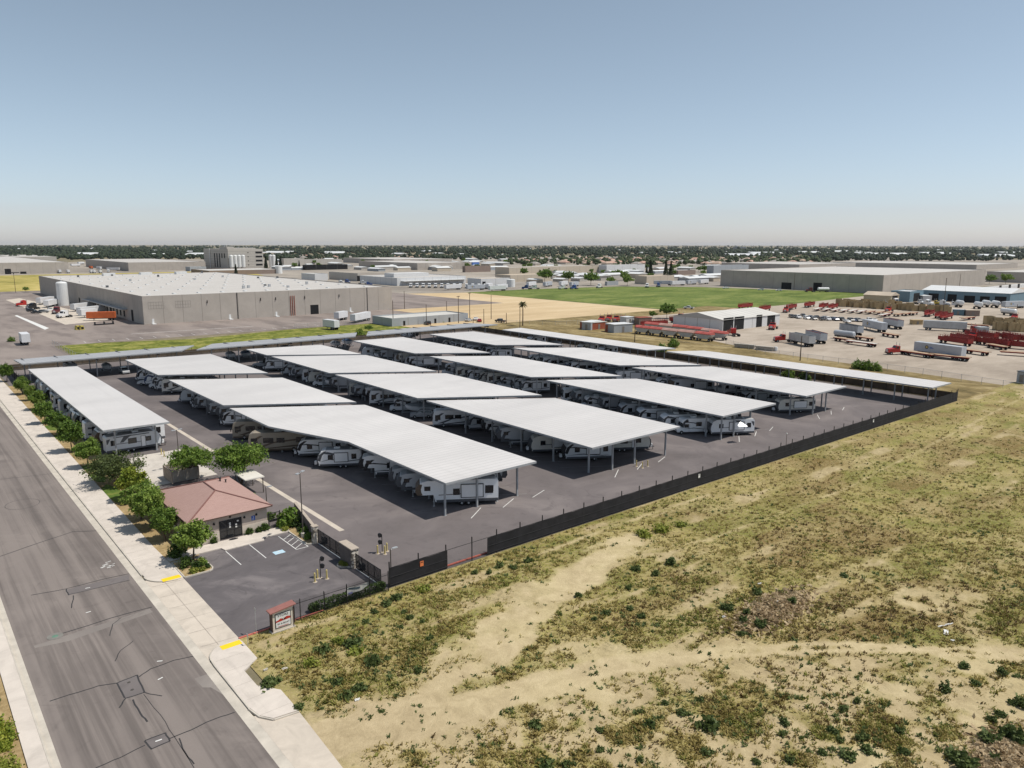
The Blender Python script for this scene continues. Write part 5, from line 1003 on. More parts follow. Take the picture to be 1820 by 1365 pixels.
travel_trailer('tt0', 8.4, 0); travel_trailer('tt1', 7.4, 1, gm_='rv_graphite'); travel_trailer('tt2', 9.2, 2, gm_='rv_graphite'); travel_trailer('tt3', 8.0, 3, 'rv_grey'); travel_trailer('tt4', 6.4, 1, gm_='rv_blue', slide=False)
fifth_wheel('fw0', 10.2, 0); fifth_wheel('fw1', 11.6, 2, gm_='rv_brown'); fifth_wheel('fw2', 10., 3, 'rv_grey', 'rv_graphite')
class_a('ca0', 10.6, 'rv_tan', 'rv_brown', 4); class_a('ca1', 10., 'rv_white', 'rv_graphite', 4); class_a('ca2', 10.4, 'rv_white', 'rv_black', 4); class_c('cc0'); class_c('cc1', 8., 'rv_white', 0); boat('bo0', 'cover_grey'); boat('bo1', 'cover_blue')
car('pk', 'pickup', 'pickup_truck', pm('car_white', (.7, .7, .7), .25, .03, spec=.5)); car('sv', 'suv', 'parked_car', pm('car_silver', (.4, .41, .42), .25, .03, spec=.5)); car('sd', 'sedan', 'parked_car', pm('car_dark', (.03, .032, .035), .2, .03, spec=.5))
DESC = {'tt0': 'white travel trailer with black swooshes', 'tt1': 'short white trailer with grey curves', 'tt2': 'long white trailer with grey slashes', 'tt3': 'silver trailer with black band', 'tt4': 'smallest white trailer with blue curves', 'fw0': 'tall white fifth-wheel with black swooshes', 'fw1': 'tall white fifth-wheel with brown nose', 'fw2': 'silver-grey fifth-wheel trailer', 'ca0': 'tan and brown motorhome', 'ca1': 'white motorhome with grey diagonal stripes', 'ca2': 'white motorhome with black diagonal stripes', 'cc0': 'white over-cab camper', 'cc1': 'white over-cab camper with black swoosh', 'bo0': 'grey-covered boat on a trailer', 'bo1': 'blue-covered boat on a trailer', 'pk': 'white pickup truck', 'sv': 'silver parked car', 'sd': 'dark parked sedan'}
CN = {(0, 0): 'kinked near canopy', (0, 1): 'first-row middle canopy', (0, 2): 'first-row far canopy', (1, 0): 'second-row near canopy', (1, 1): 'second-row second canopy', (1, 2): 'second-row third canopy', (1, 3): 'second-row farthest canopy', (2, 0): 'third-row near canopy', (2, 1): 'third-row middle canopy', (2, 2): 'third-row far canopy', (3, 0): 'fourth-row near canopy', (3, 1): 'fourth-row middle canopy', (3, 2): 'fourth-row far canopy'}
A_D = math.atan2(-.538, .843)
EXPL = {(0, 0): [('fw1', 812, 894), ('fw2', 762, 878), ('fw2', 748, 868), ('fw0', 695, 845), ('tt1', 604, 829), ('tt0', 572, 810), ('ca0', 500, 801), ('ca0', 466, 778), ('fw0', 545, 792)],
 (1, 0): [('tt0', 1042, 816), ('tt2', 985, 803), ('fw2', 930, 792), ('fw0', 900, 776), ('tt1', 862, 764), ('ca1', 812, 757)], (2, 0): [('tt2', 1296, 772), ('cc1', 1234, 769), ('tt1', 1203, 763), ('tt0', 1165, 752), ('fw2', 1100, 732), ('tt3', 1130, 743)], (3, 0): [('tt2', 1410, 732), ('bo0', 1292, 702), ('tt3', 1345, 718)]}
MIXL = ['tt0', 'tt1', 'fw0', 'tt2', 'cc0', 'tt3', 'fw2', 'tt4', 'ca1', 'tt1', 'fw1', 'bo0', 'ca2', 'tt0', 'cc1', 'tt3', None, 'sv', 'fw2', 'tt2', None]
RQ = random.Random(21); rows_x = sorted(set((a, b) for a, b, *_ in RVROWS)); seen = set(); used_keys = {}
def put(key, x, y, rz, label, group):
    p, L, _ = RV[key]; dup(p, (x, y, 0), rz, label, group, {'body': RQ.choice(('rv_white', 'rv_white', 'rv_white', 'rv_cream', 'rv_pale'))} if key in ('tt0', 'tt1', 'tt2', 'fw0', 'fw1', 'ca1', 'ca2', 'cc0') else None, RQ.uniform(1.04, 1.12))
for xl, xr, yf, yn, i in RVROWS:
    ri = rows_x.index((xl, xr)); ex = EXPL.get((ri, i)); n = int((yf-max(yn, 90)-1.5)/4.6) if i else 13; cnt = 0
    todo = []
    for key, px, py in (ex or []) if i == 0 else []:
        x, y = g(px, py); todo.append((y+.638*(x-xl), key, x, y))
    for k in range(n, -1, -1):
        yi = yf-2.3-4.6*k; dx = RQ.uniform(.6, 2.4); key = MIXL[(k*7+ri*5+i*3+RQ.randint(0, 3)) % 21]
        if key is None or any(abs(yi-q[0]) < 4.3 for q in todo): continue
        if i == 0 and todo and yi < max(q[0] for q in todo): continue
        if yi < (99 if i == 0 else yn+2.0): continue
        L = RV[key][1]*1.08; cx = xl+dx+.843*L/2; cy = yi-.538*(dx/.843+L/2)
        if cy-.538*L/2 < 84: continue
        todo.append((yi, key, cx, cy))
    for c, (yi, key, cx, cy) in enumerate(sorted(todo)): put(key, cx, cy, A_D+PI, '%s, %s along the left edge of the %s' % (DESC[key], ORD[c], CN[(ri, i)]), 'vehicles parked under the canopies')
# vehicles on the right-hand side that show between the posts
for ri, i, xr, pts in ((0, 0, 77.7, ((98, 'fw2'), (107, 'tt3'))), (1, 0, 114.6, ((97.6, 'tt2'), (102.2, 'tt0'), (111.4, 'fw2'), (121, 'tt1'))), (2, 0, 148.2, ((99, 'tt3'), (104, 'fw2'), (113, 'tt0'))), (3, 0, 180, ((106, 'tt3'), (116, 'tt0'))), (0, 1, 77.7, ((160, 'tt1'), (172, 'tt0'), (183, 'ca1'))), (1, 1, 114.6, ((136, 'tt2'), (146, 'tt0'), (158, 'fw2'))), (2, 1, 148.2, ((146, 'tt1'), (158, 'tt3'), (170, 'tt0'))), (3, 1, 180, ((142, 'tt2'), (156, 'tt0')))):
    for c, (y, key) in enumerate(pts):
        p, L, _ = RV[key]; x = xr-1.2-.843*L/2; yc = y+.538*L/2*.6-3.2
        put(key, x, yc, A_D, '%s, %s along the right edge of the %s' % (DESC[key], ORD[c], CN[(ri, i)]), 'vehicles parked under the canopies')
# the raised door panel of the trailer at the front of the third row
x, y = g(1318, 756, 3.6); mb = MB(); mb.add([(-1.3, -.2, 0), (.9, -.9, -.1), (1.1, .4, .1), (.3, .5, .75), (-.9, .3, .15)], [(0, 1, 2, 3, 4)]); mb.add([(-1.3, -.2, -.05), (.9, -.9, -.15), (1.1, .4, .05)], [(0, 1, 2)]); tag(mb.build('awning_sheet', 'rv_white', loc=(x, y, 3.5), fix=False), 'pointed white awning sheet lifted over the trailer at the third-row front', 'awning')
# street-side canopy: one row of trailers across it, rear row: noses towards the lot
seqA = ['tt2', 'fw1', 'tt0', 'ca1', 'tt3', 'fw0', 'tt1', 'tt2', 'cc0', 'fw2', 'tt0', 'ca2', 'tt1', 'fw0', 'tt3', 'tt4', 'cc1', 'tt2']
for i, key in enumerate(seqA):
    p, L, _ = RV[key]; put(key, 29.2+L/2 if i else 34.6, 157.6+i*4.75, PI if i % 3 else 0, '%s, %s from the office under street-side canopy' % (DESC[key], ORD[i]), 'vehicles parked under the canopies')
for i, (px, py, key, lb) in enumerate(((195, 662, 'bo0', 'grey-covered boat under the rear left canopy near its post'), (226, 666, 'sv', 'small silver car next to the boat under the rear left canopy'), (266, 684, 'pk', 'white pickup at the left front of the first-row far canopy'), (417, 640, 'bo0', 'grey-covered boat, left of two at the rear gap between canopies'), (444, 638, 'bo1', 'blue-covered boat, right of two at the rear gap between canopies'), (604, 619, 'bo0', 'grey-covered boat under the right end of the rear middle canopy'), (625, 616, 'bo1', 'blue-covered boat under the right end of the rear middle canopy'), (520, 634, 'tt3', 'silver trailer under the rear middle canopy'), (735, 603, 'fw2', 'grey fifth-wheel under the rear right canopy'), (130, 668, 'tt1', 'white trailer deep under the rear left canopy'))):
    x, y = g(px, py); y = max(y, 256) if key != 'pk' else y; put(key, x, y+(3 if key not in ('sv', 'pk') else 0), -PI/2 if key != 'pk' else PI-.5, lb, 'vehicles parked under the canopies')
for i, (y, key) in enumerate(((225, 'tt1'), (215, 'bo0'), (196, 'tt0'), (186, 'cc0'))): put(key, 200.5, y, PI, '%s, %s from the back in the last row' % (DESC[key], ORD[i]), 'vehicles parked under the canopies')
# ================================================================ buildings beyond the yard
def tilt(name, c, var=.16):
    t = NT(name); a = t.noise(.12, 5, .65, None, .5); b = t.noise(1, 4, .6, t.pos((.5, .5, .06))); f = t.noise(2.5, 4, .6)
    col = t.ramp(a, [(.3, tuple(x*(1-var) for x in c)), (.6, c), (.75, tuple(x*1.1 for x in c))]); col = t.mix(t.math('MULTIPLY', b, .5), col, tuple(x*(1-var*1.3) for x in c)); col = t.mix(t.math('MULTIPLY', f, .3), col, tuple(x*.85 for x in c))
    return t.out(col, .9, spec=.15)
K['tilt'] = tilt('tilt_up_concrete', (.45, .405, .36), .18); K['tilt2'] = tilt('pale_tilt_up', (.46, .43, .39), .1); K['tilt_beige'] = tilt('beige_tilt_up', (.52, .45, .36), .08); K['wall_white'] = tilt('white_metal_wall', (.62, .62, .62), .06); K['wall_grey'] = tilt('grey_metal_wall', (.36, .38, .4), .08); K['wall_blue'] = tilt('blue_metal_wall', (.16, .24, .29), .1); K['wall_brown'] = tilt('brown_wall', (.26, .2, .17), .1)
K['wh_roof'] = roofmat('warehouse_white_roof', (.53, .5, .465), 6., 1, .8, .1); K['wh_roof2'] = roofmat('pale_roof', (.58, .56, .52), 5., 0, .8, .12); K['roof_tan'] = pm('tan_flat_roof', (.5, .42, .33), .9, .1, .1, obj=False); K['joint'] = pm('panel_joint', (.22, .2, .18), .9, .1); K['dark'] = pm('dark_opening', (.012, .012, .013), .9, .1); K['white_metal'] = pm('white_metal', (.66, .66, .65), .45, .05, .3); K['rust'+'y'] = pm('rust_red_metal', (.32, .09, .05), .6, .15, .6)
def bld(name, lb, cat, corner, top, left=None, right=None, wall='tilt', roof='wh_roof', jw=9., par=.5, ly=None, lx=None, doors=(), group=None, zb=-.08, joints=True, h=None):
    x0, y0 = g(*corner); H_ = h or hgt(x0, y0, top); LY = ly or max(3, along(x0, y0, 'y', left)); LX = lx or max(3, along(x0, y0, 'x', right))
    t = thing(name, lb, cat, (x0, y0, 0), 0, group); mb = MB(); w_ = .35
    for a in ((0, 0, LX, w_), (0, LY-w_, LX, LY), (0, w_+.001, w_, LY-w_-.001), (LX-w_, w_+.001, LX, LY-w_-.001)): mb.bx(a[0], a[1], zb, a[2], a[3], H_, 0)
    if joints:
        for i in range(1, int(LX/jw)): x = i*LX/int(LX/jw); mb.bx(x-.09, -.012, 0, x+.09, .001, H_-.02, 1)
        for i in range(1, int(LY/jw)): y = i*LY/int(LY/jw); mb.bx(-.012, y-.09, 0, .001, y+.09, H_-.02, 1)
    mb.build('wall', [wall, 'joint'], t, fix=False); mb = MB(); mb.bx(w_, w_, H_-par-.3, LX-w_, LY-w_, H_-par); mb.build('roof', roof, t, fix=False)
    for f, u, wd, z0, z1 in doors:
        mb = MB()
        if f == 'x': mb.bx(u*LX-wd/2, -.06, z0, u*LX+wd/2, .02, z1)
        else: mb.bx(-.06, u*LY-wd/2, z0, .02, u*LY+wd/2, z1)
        mb.build('door', 'dark', t, fix=False)
    return t, LX, LY, H_
for nm, poly, m in (('warehouse_pavement', [(28, 343), (240, 342), (240, 404), (330, 404), (330, 760), (28, 760)], 'whlot'), ('green_strip', [(50, 300), (196, 300), (196, 340), (150, 341), (100, 332), (52, 347)], 'greenstrip'), ('dirt_field', [(196, 300), (240, 296), (375, 276), (372, 310), (377, 511), (330, 530), (240, 404), (240, 342), (196, 342)], 'dirt'),
                    ('green_field', [(375, 276), (458, 273), (615, 280), (640, 300), (603, 440), (549, 496), (450, 515), (377, 513)], 'greenfield'), ('truck_yard', [(246, 60), (700, 20), (1000, 250), (615, 282), (458, 272), (330, 278), (290, 246), (284, 231), (255, 155.6)], 'gravel'), ('rear_verge', [(25, 284.3), (212.3, 284.3), (212.3, 300), (25, 300)], 'verge'), ('side_road', [(-80, 290), (50, 296), (50, 345), (28, 346), (-80, 346)], 'whlot'), ('yellow_field', [(-400, 735), (330, 765), (430, 1150), (-400, 1150)], 'yellowfield')):
    sheet(nm, poly, {'warehouse_pavement': -.01, 'green_strip': -.02, 'dirt_field': -.025, 'green_field': -.03, 'truck_yard': -.012, 'rear_verge': -.04, 'side_road': -.015, 'yellow_field': -.035}[nm], m)
# city floor beyond: streets, yards
sheet('industrial_pavement', [(-600, 1150), (-200, 760), (330, 762), (330, 531), (377, 514), (450, 516), (549, 497), (604, 441), (640, 301), (1000, 252), (2400, 500), (2600, 1700), (600, 2100)], -.045, 'city')
# --- main warehouse
wt, LX, LY, WH = bld('warehouse', 'large concrete warehouse with a white roof behind the parking canopies', 'warehouse', (256.5, 577), 526.5, 72, 697, jw=9.4, doors=[('x', .64, 5, .1, 5.4)])
for u, wd, z1 in ((.07, 4, 6), (.22, 3, 6), (.5, 4, 5), (.62, 3, 5)): mb = MB(); mb.bx(-.07, u*LY-wd/2, .1, .02, u*LY+wd/2, z1); mb.build('door', 'dark', wt, fix=False)
mb = MB(); mb.bx(-3.2, .1*LY, 5.4, .02, .42*LY, 5.8); mb.build('dock_canopy', 'steel', wt, fix=False)
for i in range(12): mb = MB(); y = (.12+.025*i)*LY; mb.bx(-.08, y, 1.2, .02, y+3, 4.4); mb.build('dock_door', 'dark', wt, fix=False)
mb = MB()
for k in range(2):
    for i in range(7): mb.bx(2.5+k*13+i*1.25, -.03, 7.6, 2.6+k*13+i*1.25, .001, 11)
    for z in (7.6, 9.2, 10.9): mb.bx(2.5+k*13, -.031, z, 10.1+k*13, .0005, z+.1)
mb.build('wall_score_lines', 'joint', wt, fix=False)
for i, u in enumerate((.03, .3, .48, .8)):
    mb = MB(); x = u*LX; mb.bx(x-.9, -2.2, 0, x+.9, -.02, .4); mb.bx(x-.5, -.1, .4, x+.5, -.015, 2.7); mb.build('exit_door', 'white_metal', wt, fix=False)
for u in (.33, .88): mb = MB(); mb.tube((u*LX, -.15, 0), (u*LX, -.15, WH), .16, .16, 6); mb.build('downspout', 'black_metal', wt)
for u in (.54, .548, .556): mb = MB(); mb.tube((u*LX, -.2, 0), (u*LX, -.2, WH-3), .2, .2, 6); mb.build('fire_riser', 'rusty', wt)
for u in (.22, .42, .48, .6, .75): mb = MB(); mb.bx(u*LX-.1, -.5, WH-5, u*LX+.1, -.02, WH-3.4); mb.build('wall_lamp', 'black_metal', wt, fix=False)
n = 0
for i in range(11):
    for j in range(9):
        x, y = (i+.6)*LX/11.3, (j+.5)*LY/9.1; mb = MB(); mb.bx(x-.9, y-1.6, WH-.5, x+.9, y+1.6, WH-.3, 0, ); mb.bx(x-.75, y-1.4, WH-.3, x+.75, y+1.4, WH-.05, 0); mb.build('skylight', 'white_metal', wt, fix=False)
for i in range(16): mb = MB(); x, y = R_.uniform(4, LX-4), R_.uniform(4, LY-4); mb.bx(x-.7, y-.6, WH-.5, x+.7, y+.6, WH+R_.uniform(.4, 1.4)); mb.build('roof_unit', 'rv_graphite' if i % 2 else 'galv', wt, fix=False)
for i in range(3): mb = MB(); mb.bx(LX*(.3+.2*i), LY*.93, WH-.5, LX*(.3+.2*i)+9, LY*.95, WH+1.6); mb.build('roof_plant', 'white_metal', wt, fix=False)
def silo(lb, x, y, r, h, mat='white_metal', grp=None, legs=False):
    t = thing('silo', lb, 'silo', (x, y, 0), 0, grp); mb = MB(); z0 = h*.18 if legs else 0; mb.lathe([(r*.3, z0*.3), (r, z0+.1), (r, h*.93), (r*.75, h*.98), (0, h)] if legs else [(r, -.05), (r, h*.93), (r*.75, h*.98), (0, h)], 20); mb.build('tank', mat, t, smooth=False)
    mb = MB(); mb.tube((r+.15, 0, 0), (r+.15, 0, h), .08, .08, 5); mb.bx(-.4, -.4, h*.97, .4, .4, h+.5); mb.build('ladder', 'galv', t); return t
x, y = g(113, 543); silo('tall white silo beside the dark loading wall of the large warehouse', x, y, 3.3, hgt(x, y, 500))
# parking marks beyond the green strip
mb = MB(); a, b = g(95, 611), g(450, 584); 
for i in range(22): x = 62+i*5.4; mb.strip([(x, 346.5), (x+.3, 353)], .16, .0)
mb.strip([(84, 368), (139, 365.5)], .5, .0); 
mb.add([(*g(30, 560), .0), (*g(87, 583), .0), (*g(80, 586), .0), (*g(26, 561), .0)], [range(4)]); struct('warehouse_lot_lines', mb, 'white_paint')
sheet('dock_apron', [g(10, 533), g(35, 530), g(206, 568), g(116, 577)], .003, 'apron')
# --- other buildings: corner px, top px, left px, right px
BL = [('office_warehouse', 'low grey metal building with dark left end beyond the rear canopies', 'building', (697, 580.5), 566, 662, 832, 'wall_grey', 'wh_roof2', 9, (('x', .15, 1.2, 0, 2.4), ('x', .55, 1.2, 0, 2.4), ('x', .74, 1.2, 0, 2.4))),
      ('warehouse', 'long grey warehouse at the far right with a dark left wall', 'warehouse', (1568, 522.5), 489, 1280, 1750, 'tilt', 'wh_roof', 14, (('y', .36, 8, 0, 7), ('y', .55, 10, 0, 6))),
      ('workshop', 'white truck workshop with a gabled roof and open bays in the red truck yard', 'workshop', (1284, 589), 569, 1196, 1385, 'wall_white', 'wh_roof2', 7, (('x', .09, 8, 0, 6.2), ('x', .27, 8, 0, 6.2), ('x', .62, 5, 0, 6), ('x', .84, 7, 0, 5))),
      ('workshop', 'long blue metal workshop with dark bays at the back of the truck yard', 'workshop', (1794, 541.5), 522, 1638, 1822, 'wall_blue', 'wh_roof2', 12, (('y', .1, 7, 0, 5.2), ('y', .27, 6, 0, 4.8), ('y', .44, 7, 0, 4.8), ('y', .64, 6, 0, 5.2), ('y', .86, 7, 0, 5.2))),
      ('warehouse', 'concrete warehouse at the left edge beyond the yellow field', 'warehouse', (-70, 489), 468, -120, 123, 'tilt', 'wh_roof', 14, (('x', .42, 7, 0, 7), ('x', .56, 7, 0, 3))),
      ('warehouse', 'long low concrete warehouse left of the grain tower', 'warehouse', (229, 482), 466.5, 153, 366, 'tilt', 'wh_roof', 16, ()),
      ('warehouse', 'pale flat-roofed shed behind the left-edge warehouse', 'warehouse', (25, 464), 456.5, -10, 101, 'tilt2', 'wh_roof', 30, ()),
      ('warehouse', 'white-panelled tall warehouse right of the grain tower', 'warehouse', (505, 476), 459.5, 498, 542, 'tilt2', 'wh_roof', 12, ()),
      ('warehouse', 'white-panelled long warehouse behind the low dark shed', 'warehouse', (542, 470), 461, 536, 608, 'tilt2', 'wh_roof', 16, ()),
      ('open_shed', 'low dark-fronted shed with a pale roof right of the grain tower', 'shed', (543, 480), 471, 538, 618, 'dark', 'wh_roof2', 16, ()),
      ('warehouse', 'far warehouse with a long dark side in the middle distance', 'warehouse', (700, 470), 461, 610, 803, 'tilt', 'wh_roof', 20, ()),
      ('warehouse', 'wide concrete warehouse behind the white food plant', 'warehouse', (742, 480), 467.5, 638, 838, 'tilt', 'wh_roof', 14, (('x', .25, 5, 0, 6), ('x', .9, 4, 0, 6))),
      ('container_office', 'bright blue box building behind the white plant', 'building', (840, 476), 466, 838, 852, pm('bright_blue_wall', (.08, .16, .4), .6), 'wh_roof2', 30, ()),
      ('shed', 'dark open-fronted shed right of the wide concrete warehouse', 'shed', (827, 484), 473, 822, 872, 'wall_brown', 'wh_roof2', 9, ()),
      ('food_plant', 'white flat-roofed plant with a grey left wall and dock trailers in front', 'factory', (706, 508), 494, 640, 828, 'wall_white', 'wh_roof', 10, ()),
      ('food_plant', 'white cube plant with a grey left wall right of the dock trailers', 'factory', (855, 510), 495.5, 831, 906, 'wall_white', 'roof_tan', 14, (('x', .1, 4, 0, 5),)),
      ('warehouse', 'pale panelled warehouse in front of the long beige one', 'warehouse', (907, 501), 489, 880, 979, 'tilt_beige', 'roof_tan', 9, ()),
      ('warehouse', 'long beige panelled warehouse with dark joints beside the green field', 'warehouse', (905, 489.5), 475.5, 880, 1064, 'tilt_beige', 'wh_roof', 12, ()),
      ('warehouse', 'big white-roofed shed at the right end of the beige warehouse', 'warehouse', (1078, 485), 471.5, 1064, 1146, 'wall_white', 'wh_roof', 14, ()),
      ('shed', 'small pale blue shed at the edge of the green field', 'shed', (1079, 507.5), 500.5, 1075, 1099, 'wall_grey', 'wh_roof2', 20, ()),
      ('warehouse', 'tan block building beside the twin dark conifers', 'warehouse', (1149, 505.5), 491, 1128, 1198, 'tilt_beige', 'roof_tan', 10, ()),
      ('shed', 'low dark shed behind the tan block building', 'shed', (1205, 489), 481, 1190, 1236, 'wall_brown', 'wh_roof2', 12, ()),
      ('warehouse', 'grey building at the left end of the far right warehouse', 'warehouse', (1268, 486), 472, 1256, 1330, 'wall_grey', 'wh_roof', 14, ()),
      ('warehouse', 'white-roofed warehouse directly behind the long grey one', 'warehouse', (1420, 482), 470, 1282, 1520, 'tilt', 'wh_roof', 16, ()),
      ('warehouse', 'very wide far warehouse with a dark left wall at the right', 'warehouse', (1735, 480), 470.5, 1480, 1808, 'tilt', 'wh_roof', 16, ()),
      ('warehouse', 'dark warehouse wall at the right edge behind two trees', 'warehouse', (1822, 503), 484, 1752, 1900, 'tilt', 'wh_roof', 16, ()),
      ('shed', 'open tan metal shed at the back of the truck yard', 'shed', (1582, 541), 526, 1534, 1597, pm('tan_metal_wall', (.42, .36, .25), .6), 'roof_tan', 30, (('x', .5, 8, 0, 6),)),
      ('shed', 'white open lean-to at the left end of the blue workshop', 'shed', (1616, 537), 518, 1582, 1640, 'wall_blue', 'white_metal', 30, (('x', .5, 10, 0, 6),)),
      ('shed', 'small white plant building between the main warehouse and the white plant', 'building', (636, 500), 486, 585, 621+20, 'tilt2', 'wh_roof2', 14, (('x', .5, 5, 0, 6),)),
      ('shed', 'pale low building left of the small white plant building', 'building', (560, 499), 487, 536, 583, 'wall_white', 'wh_roof2', 14, ()),
      ('shed', 'long flat mill shed in front of the grain tower', 'shed', (372, 489), 481, 340, 500, 'wall_brown', 'wh_roof2', 16, ()),
      ('shed', 'low conveyor gallery left of the grain tower foot', 'shed', (338, 482), 474.5, 330, 367, 'wall_grey', 'wh_roof2', 8, ()),
      ('shed', 'white storage units in a row at the far right edge', 'building', (1760, 517), 511, 1745, 1840, 'wall_white', 'wh_roof2', 10, (('x', .2, 6, 0, 4), ('x', .4, 6, 0, 4), ('x', .6, 6, 0, 4)))]
GB = {}
for nm, lb, cat, c_, top, le, ri, wl, rf_, jw, doors in BL: GB[lb] = bld(nm, lb, cat, c_, top, le, ri, wl, rf_, jw, .5, doors=doors)
# gabled roofs on the two workshops
def gable(o, LX, LY, H_, rise, axis, mat, over=.4):
    mb = MB(); z = H_+.02
    if axis == 'x': pts = [(-over, -over, z), (LX+over, -over, z), (LX+over, LY+over, z), (-over, LY+over, z), (-over, LY/2, z+rise), (LX+over, LY/2, z+rise)]; fs = [(0, 1, 5, 4), (2, 3, 4, 5), (0, 4, 3), (1, 2, 5)]
    else: pts = [(-over, -over, z), (LX+over, -over, z), (LX+over, LY+over, z), (-over, LY+over, z), (LX/2, -over, z+rise), (LX/2, LY+over, z+rise)]; fs = [(0, 4, 5, 3), (1, 2, 5, 4), (0, 1, 4), (2, 3, 5)]
    mb.add(pts, fs); mb.add([pts[i] for i in range(4)], [(3, 2, 1, 0)], 0); ob = mb.build('gable_roof', mat, o, fix=False)
w1 = GB['white truck workshop with a gabled roof and open bays in the red truck yard']; gable(*w1, 2.6, 'x', 'wh_roof2'); w2 = GB['long blue metal workshop with dark bays at the back of the truck yard']; gable(*w2, 3., 'y', 'white_metal'); w3 = GB['open tan metal shed at the back of the truck yard']; gable(*w3, 2.2, 'y', 'roof_tan')
fp = GB['white flat-roofed plant with a grey left wall and dock trailers in front']
mb = MB(); mb.bx(fp[1]*.12, fp[2]*.3, fp[3]-.5, fp[1]*.62, fp[2]*.55, fp[3]+3.4); mb.build('upper_storey', 'wall_white', fp[0], fix=False); mb = MB(); mb.bx(fp[1]*.05, -6, 4.2, fp[1]*.98, -.02, 4.6); mb.build('dock_canopy', 'white_metal', fp[0], fix=False)
# --- grain tower
tx, ty = g(407, 479.5); TH = hgt(tx, ty, 442.5); TLX = along(tx, ty, 'x', 469); TLY = along(tx, ty, 'y', 364)
gt = thing('grain_tower', 'tall concrete grain tower with white silos standing above the skyline', 'tower', (tx, ty, 0)); mb = MB(); mb.bx(0, 0, -.1, TLX, TLY, TH); mb.bx(-.4, TLY*.02, -.1, 0, TLY*.3, TH*.55, 0)
mb.bx(TLX*.05, TLY*.1, TH, TLX*.25, TLY*.4, TH+3.5, 0); mb.bx(TLX*.3, TLY*.2, TH, TLX*.95, TLY*.6, TH+1.6, 0)
for z in range(1, 8): mb.bx(-.05, 0, z*TH/8, 0, TLY, z*TH/8+.25, 1); mb.bx(0, -.05, z*TH/8, TLX, 0, z*TH/8+.2, 1)
mb.build('wall', ['tilt2', 'joint'], gt, fix=False)
for i in range(4): mb = MB(); mb.bx(TLX*.78, -.12, TH*(.18+.2*i), TLX*.97, .02, TH*(.27+.2*i)); mb.build('window', 'dark', gt, fix=False)
for i in range(4): mb = MB(); mb.bx(TLX*.55, -.12, TH*(.2+.2*i), TLX*.58, .02, TH*(.24+.2*i)); mb.build('window', 'dark', gt, fix=False)
for i in range(5): mb = MB(); mb.bx(-.12, TLY*(.12+.1*i), TH*.1, .02, TLY*(.16+.1*i), TH*.78); mb.build('wall_slot', 'dark', gt, fix=False)
mb = MB(); mb.tube((-.8, TLY*.72, 0), (-.8, TLY*.72, TH+.5), .7, .7, 8); mb.build('flue', 'white_metal', gt)
for x_, hh in ((.1, 6), (.16, 4.5), (.5, 3), (.75, 3), (.9, 2.5)): mb = MB(); mb.bx(TLX*x_-.5, TLY*.25, TH, TLX*x_+.5, TLY*.3, TH+hh); mb.build('roof_unit', 'steel', gt, fix=False)
for i in range(4): silo('white grain silo against the tower, %s of four from the left' % ORD[i], tx+3+i*6.2, ty-4.2, 3., TH*.72, 'white_metal', 'white silos at the grain tower', True)
for i, px in enumerate((482, 487)):
    x, y = g(px, 476); silo('white silo among dark cypress right of the grain tower, %s' % ('left one' if not i else 'right one'), x, y, 3.2, 22, 'white_metal')
for i, (px, by, tp, lb) in enumerate(((908, 510, 496, 'stout white tank at the right end of the white cube plant'), (496, 486, 472, 'pale round tower standing behind the large warehouse roof'))):
    x, y = g(px, by); silo(lb, x, y, 4 if not i else 4.5, hgt(x, y, tp))
# ================================================================ trucks and trailers
K['truck_red'] = pm('truck_red', (.42, .022, .015), .35, .06, .6, spec=.5); K['truck_white'] = pm('truck_white', (.68, .68, .68), .35, .04, .6, spec=.5); K['truck_black'] = pm('truck_black', (.02, .02, .022), .3, .06, .6, spec=.5); K['truck_maroon'] = pm('truck_maroon', (.13, .02, .025), .35, .06, .6, spec=.5); K['truck_blue'] = pm('truck_blue', (.03, .07, .22), .35, .06, .6, spec=.5); K['truck_yellow'] = pm('truck_yellow', (.6, .42, .05), .4, .06, .6)
K['van_white'] = pm('trailer_white', (.64, .64, .65), .45, .06, .3); K['van_grey'] = pm('trailer_grey', (.42, .44, .47), .5, .08, .3); K['alu'] = pm('ribbed_aluminium', (.45, .46, .47), .4, .12, .5, .3); K['orange'] = pm('orange_container', (.55, .13, .04), .6, .12, .5); K['deck'] = pm('plank_deck', (.42, .3, .2), .9, .15, .8); K['deck_red'] = pm('red_frame', (.24, .025, .02), .6, .12, .6); K['deck_white'] = pm('pale_deck', (.55, .52, .47), .8, .12, .6); K['crate'] = pm('bin_plywood', (.42, .31, .17), .9, .16, .5); K['cage'] = pm('cage_red', (.26, .03, .025), .6, .2, .6); K['hop_top'] = pm('hopper_red_tarp', (.5, .12, .1), .7, .15, .4)
VH = {}
def axles(t, xs_, r=.52, W=2.45):
    for x in xs_:
        for s in (1, -1): wheel(t, x, s*(W/2-.2), r, .5)
def under(mb, x0, x1, m): mb.bx(x0, -.6, .85, x1, -.48, 1.1, m); mb.bx(x0, .48, .85, x1, .6, 1.1, m)
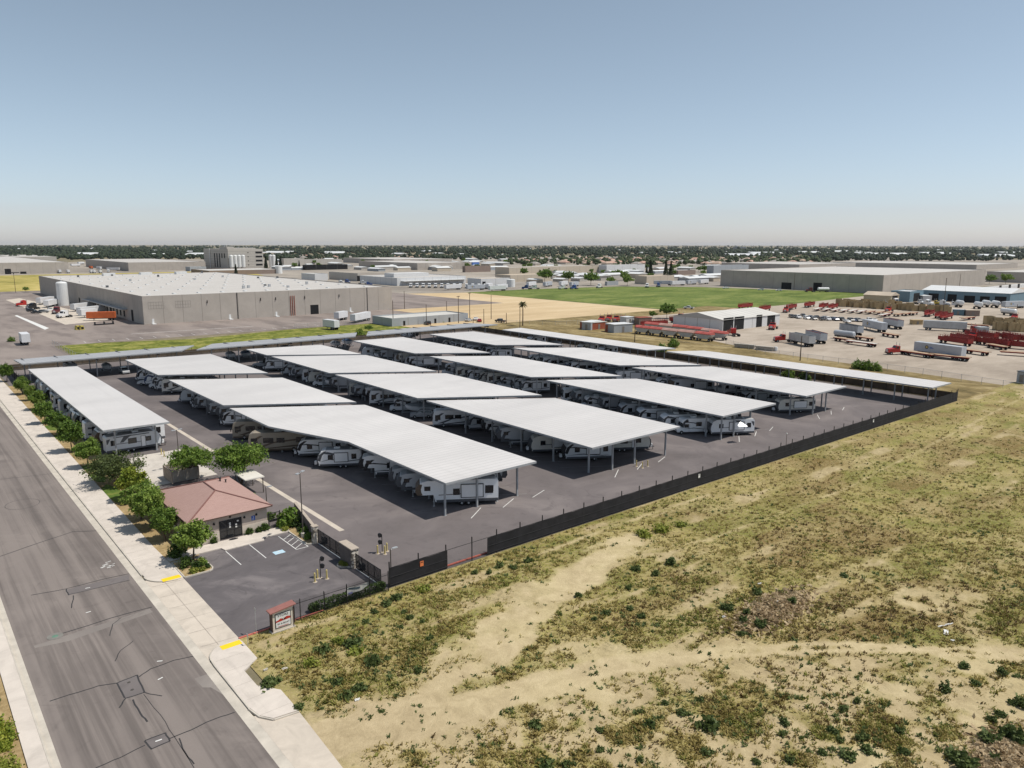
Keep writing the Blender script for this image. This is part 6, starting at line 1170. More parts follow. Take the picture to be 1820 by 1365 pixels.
def van(key, L, mat, ribs=False, logo=False, nm='box_trailer'):
    t = thing(nm, 'x', 'trailer'); W = 2.6; mb = MB(); mb.bx(-L/2, -W/2, 1.1, L/2, W/2, 4.1, 0); under(mb, -L/2+.2, L/2-1, 1); mb.bx(-L/2-.02, -W/2-.02, 1.08, L/2, W/2+.02, 1.2, 1)
    if ribs:
        for i in range(int(L/.6)): x = -L/2+.3+i*.6; mb.bx(x-.06, -W/2-.03, 1.2, x+.06, W/2+.03, 4.0, 0)
    if logo:
        for s in (1, -1):
            y = s*(W/2+.012); n = 16; mb.side([(L*.22+.62*math.cos(2*PI*i/n), 2.75+.62*math.sin(2*PI*i/n)) for i in range(n)], y, 2); mb.side([(L*.22+.4*math.cos(2*PI*i/n), 2.75+.4*math.sin(2*PI*i/n)) for i in range(n)], y+s*.004, 4)
            for q in ((.1, .16, 2.75, 3.0), (.07, .16, 2.4, 2.65), (-.28, -.2, 1.5, 1.62)): mb.side([(L*q[0], q[2]), (L*q[1], q[2]), (L*q[1], q[3]), (L*q[0], q[3])], y, 3)
    mb.build('box', [mat, 'black_metal', pm('logo_navy', (.03, .035, .06), .5), pm('logo_blue', (.08, .16, .38), .5), pm('logo_gold', (.5, .38, .14), .5)], t, fix=False); axles(t, (-L/2+1.3, -L/2+2.6))
    mb = MB(); 
    for s in (1, -1): mb.bx(-L/2-.05, min(.02*s, 1.28*s), 1.2, -L/2-.001, max(.02*s, 1.28*s), 4.05, 0)
    mb.build('rear_doors', mat, t, fix=False)
    for s in (1, -1): mb = MB(); mb.bx(L/2-3, s*.8-.08, .02, L/2-2.85, s*.8+.08, 1.1); mb.build('landing_leg', 'black_metal', t, fix=False)
    VH[key] = proto(t)
def flatbed(key, L, deck, frame='deck_red'):
    t = thing('flatbed_trailer', 'x', 'trailer'); W = 2.55; mb = MB(); mb.bx(-L/2, -W/2, 1.2, L/2, W/2, 1.36, 0); mb.bx(-L/2-.03, -W/2-.05, 1.1, L/2+.03, -W/2, 1.37, 1); mb.bx(-L/2-.03, W/2, 1.1, L/2+.03, W/2+.05, 1.37, 1); under(mb, -L/2+.2, L/2-.3, 1); mb.build('deck', [deck, frame], t, fix=False); axles(t, (-L/2+1.1, -L/2+2.3) if L > 9 else (-L/2+1.2,)); 
    if L <= 9: axles(t, (L/2-1.2,))
    VH[key] = proto(t)
def grain(key, L, mat, rim, frame=False):
    t = thing('grain_trailer', 'x', 'trailer'); W = 2.55; h = L/2; mb = MB()
    for s in (1, -1): mb.bx(-h, s*W/2-.05, 1.35, h, s*W/2+.05, 3.9, 0); mb.bx(-h-.03, s*W/2-.09, 3.9, h+.03, s*W/2+.09, 4.05, 1)
    mb.bx(-h, -W/2+.06, 1.35, -h+.1, W/2-.06, 3.9, 0); mb.bx(h-.1, -W/2+.06, 1.35, h, W/2-.06, 3.9, 0); mb.bx(-h+.1, -W/2+.06, 1.3, h-.1, W/2-.06, 1.5, 2)
    for i in range(int(L/.9)): x = -h+.45+i*.9; mb.bx(x-.05, -W/2-.09, 1.4, x+.05, W/2+.09, 3.9, 1 if frame else 0) if False else [mb.bx(x-.05, s*W/2-.09, 1.4, x+.05, s*W/2+.09, 3.9, 1 if frame else 0) for s in (1, -1)]
    for q in (-.3, .25): mb.ext([(q*L-1.6, 1.34), (q*L-.4, .6), (q*L+.4, .6), (q*L+1.6, 1.34)], -.9, .9, 2)
    under(mb, -h+.2, h-1, 2); mb.build('hopper_body', [mat, rim, 'black_metal'], t, fix=False); axles(t, (-h+1.2, -h+2.5)); mb = MB(); mb.bx(h-2.6, -.8, .02, h-2.45, .8, 1.3); mb.build('landing_leg', 'black_metal', t, fix=False); VH[key] = proto(t)
def cage(key, L):
    t = thing('cage_trailer', 'x', 'trailer'); W = 2.5; h = L/2; mb = MB(); mb.bx(-h, -W/2, 1.15, h, W/2, 1.35, 1); mb.ext([(-h, 1.36), (-h, 2.7), (-h+.1, 2.7), (-h+.1, 1.36)], -W/2, W/2, 0)
    for s in (1, -1):
        mb.bx(-h, s*W/2-.03, 1.36, h, s*W/2+.03, 2.6, 0); mb.bx(-h, s*W/2-.06, 3.1, h, s*W/2+.06, 3.2, 0)
        for i in range(int(L)): mb.bx(-h+i-.0, s*W/2-.07, 1.36, -h+i+.1, s*W/2+.07, 3.15, 0)
    under(mb, -h+.2, h-.3, 1); mb.build('cage_body', ['cage', 'deck_red'], t, fix=False); axles(t, (-h+1.2, h-1.4)); VH[key] = proto(t)
def hopper(key, tarp='hop_top'):
    t = thing('hopper_trailer', 'x', 'trailer'); L, W = 7.6, 2.6; h = L/2; mb = MB(); mb.ext([(-h, 3.0), (h, 3.0), (h, 2.4), (h-1.6, 1.0), (-h+1.6, 1.0), (-h, 2.4)], -W/2, W/2, 0)
    for i in range(8): mb.bx(-h+1.3+i*.7, -W/2-.05, 1.3, -h+1.38+i*.7, W/2+.05, 2.95, 0)
    mb.build('hopper_body', ['alu'], t, fix=False); mb = MB(); vs = [(-h-.1, -W/2-.1, 3.0), (h+.1, -W/2-.1, 3.0), (h+.1, W/2+.1, 3.0), (-h-.1, W/2+.1, 3.0), (-h-.1, -.5, 3.7), (h+.1, -.5, 3.7), (h+.1, .5, 3.7), (-h-.1, .5, 3.7)]
    mb.add(vs, [(0, 1, 5, 4), (4, 5, 6, 7), (7, 6, 2, 3), (0, 4, 7, 3), (1, 2, 6, 5), (3, 2, 1, 0)]); mb.bx(-h-.12, -W/2-.13, 2.75, h+.12, W/2+.13, 3.0); mb.build('tarp', tarp, t, fix=False); axles(t, (-h+1., h-1.)); mb = MB(); under(mb, -h, h, 0); mb.build('chassis', 'black_metal', t, fix=False); VH[key] = proto(t)
def tanker(key, L, mat, r=1.1):
    t = thing('tank_trailer', 'x', 'trailer'); mb = MB(); mb.lathe([(0, -L/2), (r*.7, -L/2+.1), (r, -L/2+.5), (r, L/2-.5), (r*.7, L/2-.1), (0, L/2)], 16, (0, 0, 1.15+r), 0, 'x'); mb.build('tank', mat, t); mb = MB(); under(mb, -L/2+.3, L/2-.5, 0); mb.bx(-L/2+.3, -.6, 1.0, L/2-.5, .6, 1.2); mb.build('chassis', 'black_metal', t, fix=False); axles(t, (-L/2+1, -L/2+2.2)); mb = MB(); mb.bx(L/2-2, -.7, .02, L/2-1.85, .7, 1.2); mb.build('landing_leg', 'black_metal', t, fix=False); VH[key] = proto(t)
def tractor(key, mat, sleeper=True):
    t = thing('semi_tractor', 'x', 'truck'); mb = MB(); cb = 1.7 if sleeper else .4
    mb.ext([(.9-cb-.9, .9), (.9-cb-.9, 3.3 if sleeper else 2.9), (.9-cb+.2, 3.7 if sleeper else 3.0), (.75, 3.3 if sleeper else 2.95), (1.25, 2.2), (3.2, 1.95), (3.45, 1.5), (3.45, .75), (1.2, .75), (1.0, .9)], -1.1, 1.1); mb.build('cab', mat, t)
    mb = MB(); mb.ext([(.82, 3.05 if sleeper else 2.85), (1.28, 2.2), (1.31, 2.22), (.86, 3.09 if sleeper else 2.89)], -1., 1.); mb.build('windshield', 'glass', t)
    for s in (1, -1): mb = MB(); a = s*1.1; mb.bx(.1, a-.02, 2.1, .8, a+.02, 2.8); mb.build('side_window', 'glass', t, fix=False); mb = MB(); mb.tube((-.1 if not sleeper else -1.9, s*1.0, 1.0), (-.1 if not sleeper else -1.9, s*1.0, 4.0), .09, .09, 8); mb.build('exhaust_stack', 'galv', t); mb = MB(); mb.bx(3.3, s*.85-.15, 1.0, 3.48, s*.85+.15, 1.25); mb.build('headlight', 'hub', t, fix=False)
    mb = MB(); mb.bx(-4.2, -.5, .75, 1, .5, 1.0); mb.bx(-3.6, -.6, 1.0, -2.4, .6, 1.2); mb.bx(3.35, -1.15, .45, 3.6, 1.15, .8); mb.build('chassis', 'black_metal', t, fix=False); mb = MB(); mb.bx(3.44, -.55, .95, 3.5, .55, 1.85); mb.build('grille', 'hub', t, fix=False); axles(t, (2.5, -2.3, -3.5)); VH[key] = proto(t)
van('van', 16, 'van_white'); van('vang', 16, 'van_grey', logo=True); van('vans', 8.5, 'van_white'); van('vano', 12.2, 'orange', True, nm='shipping_container'); van('vanr', 16, 'alu', True)
flatbed('fl', 12, 'deck'); flatbed('fs', 8, 'deck'); flatbed('flw', 12, 'deck_white'); grain('gr', 12.5, 'alu', 'galv'); grain('grr', 12.5, 'van_grey', 'deck_red'); grain('grf', 12.5, 'van_grey', 'black_metal', True); cage('cg', 13); hopper('hp'); tanker('tk', 9, 'van_grey'); tanker('tkw', 9, 'truck_white', 1.2); tractor('tr', 'truck_red', False); tractor('ts', 'truck_white', True)
def pl2(key, a, b, lb, grp=None, swap=None, sc=1.12, z=0):
    "stand a vehicle on the ground with its front at picture point a and its back at b"
    p, q = Vector(g(*a)), Vector(g(*b)); d = p-q; c = (p+q)/2; return dup(VH[key], (c.x, c.y, z), math.atan2(d.y, d.x), lb, grp, swap, sc)
GY = 'trailers standing in the truck yard'
for key, a, b, lb in (('vang', (1619, 627), (1721, 641), 'long pale box trailer with a round emblem, nearest in the truck yard'), ('fl', (1601, 629), (1657, 637), 'red-framed flatbed hitched behind the nearest red truck'), ('fl', (1657, 636), (1716, 642), 'red-framed flatbed under the side of the emblem box trailer'),
    ('gr', (1396, 607), (1455, 620), 'silver open grain trailer hitched to the left red truck'), ('grr', (1421, 600), (1481, 617), 'red-rimmed grain trailer beside the silver one at the left'), ('grf', (1485, 589), (1541, 600), 'dark-framed grain trailer in the middle of the yard'), ('tk', (1477, 600), (1524, 606), 'grey tank trailer in front of the dark-framed grain trailer'), ('fs', (1483, 605), (1517, 610), 'red flatbed below the grey tank trailer'), ('fs', (1522, 603), (1549, 607), 'short red flatbed right of the grey tank trailer'),
    ('vang', (1524, 581), (1586, 595), 'pale box trailer with round emblem in mid-yard, farther one'), ('fs', (1571, 597), (1594, 601), 'short dark flatbed at the foot of the farther emblem trailer'), ('grr', (1558, 577), (1618, 590), 'silver grain trailer with a rusty rim right of the farther emblem trailer'), ('vanr', (1716, 590), (1642, 586), 'ribbed silver trailer with yellow-marked side behind a red tractor'),
    ('cg', (1655, 606), (1742, 619), 'red cage trailer behind the nearest emblem trailer, front one'), ('cg', (1672, 600), (1760, 616), 'red cage trailer behind the nearest emblem trailer, middle one'), ('cg', (1700, 596), (1790, 608), 'greyish-red cage trailer behind the other two cages'), ('cg', (1767, 600), (1815, 611), 'red cage trailer farthest right by the yard edge'), ('fs', (1722, 628), (1750, 632), 'short red flatbed at the tail of the emblem trailer'), ('fs', (1761, 618), (1783, 622), 'short red flatbed beside the cage trailers'),
    ('cg', (1650, 570), (1692, 560), 'red cage trailer in the back yard, left of the pair'), ('cg', (1662, 572), (1700, 563), 'red cage trailer in the back yard, right of the pair'), ('cg', (1382, 556), (1428, 545), 'long red cage trailer along the green field, left one'), ('cg', (1415, 551), (1460, 541), 'long red cage trailer along the green field, right one'), ('cg', (1304, 551), (1344, 546), 'red cage trailer behind the white workshop roof'),
    ('fs', (1586, 564), (1606, 560), 'red flatbed left of three in the back yard'), ('fs', (1600, 563), (1620, 559), 'red flatbed middle of three in the back yard'), ('fs', (1613, 562), (1632, 558), 'red flatbed right of three in the back yard'), ('fl', (1750, 577), (1778, 569), 'dark red flatbed left of the pair at the right edge'), ('fl', (1772, 575), (1800, 567), 'dark red flatbed right of the pair at the right edge'),
    ('vang', (1774, 549), (1826, 547), 'grey box trailer near the blue workshop end'), ('tkw', (1778, 559), (1806, 562), 'white tank trailer at the right edge of the back yard')): pl2(key, a, b, lb, GY)
for a, b, key, lb in (((1452, 552), (1474, 545), 'cg', 'red cage trailer at the back just left of the wooden bins'), ((1468, 553), (1492, 546), 'cg', 'red cage trailer directly before the first wooden bins'), ((1640, 566), (1662, 558), 'cg', 'small red cage trailer left of the back-yard pair'), ((1700, 571), (1738, 566), 'fl', 'red flatbed right of the back-yard cage pair'), ((1744, 612), (1790, 619), 'cg', 'red cage trailer overlapping the three cages on their right'), ((1786, 618), (1830, 622), 'cg', 'red cage trailer cut by the right edge, nearer one'), ((1795, 606), (1835, 611), 'cg', 'red cage trailer cut by the right edge, farther one'), ((1800, 632), (1830, 634), 'fl', 'low red flatbed cut by the right edge'), ((1712, 580), (1750, 583), 'fl', 'red flatbed behind the ribbed silver trailer'), ((1345, 556), (1372, 550), 'cg', 'red cage trailer right of the white workshop roof end'),
                      ((1290, 556), (1312, 551), 'fl', 'red flatbed behind the middle of the workshop roof'), ((1230, 575), (1200, 574), 'cg', 'red cage trailer at the left wall of the workshop'), ((1145, 582), (1180, 580), 'cg', 'red cage trailer behind the red-topped hoppers'), ((1040, 580), (1066, 577), 'fl', 'flatbed behind the pale storage shed at the left'), ((1630, 549), (1655, 545), 'fl', 'red-framed flatbed among the bins, left one'), ((1655, 551), (1682, 548), 'flw', 'pale flatbed among the bins, right one'), ((1560, 565), (1582, 561), 'flw', 'pale flatbed left of the three red flatbeds'), ((1515, 612), (1545, 616), 'flw', 'pale low flatbed alone in the middle of the yard')): pl2(key, a, b, lb, GY)
for i in range(9):
    x = 1440+i*15.5; y = 553+i*.9; pl2('flw' if i < 6 else 'fl', (x, y+2.5), (x+26, y-4), '%s flatbed trailer in the angled back row, %s from the left' % ('pale' if i < 6 else 'reddish', ORD[i]), 'angled row of flatbeds at the back')
for a, b, key, mat, lb in (((1582, 630), (1606, 630), 'tr', 'truck_red', 'red tractor truck nearest in the yard pulling a flatbed'), ((1381, 608), (1403, 608), 'tr', 'truck_red', 'red tractor truck hitched to the silver grain trailer at left'), ((1740, 593), (1718, 590), 'tr', 'truck_red', 'red tractor truck in front of the ribbed silver trailer'), ((1367, 588), (1380, 583), 'tr', 'truck_red', 'red tractor truck parked alone before the white workshop'), ((1294, 594), (1312, 599), 'tr', 'truck_red', 'red tractor truck at the left corner of the white workshop'), ((1572, 556), (1587, 553), 'tr', 'truck_red', 'red tractor truck at the end of the angled flatbed row'), ((1797, 571), (1810, 567), 'tr', 'truck_red', 'red tractor truck at the right edge behind the flatbed pair'), ((1720, 606), (1738, 601), 'tr', 'truck_red', 'red tractor truck behind the cage trailers'), ((1390, 558), (1404, 553), 'tr', 'truck_red', 'red tractor truck by the cage trailers at the green field'),
                           ((1062, 576), (1078, 570), 'tr', 'truck_red', 'red tractor truck left of four beyond the storage sheds'), ((1074, 574), (1092, 568), 'tr', 'truck_red', 'red tractor truck second of four beyond the storage sheds'), ((1088, 575), (1104, 569), 'tr', 'truck_red', 'red tractor truck third of four beyond the storage sheds'), ((1100, 576), (1114, 569), 'tr', 'truck_red', 'red tractor truck right of four beyond the storage sheds'), ((1198, 570), (1222, 566), 'tr', 'truck_red', 'red tractor truck under the two round trees'),
                           ((30, 545), (52, 544), 'ts', 'truck_red', 'bright red sleeper truck with a white trailer at the warehouse dock'), ((48, 551), (68, 549), 'ts', 'truck_black', 'black sleeper truck beside the red one at the warehouse dock'), ((90, 560), (112, 555), 'ts', 'truck_maroon', 'maroon sleeper truck at the warehouse dock'), ((99, 566), (128, 563), 'ts', 'truck_white', 'white sleeper truck with a white trailer at the warehouse dock')):
    pl2(key, a, b, lb, 'semi tractor trucks', {'cab': mat})
for key, a, b, lb in (('van', (50, 545), (110, 536), 'white box trailer behind the red sleeper truck'), ('van', (66, 551), (114, 540), 'white box trailer behind the black sleeper truck'), ('van', (113, 556), (182, 548), 'white box trailer behind the maroon sleeper truck'), ('van', (126, 563), (196, 555), 'white box trailer behind the white sleeper truck'), ('vans', (135, 566), (178, 562), 'short white trailer next to the orange container'), ('vano', (154, 570), (207, 569), 'bright orange ribbed container at the warehouse dock')): pl2(key, a, b, lb, 'trailers at the warehouse dock')
for key, a, b, lb in (('vans', (57, 622), (34, 603), 'white enclosed trailer with black corner lamps alone on the side road'), ('vans', (570, 583), (608, 588), 'pale box trailer beside the low grey building'), ('van', (612, 578), (668, 566), 'long white trailer behind the low grey building'), ('vans', (590, 572), (622, 566), 'small white trailer in front of the warehouse docks')): pl2(key, a, b, lb, 'white trailers near the low grey building')
# dock rows at the plants
for i in range(13): x = 728+i*11.; pl2('ts', (x, 512.5+i*.25), (x+4.5, 509.5), 'white tractor truck in the dock row of the white plant, %s from the left' % ORD[i], 'trucks in the dock row of the white plant', {'cab': 'truck_white'})
for i, (a, b, key) in enumerate((((858, 516), (880, 510), 'van'), ((876, 516), (906, 513), 'van'), ((862, 518), (905, 516), 'van'), ((787, 516), (822, 514), 'van'), ((832, 516), (858, 515), 'vang'), ((932, 511), (956, 508), 'van'), ((962, 511), (984, 508), 'vang'), ((990, 510), (1012, 507), 'van'), ((1008, 511), (1032, 508), 'vang'), ((1164, 507), (1192, 507), 'vang'), ((1192, 508), (1217, 507), 'van'), ((1216, 507), (1240, 505), 'vang'), ((1238, 506), (1262, 504), 'van'), ((1246, 498), (1270, 497), 'van'), ((1215, 500), (1240, 499), 'van'), ((163, 478), (190, 480), 'van'), ((190, 481), (213, 481), 'van'), ((118, 474), (150, 473), 'van'), ((132, 470), (155, 469), 'van'))):
    pl2(key, a, b, 'far white trailer by the industrial docks, %s of the row counted left to right' % ORD[i] if i < 15 else 'far white trailer between the two left warehouses, %s of four' % ORD[i-15], 'far trailers by the industrial docks')
pl2('vano', (152, 477), (172, 479), 'far red-orange container between the two left warehouses')
for i, px in enumerate((46, 53, 61, 94, 106, 121, 162, 167, 178)): x, y = g(px, 485.5); dup(VH['vans'], (x, y, 0), 1.6, 'small pale trailer parked along the yellow field edge, %s from the left' % ORD[i], 'small trailers along the yellow field edge')
for i, (px, py) in enumerate(((935, 514), (950, 514), (1000, 514), (1020, 514), (1065, 512), (1150, 511), (1170, 510), (193, 484), (265, 481), (617, 503), (606, 505), (645, 505), (655, 508))): x, y = g(px, py); dup(VH['ts'], (x, y, 0), 2.2+i*.3, 'far parked tractor truck in the industrial yards, %s counted left to right' % ORD[sorted((935, 950, 1000, 1020, 1065, 1150, 1170, 193, 265, 617, 606, 645, 655)).index(px)], 'far parked trucks', {'cab': ('truck_blue', 'truck_white', 'truck_white')[i % 3]}, 1.1)
for i, (a, b, lb) in enumerate((((1566, 515), (1590-30, 514), 'x'),)): pass
pl2('tkw', (1448, 519), (1478, 519), 'white tank trailer against the dark wall of the far right warehouse'); pl2('ts', (1432, 519), (1446, 519), 'dark tractor truck before the far right warehouse', None, {'cab': 'truck_maroon'})
# red-topped hoppers along the rail
K['hop_pale'] = pm('hopper_pale_tarp', (.5, .3, .25), .7, .12, .4)
for i, (px, py) in enumerate(((1143, 594), (1167, 596.5), (1192, 599.5), (1221, 602.5), (1252, 606))): x, y = g(px, py); dup(VH['hp'], (x, y, 0), -PI/2, 'red-topped hopper trailer in the front row, %s from the left' % ORD[i], 'hopper trailers beside the white workshop', {'tarp': 'hop_pale' if i in (2, 3) else 'hop_top'}, 1.05)
for i, (px, py) in enumerate(((1160, 587.5), (1184, 590), (1209, 592.5), (1236, 596), (1262, 600), (1277, 604))): x, y = g(px, py); dup(VH['hp'], (x, y, 0), -PI/2, 'red-topped hopper trailer in the back row, %s from the left' % ORD[i], 'hopper trailers beside the white workshop', {'tarp': 'hop_pale' if i in (1, 4) else 'hop_top'}, 1.05)
# storage boxes beside the hoppers
def store_box(lb, a, b, wd, h, wall, roof, name='storage_shed'):
    p, q = Vector(g(*a)), Vector(g(*b)); c = (p+q)/2; d = q-p; L = d.length; t = thing(name, lb, 'shed', (c.x, c.y, 0), math.atan2(d.y, d.x)); mb = MB(); mb.bx(-L/2, -.02, -.05, L/2, wd, h)
    for i in range(int(L/1.2)): mb.bx(-L/2+.6+i*1.2, -.06, .1, -L/2+.7+i*1.2, -.019, h-.1)
    mb.build('wall', wall, t, fix=False); mb = MB(); mb.bx(-L/2-.15, -.2, h, L/2+.15, wd+.15, h+.18); mb.build('roof', roof, t, fix=False); mb = MB(); mb.bx(-.6, -.09, .05, .6, -.061, h*.75); mb.build('door', 'joint', t, fix=False); return t
store_box('pale grey-blue storage shed left of the rust-red one', (1034, 586), (1050, 587), 11, 3.6, 'wall_grey', 'white_metal'); store_box('rust-red storage shed between two grey ones', (1051, 586.5), (1078, 584), 8, 3.3, 'rusty', 'wh_roof2'); store_box('small dark red shed in front of the rust-red one', (1077, 590), (1091, 590), 4, 3, 'rusty', 'rusty'); store_box('grey storage shed nearest the red-topped hoppers', (1091, 592), (1124, 590), 7, 3.8, 'wall_grey', 'white_metal'); store_box('white container behind the red tractor row', (1113, 577), (1127, 576), 5, 3.6, 'wall_white', 'white_metal')
store_box('brown shed under the two round trees', (1136, 578), (1158, 577), 5, 3.6, 'wall_brown', 'rusty'); store_box('blue container near the back bins', (1692, 560), (1713, 561), 4, 3.2, pm('container_blue', (.12, .2, .24), .6), 'wall_grey'); store_box('brown container right of the blue one', (1717, 561.5), (1741, 562), 4, 3.2, 'wall_brown', 'roof_tan'); store_box('small grey box shed right of the ribbed silver trailer', (1741, 594), (1757, 594), 4, 3, 'wall_grey', 'wall_grey'); store_box('long tan low wall of bins beside the ribbed trailer', (1622, 577), (1640, 577), 3, 2.2, 'crate', 'crate', 'bin_stack'); store_box('dark equipment cabinet at the right edge by the chain-link fence', (1806, 680), (1823, 683), 3, 3.4, 'wall_grey', 'rv_graphite', 'equipment_cabinet')
store_box('white dairy-style shed behind the bins', (1622, 533), (1640, 536), 6, 4, 'wall_white', 'white_metal')
# wooden bins, one object each
bp = thing('wooden_bin', 'x', 'bin'); mb = MB()
for s in (1, -1): mb.bx(-1.5, s*1.2-.06, .15, 1.5, s*1.2+.06, 2.5); mb.bx(min(s*1.44, s*1.56), -1.13, .15, max(s*1.44, s*1.56), 1.13, 2.5)
for i in range(4): mb.bx(-1.6, -1.29, .3+i*.62, 1.6, -1.261, .36+i*.62, 1); 
for x in (-1.4, 0, 1.4): mb.bx(x-.12, -1.26, 0, x+.12, 1.26, .15, 1)
mb.build('bin_body', ['crate', pm('bin_batten', (.3, .21, .12), .9, .15)], bp, fix=False); mb = MB(); mb.bx(-1.43, -1.13, .2, 1.43, 1.13, .32); mb.build('floor', 'crate', bp, fix=False); proto(bp); VH['bin'] = bp
k = 0
for (a, b, n) in (((1486, 544), (1690, 556), 26), ((1500, 540), (1600, 546), 10), ((1768, 586), (1822, 590), 8), ((1752, 577), (1822, 582), 8)):
    for i in range(n):
        t_ = (i+.5)/n; px, py = a[0]+(b[0]-a[0])*t_+R_.uniform(-1, 1), a[1]+(b[1]-a[1])*t_+R_.uniform(-.6, .6); x, y = g(px, py); s_ = R_.uniform(1.2, 1.6); dup(bp, (x, y, 0), R_.uniform(-.3, .3)+.6, 'tan wooden field bin standing in the back rows of the truck yard', 'wooden bins in the truck yard', scale=(s_, s_, s_*R_.uniform(.9, 1.3)))
# trucks and tanks before the blue workshop
for i, (px, py, key, mat, lb) in enumerate(((1592, 541, 'ts', 'truck_white', 'white truck right of the tan metal shed'), (1634, 541, 'tr', 'truck_white', 'white day-cab truck before the blue workshop left end'), (1648, 543, 'ts', 'truck_white', 'white sleeper truck left of the yellow one'), (1662, 543, 'tr', 'truck_yellow', 'yellow truck before the blue workshop'), (1676, 544, 'ts', 'truck_white', 'white sleeper truck right of the yellow one'), (1692, 545, 'tr', 'truck_white', 'white day-cab truck second right of the yellow one'), (1573, 545, 'tr', 'truck_white', 'white pickup-like truck before the tan shed'))):
    x, y = g(px, py); dup(VH[key], (x, y, 0), -2.2+.2*i, lb, 'trucks before the blue workshop', {'cab': mat}, 1.15)
for i, (px, py) in enumerate(((1705, 546), (1738, 549), (1752, 546), (1769, 547))): x, y = g(px, py); dup(VH['tkw'], (x, y, 0), -2.4, 'white tank trailer before the blue workshop, %s of four from the left' % ORD[i], 'white tank trailers before the blue workshop', None, (.75, 1.3, 1.3))
# cars: the row in the truck yard, warehouse dock, far lots
CC = {'w': pm('car_white', (0, 0, 0)), 's': pm('car_silver', (0, 0, 0)), 'd': pm('car_dark', (0, 0, 0)), 'r': pm('car_red', (.3, .02, .02), .25, .03, spec=.5), 'b': pm('car_blue', (.03, .06, .14), .25, .03, spec=.5), 'g': pm('car_grey', (.15, .155, .16), .25, .03, spec=.5)}
CNm = {'w': 'white', 's': 'silver', 'd': 'dark', 'r': 'red', 'b': 'blue', 'g': 'grey'}
for i, (zx, zy, c_) in enumerate(((185, 165, 'd'), (210, 163, 'd'), (235, 170, 'w'), (265, 155, 'd'), (292, 175, 'w'), (318, 168, 'b'), (340, 180, 'g'), (362, 168, 'd'), (398, 183, 'd'), (420, 172, 's'), (442, 184, 'w'), (470, 178, 'd'), (492, 185, 'b'), (512, 182, 'd'), (540, 186, 'd'), (575, 198, 'w'), (602, 190, 'd'), (628, 190, 'b'), (655, 192, 'g'), (690, 194, 's'), (735, 190, 'w'), (765, 190, 'w'))):
    x, y = g(1360+zx/3.957, 520+(zy+12)/3.957); dup(RV['sd' if i % 2 else 'sv'][0], (x, y, 0), -2.3+R_.uniform(-.1, .1), '%s car in the staff row of the truck yard, %s' % (CNm[c_], (ORD[i] if i < 20 else 'number %d' % (i+1))+' from the left'), 'cars in the truck yard', {'body': CC[c_]}, 1.1)
for i, (px, py, c_, k_, lb) in enumerate(((56, 554, 'd', 'sv', 'dark car left of four at the warehouse dock'), (65, 557, 'd', 'sd', 'dark sedan nearest of four at the warehouse dock'), (78, 556, 'g', 'sv', 'grey car third of four at the warehouse dock'), (89, 553, 'w', 'pk', 'white pickup right of four at the warehouse dock'), (833, 571, 's', 'sd', 'silver car at the right end of the low grey building'), (846, 569, 'w', 'sd', 'white car second from the low grey building'), (852, 572, 'r', 'sd', 'maroon car at the edge of the dirt field'), (760, 577, 'd', 'sv', 'black car before the low grey building'), (889, 573, 'd', 'pk', 'dark pickup at the edge of the dirt field by the poles'), (1224, 549, 'w', 'pk', 'white pickup behind the white workshop roof'), (1352, 516, 'w', 'sv', 'white car left of two before the far right warehouse'), (1384, 517, 'w', 'sd', 'white car right of two before the far right warehouse'), (1290, 513, 'w', 'pk', 'white pickup at the far left corner of the far right warehouse'))):
    x, y = g(px, py); dup(RV[k_][0], (x, y, 0), -.8+i*.3, lb, None, {'body': CC[c_]}, 1.12)
x, y = g(185, 577); t = thing('equipment_rack', 'low dark equipment rack on the asphalt before the warehouse corner', 'rack', (x, y, 0), .1); mb = MB(); mb.bx(-4.5, -1, .2, 4.5, 1, .5); mb.build('bed', 'black_metal', t)
for q in (-4.3, 0, 4.1): mb = MB(); mb.bx(q, -1, 0, q+.25, 1, 1.6); mb.build('upright', 'black_metal', t)
for i, (px, lb) in enumerate(((138, 'left'), (145, 'right'))): x, y = g(px, 586); t = thing('barrier', 'yellow dumpster-like barrier on the warehouse asphalt, %s one' % lb, 'barrier', (x, y, 0), .3); mb = MB(); mb.ext([(-1, 0), (-.6, 2.), (.6, 2.), (1, 0)], -.9, .9); mb.build('shell', pm('faded_yellow', (.5, .4, .1), .7), t); mb = MB(); mb.bx(-.6, -.95, .3, .6, -.901, 1.4); mb.build('panel', 'dark', t)
for a, b, lb in (((1305, 617), (1342, 620), 'pale stack of lumber along the chain-link fence, left one'), ((1343, 621), (1376, 624), 'pale stack of lumber along the chain-link fence, right one')): 
    p, q = Vector(g(*a)), Vector(g(*b)); d = q-p; t = thing('lumber_stack', lb, 'lumber', (*((p+q)/2), 0), math.atan2(d.y, d.x)); L = d.length; mb = MB(); 
    for k in range(5): mb.bx(-L/2+R_.uniform(0, .4), -.9+R_.uniform(-.1, .1), .1+k*.3, L/2-R_.uniform(0, .4), .9, .36+k*.3)
    mb.build('planks', pm('weathered_planks', (.42, .38, .33), .9, .15), t, fix=False)
x, y = g(1379, 624); mb = MB(); mb.lathe([(.6, 0), (.65, .6), (.65, 1.5), (.6, 1.6), (0, 1.65)], 14, mi=0); tag(mb.build('barrel', 'truck_white', loc=(x, y, 0)), 'white barrel at the end of the lumber stacks', 'barrel')
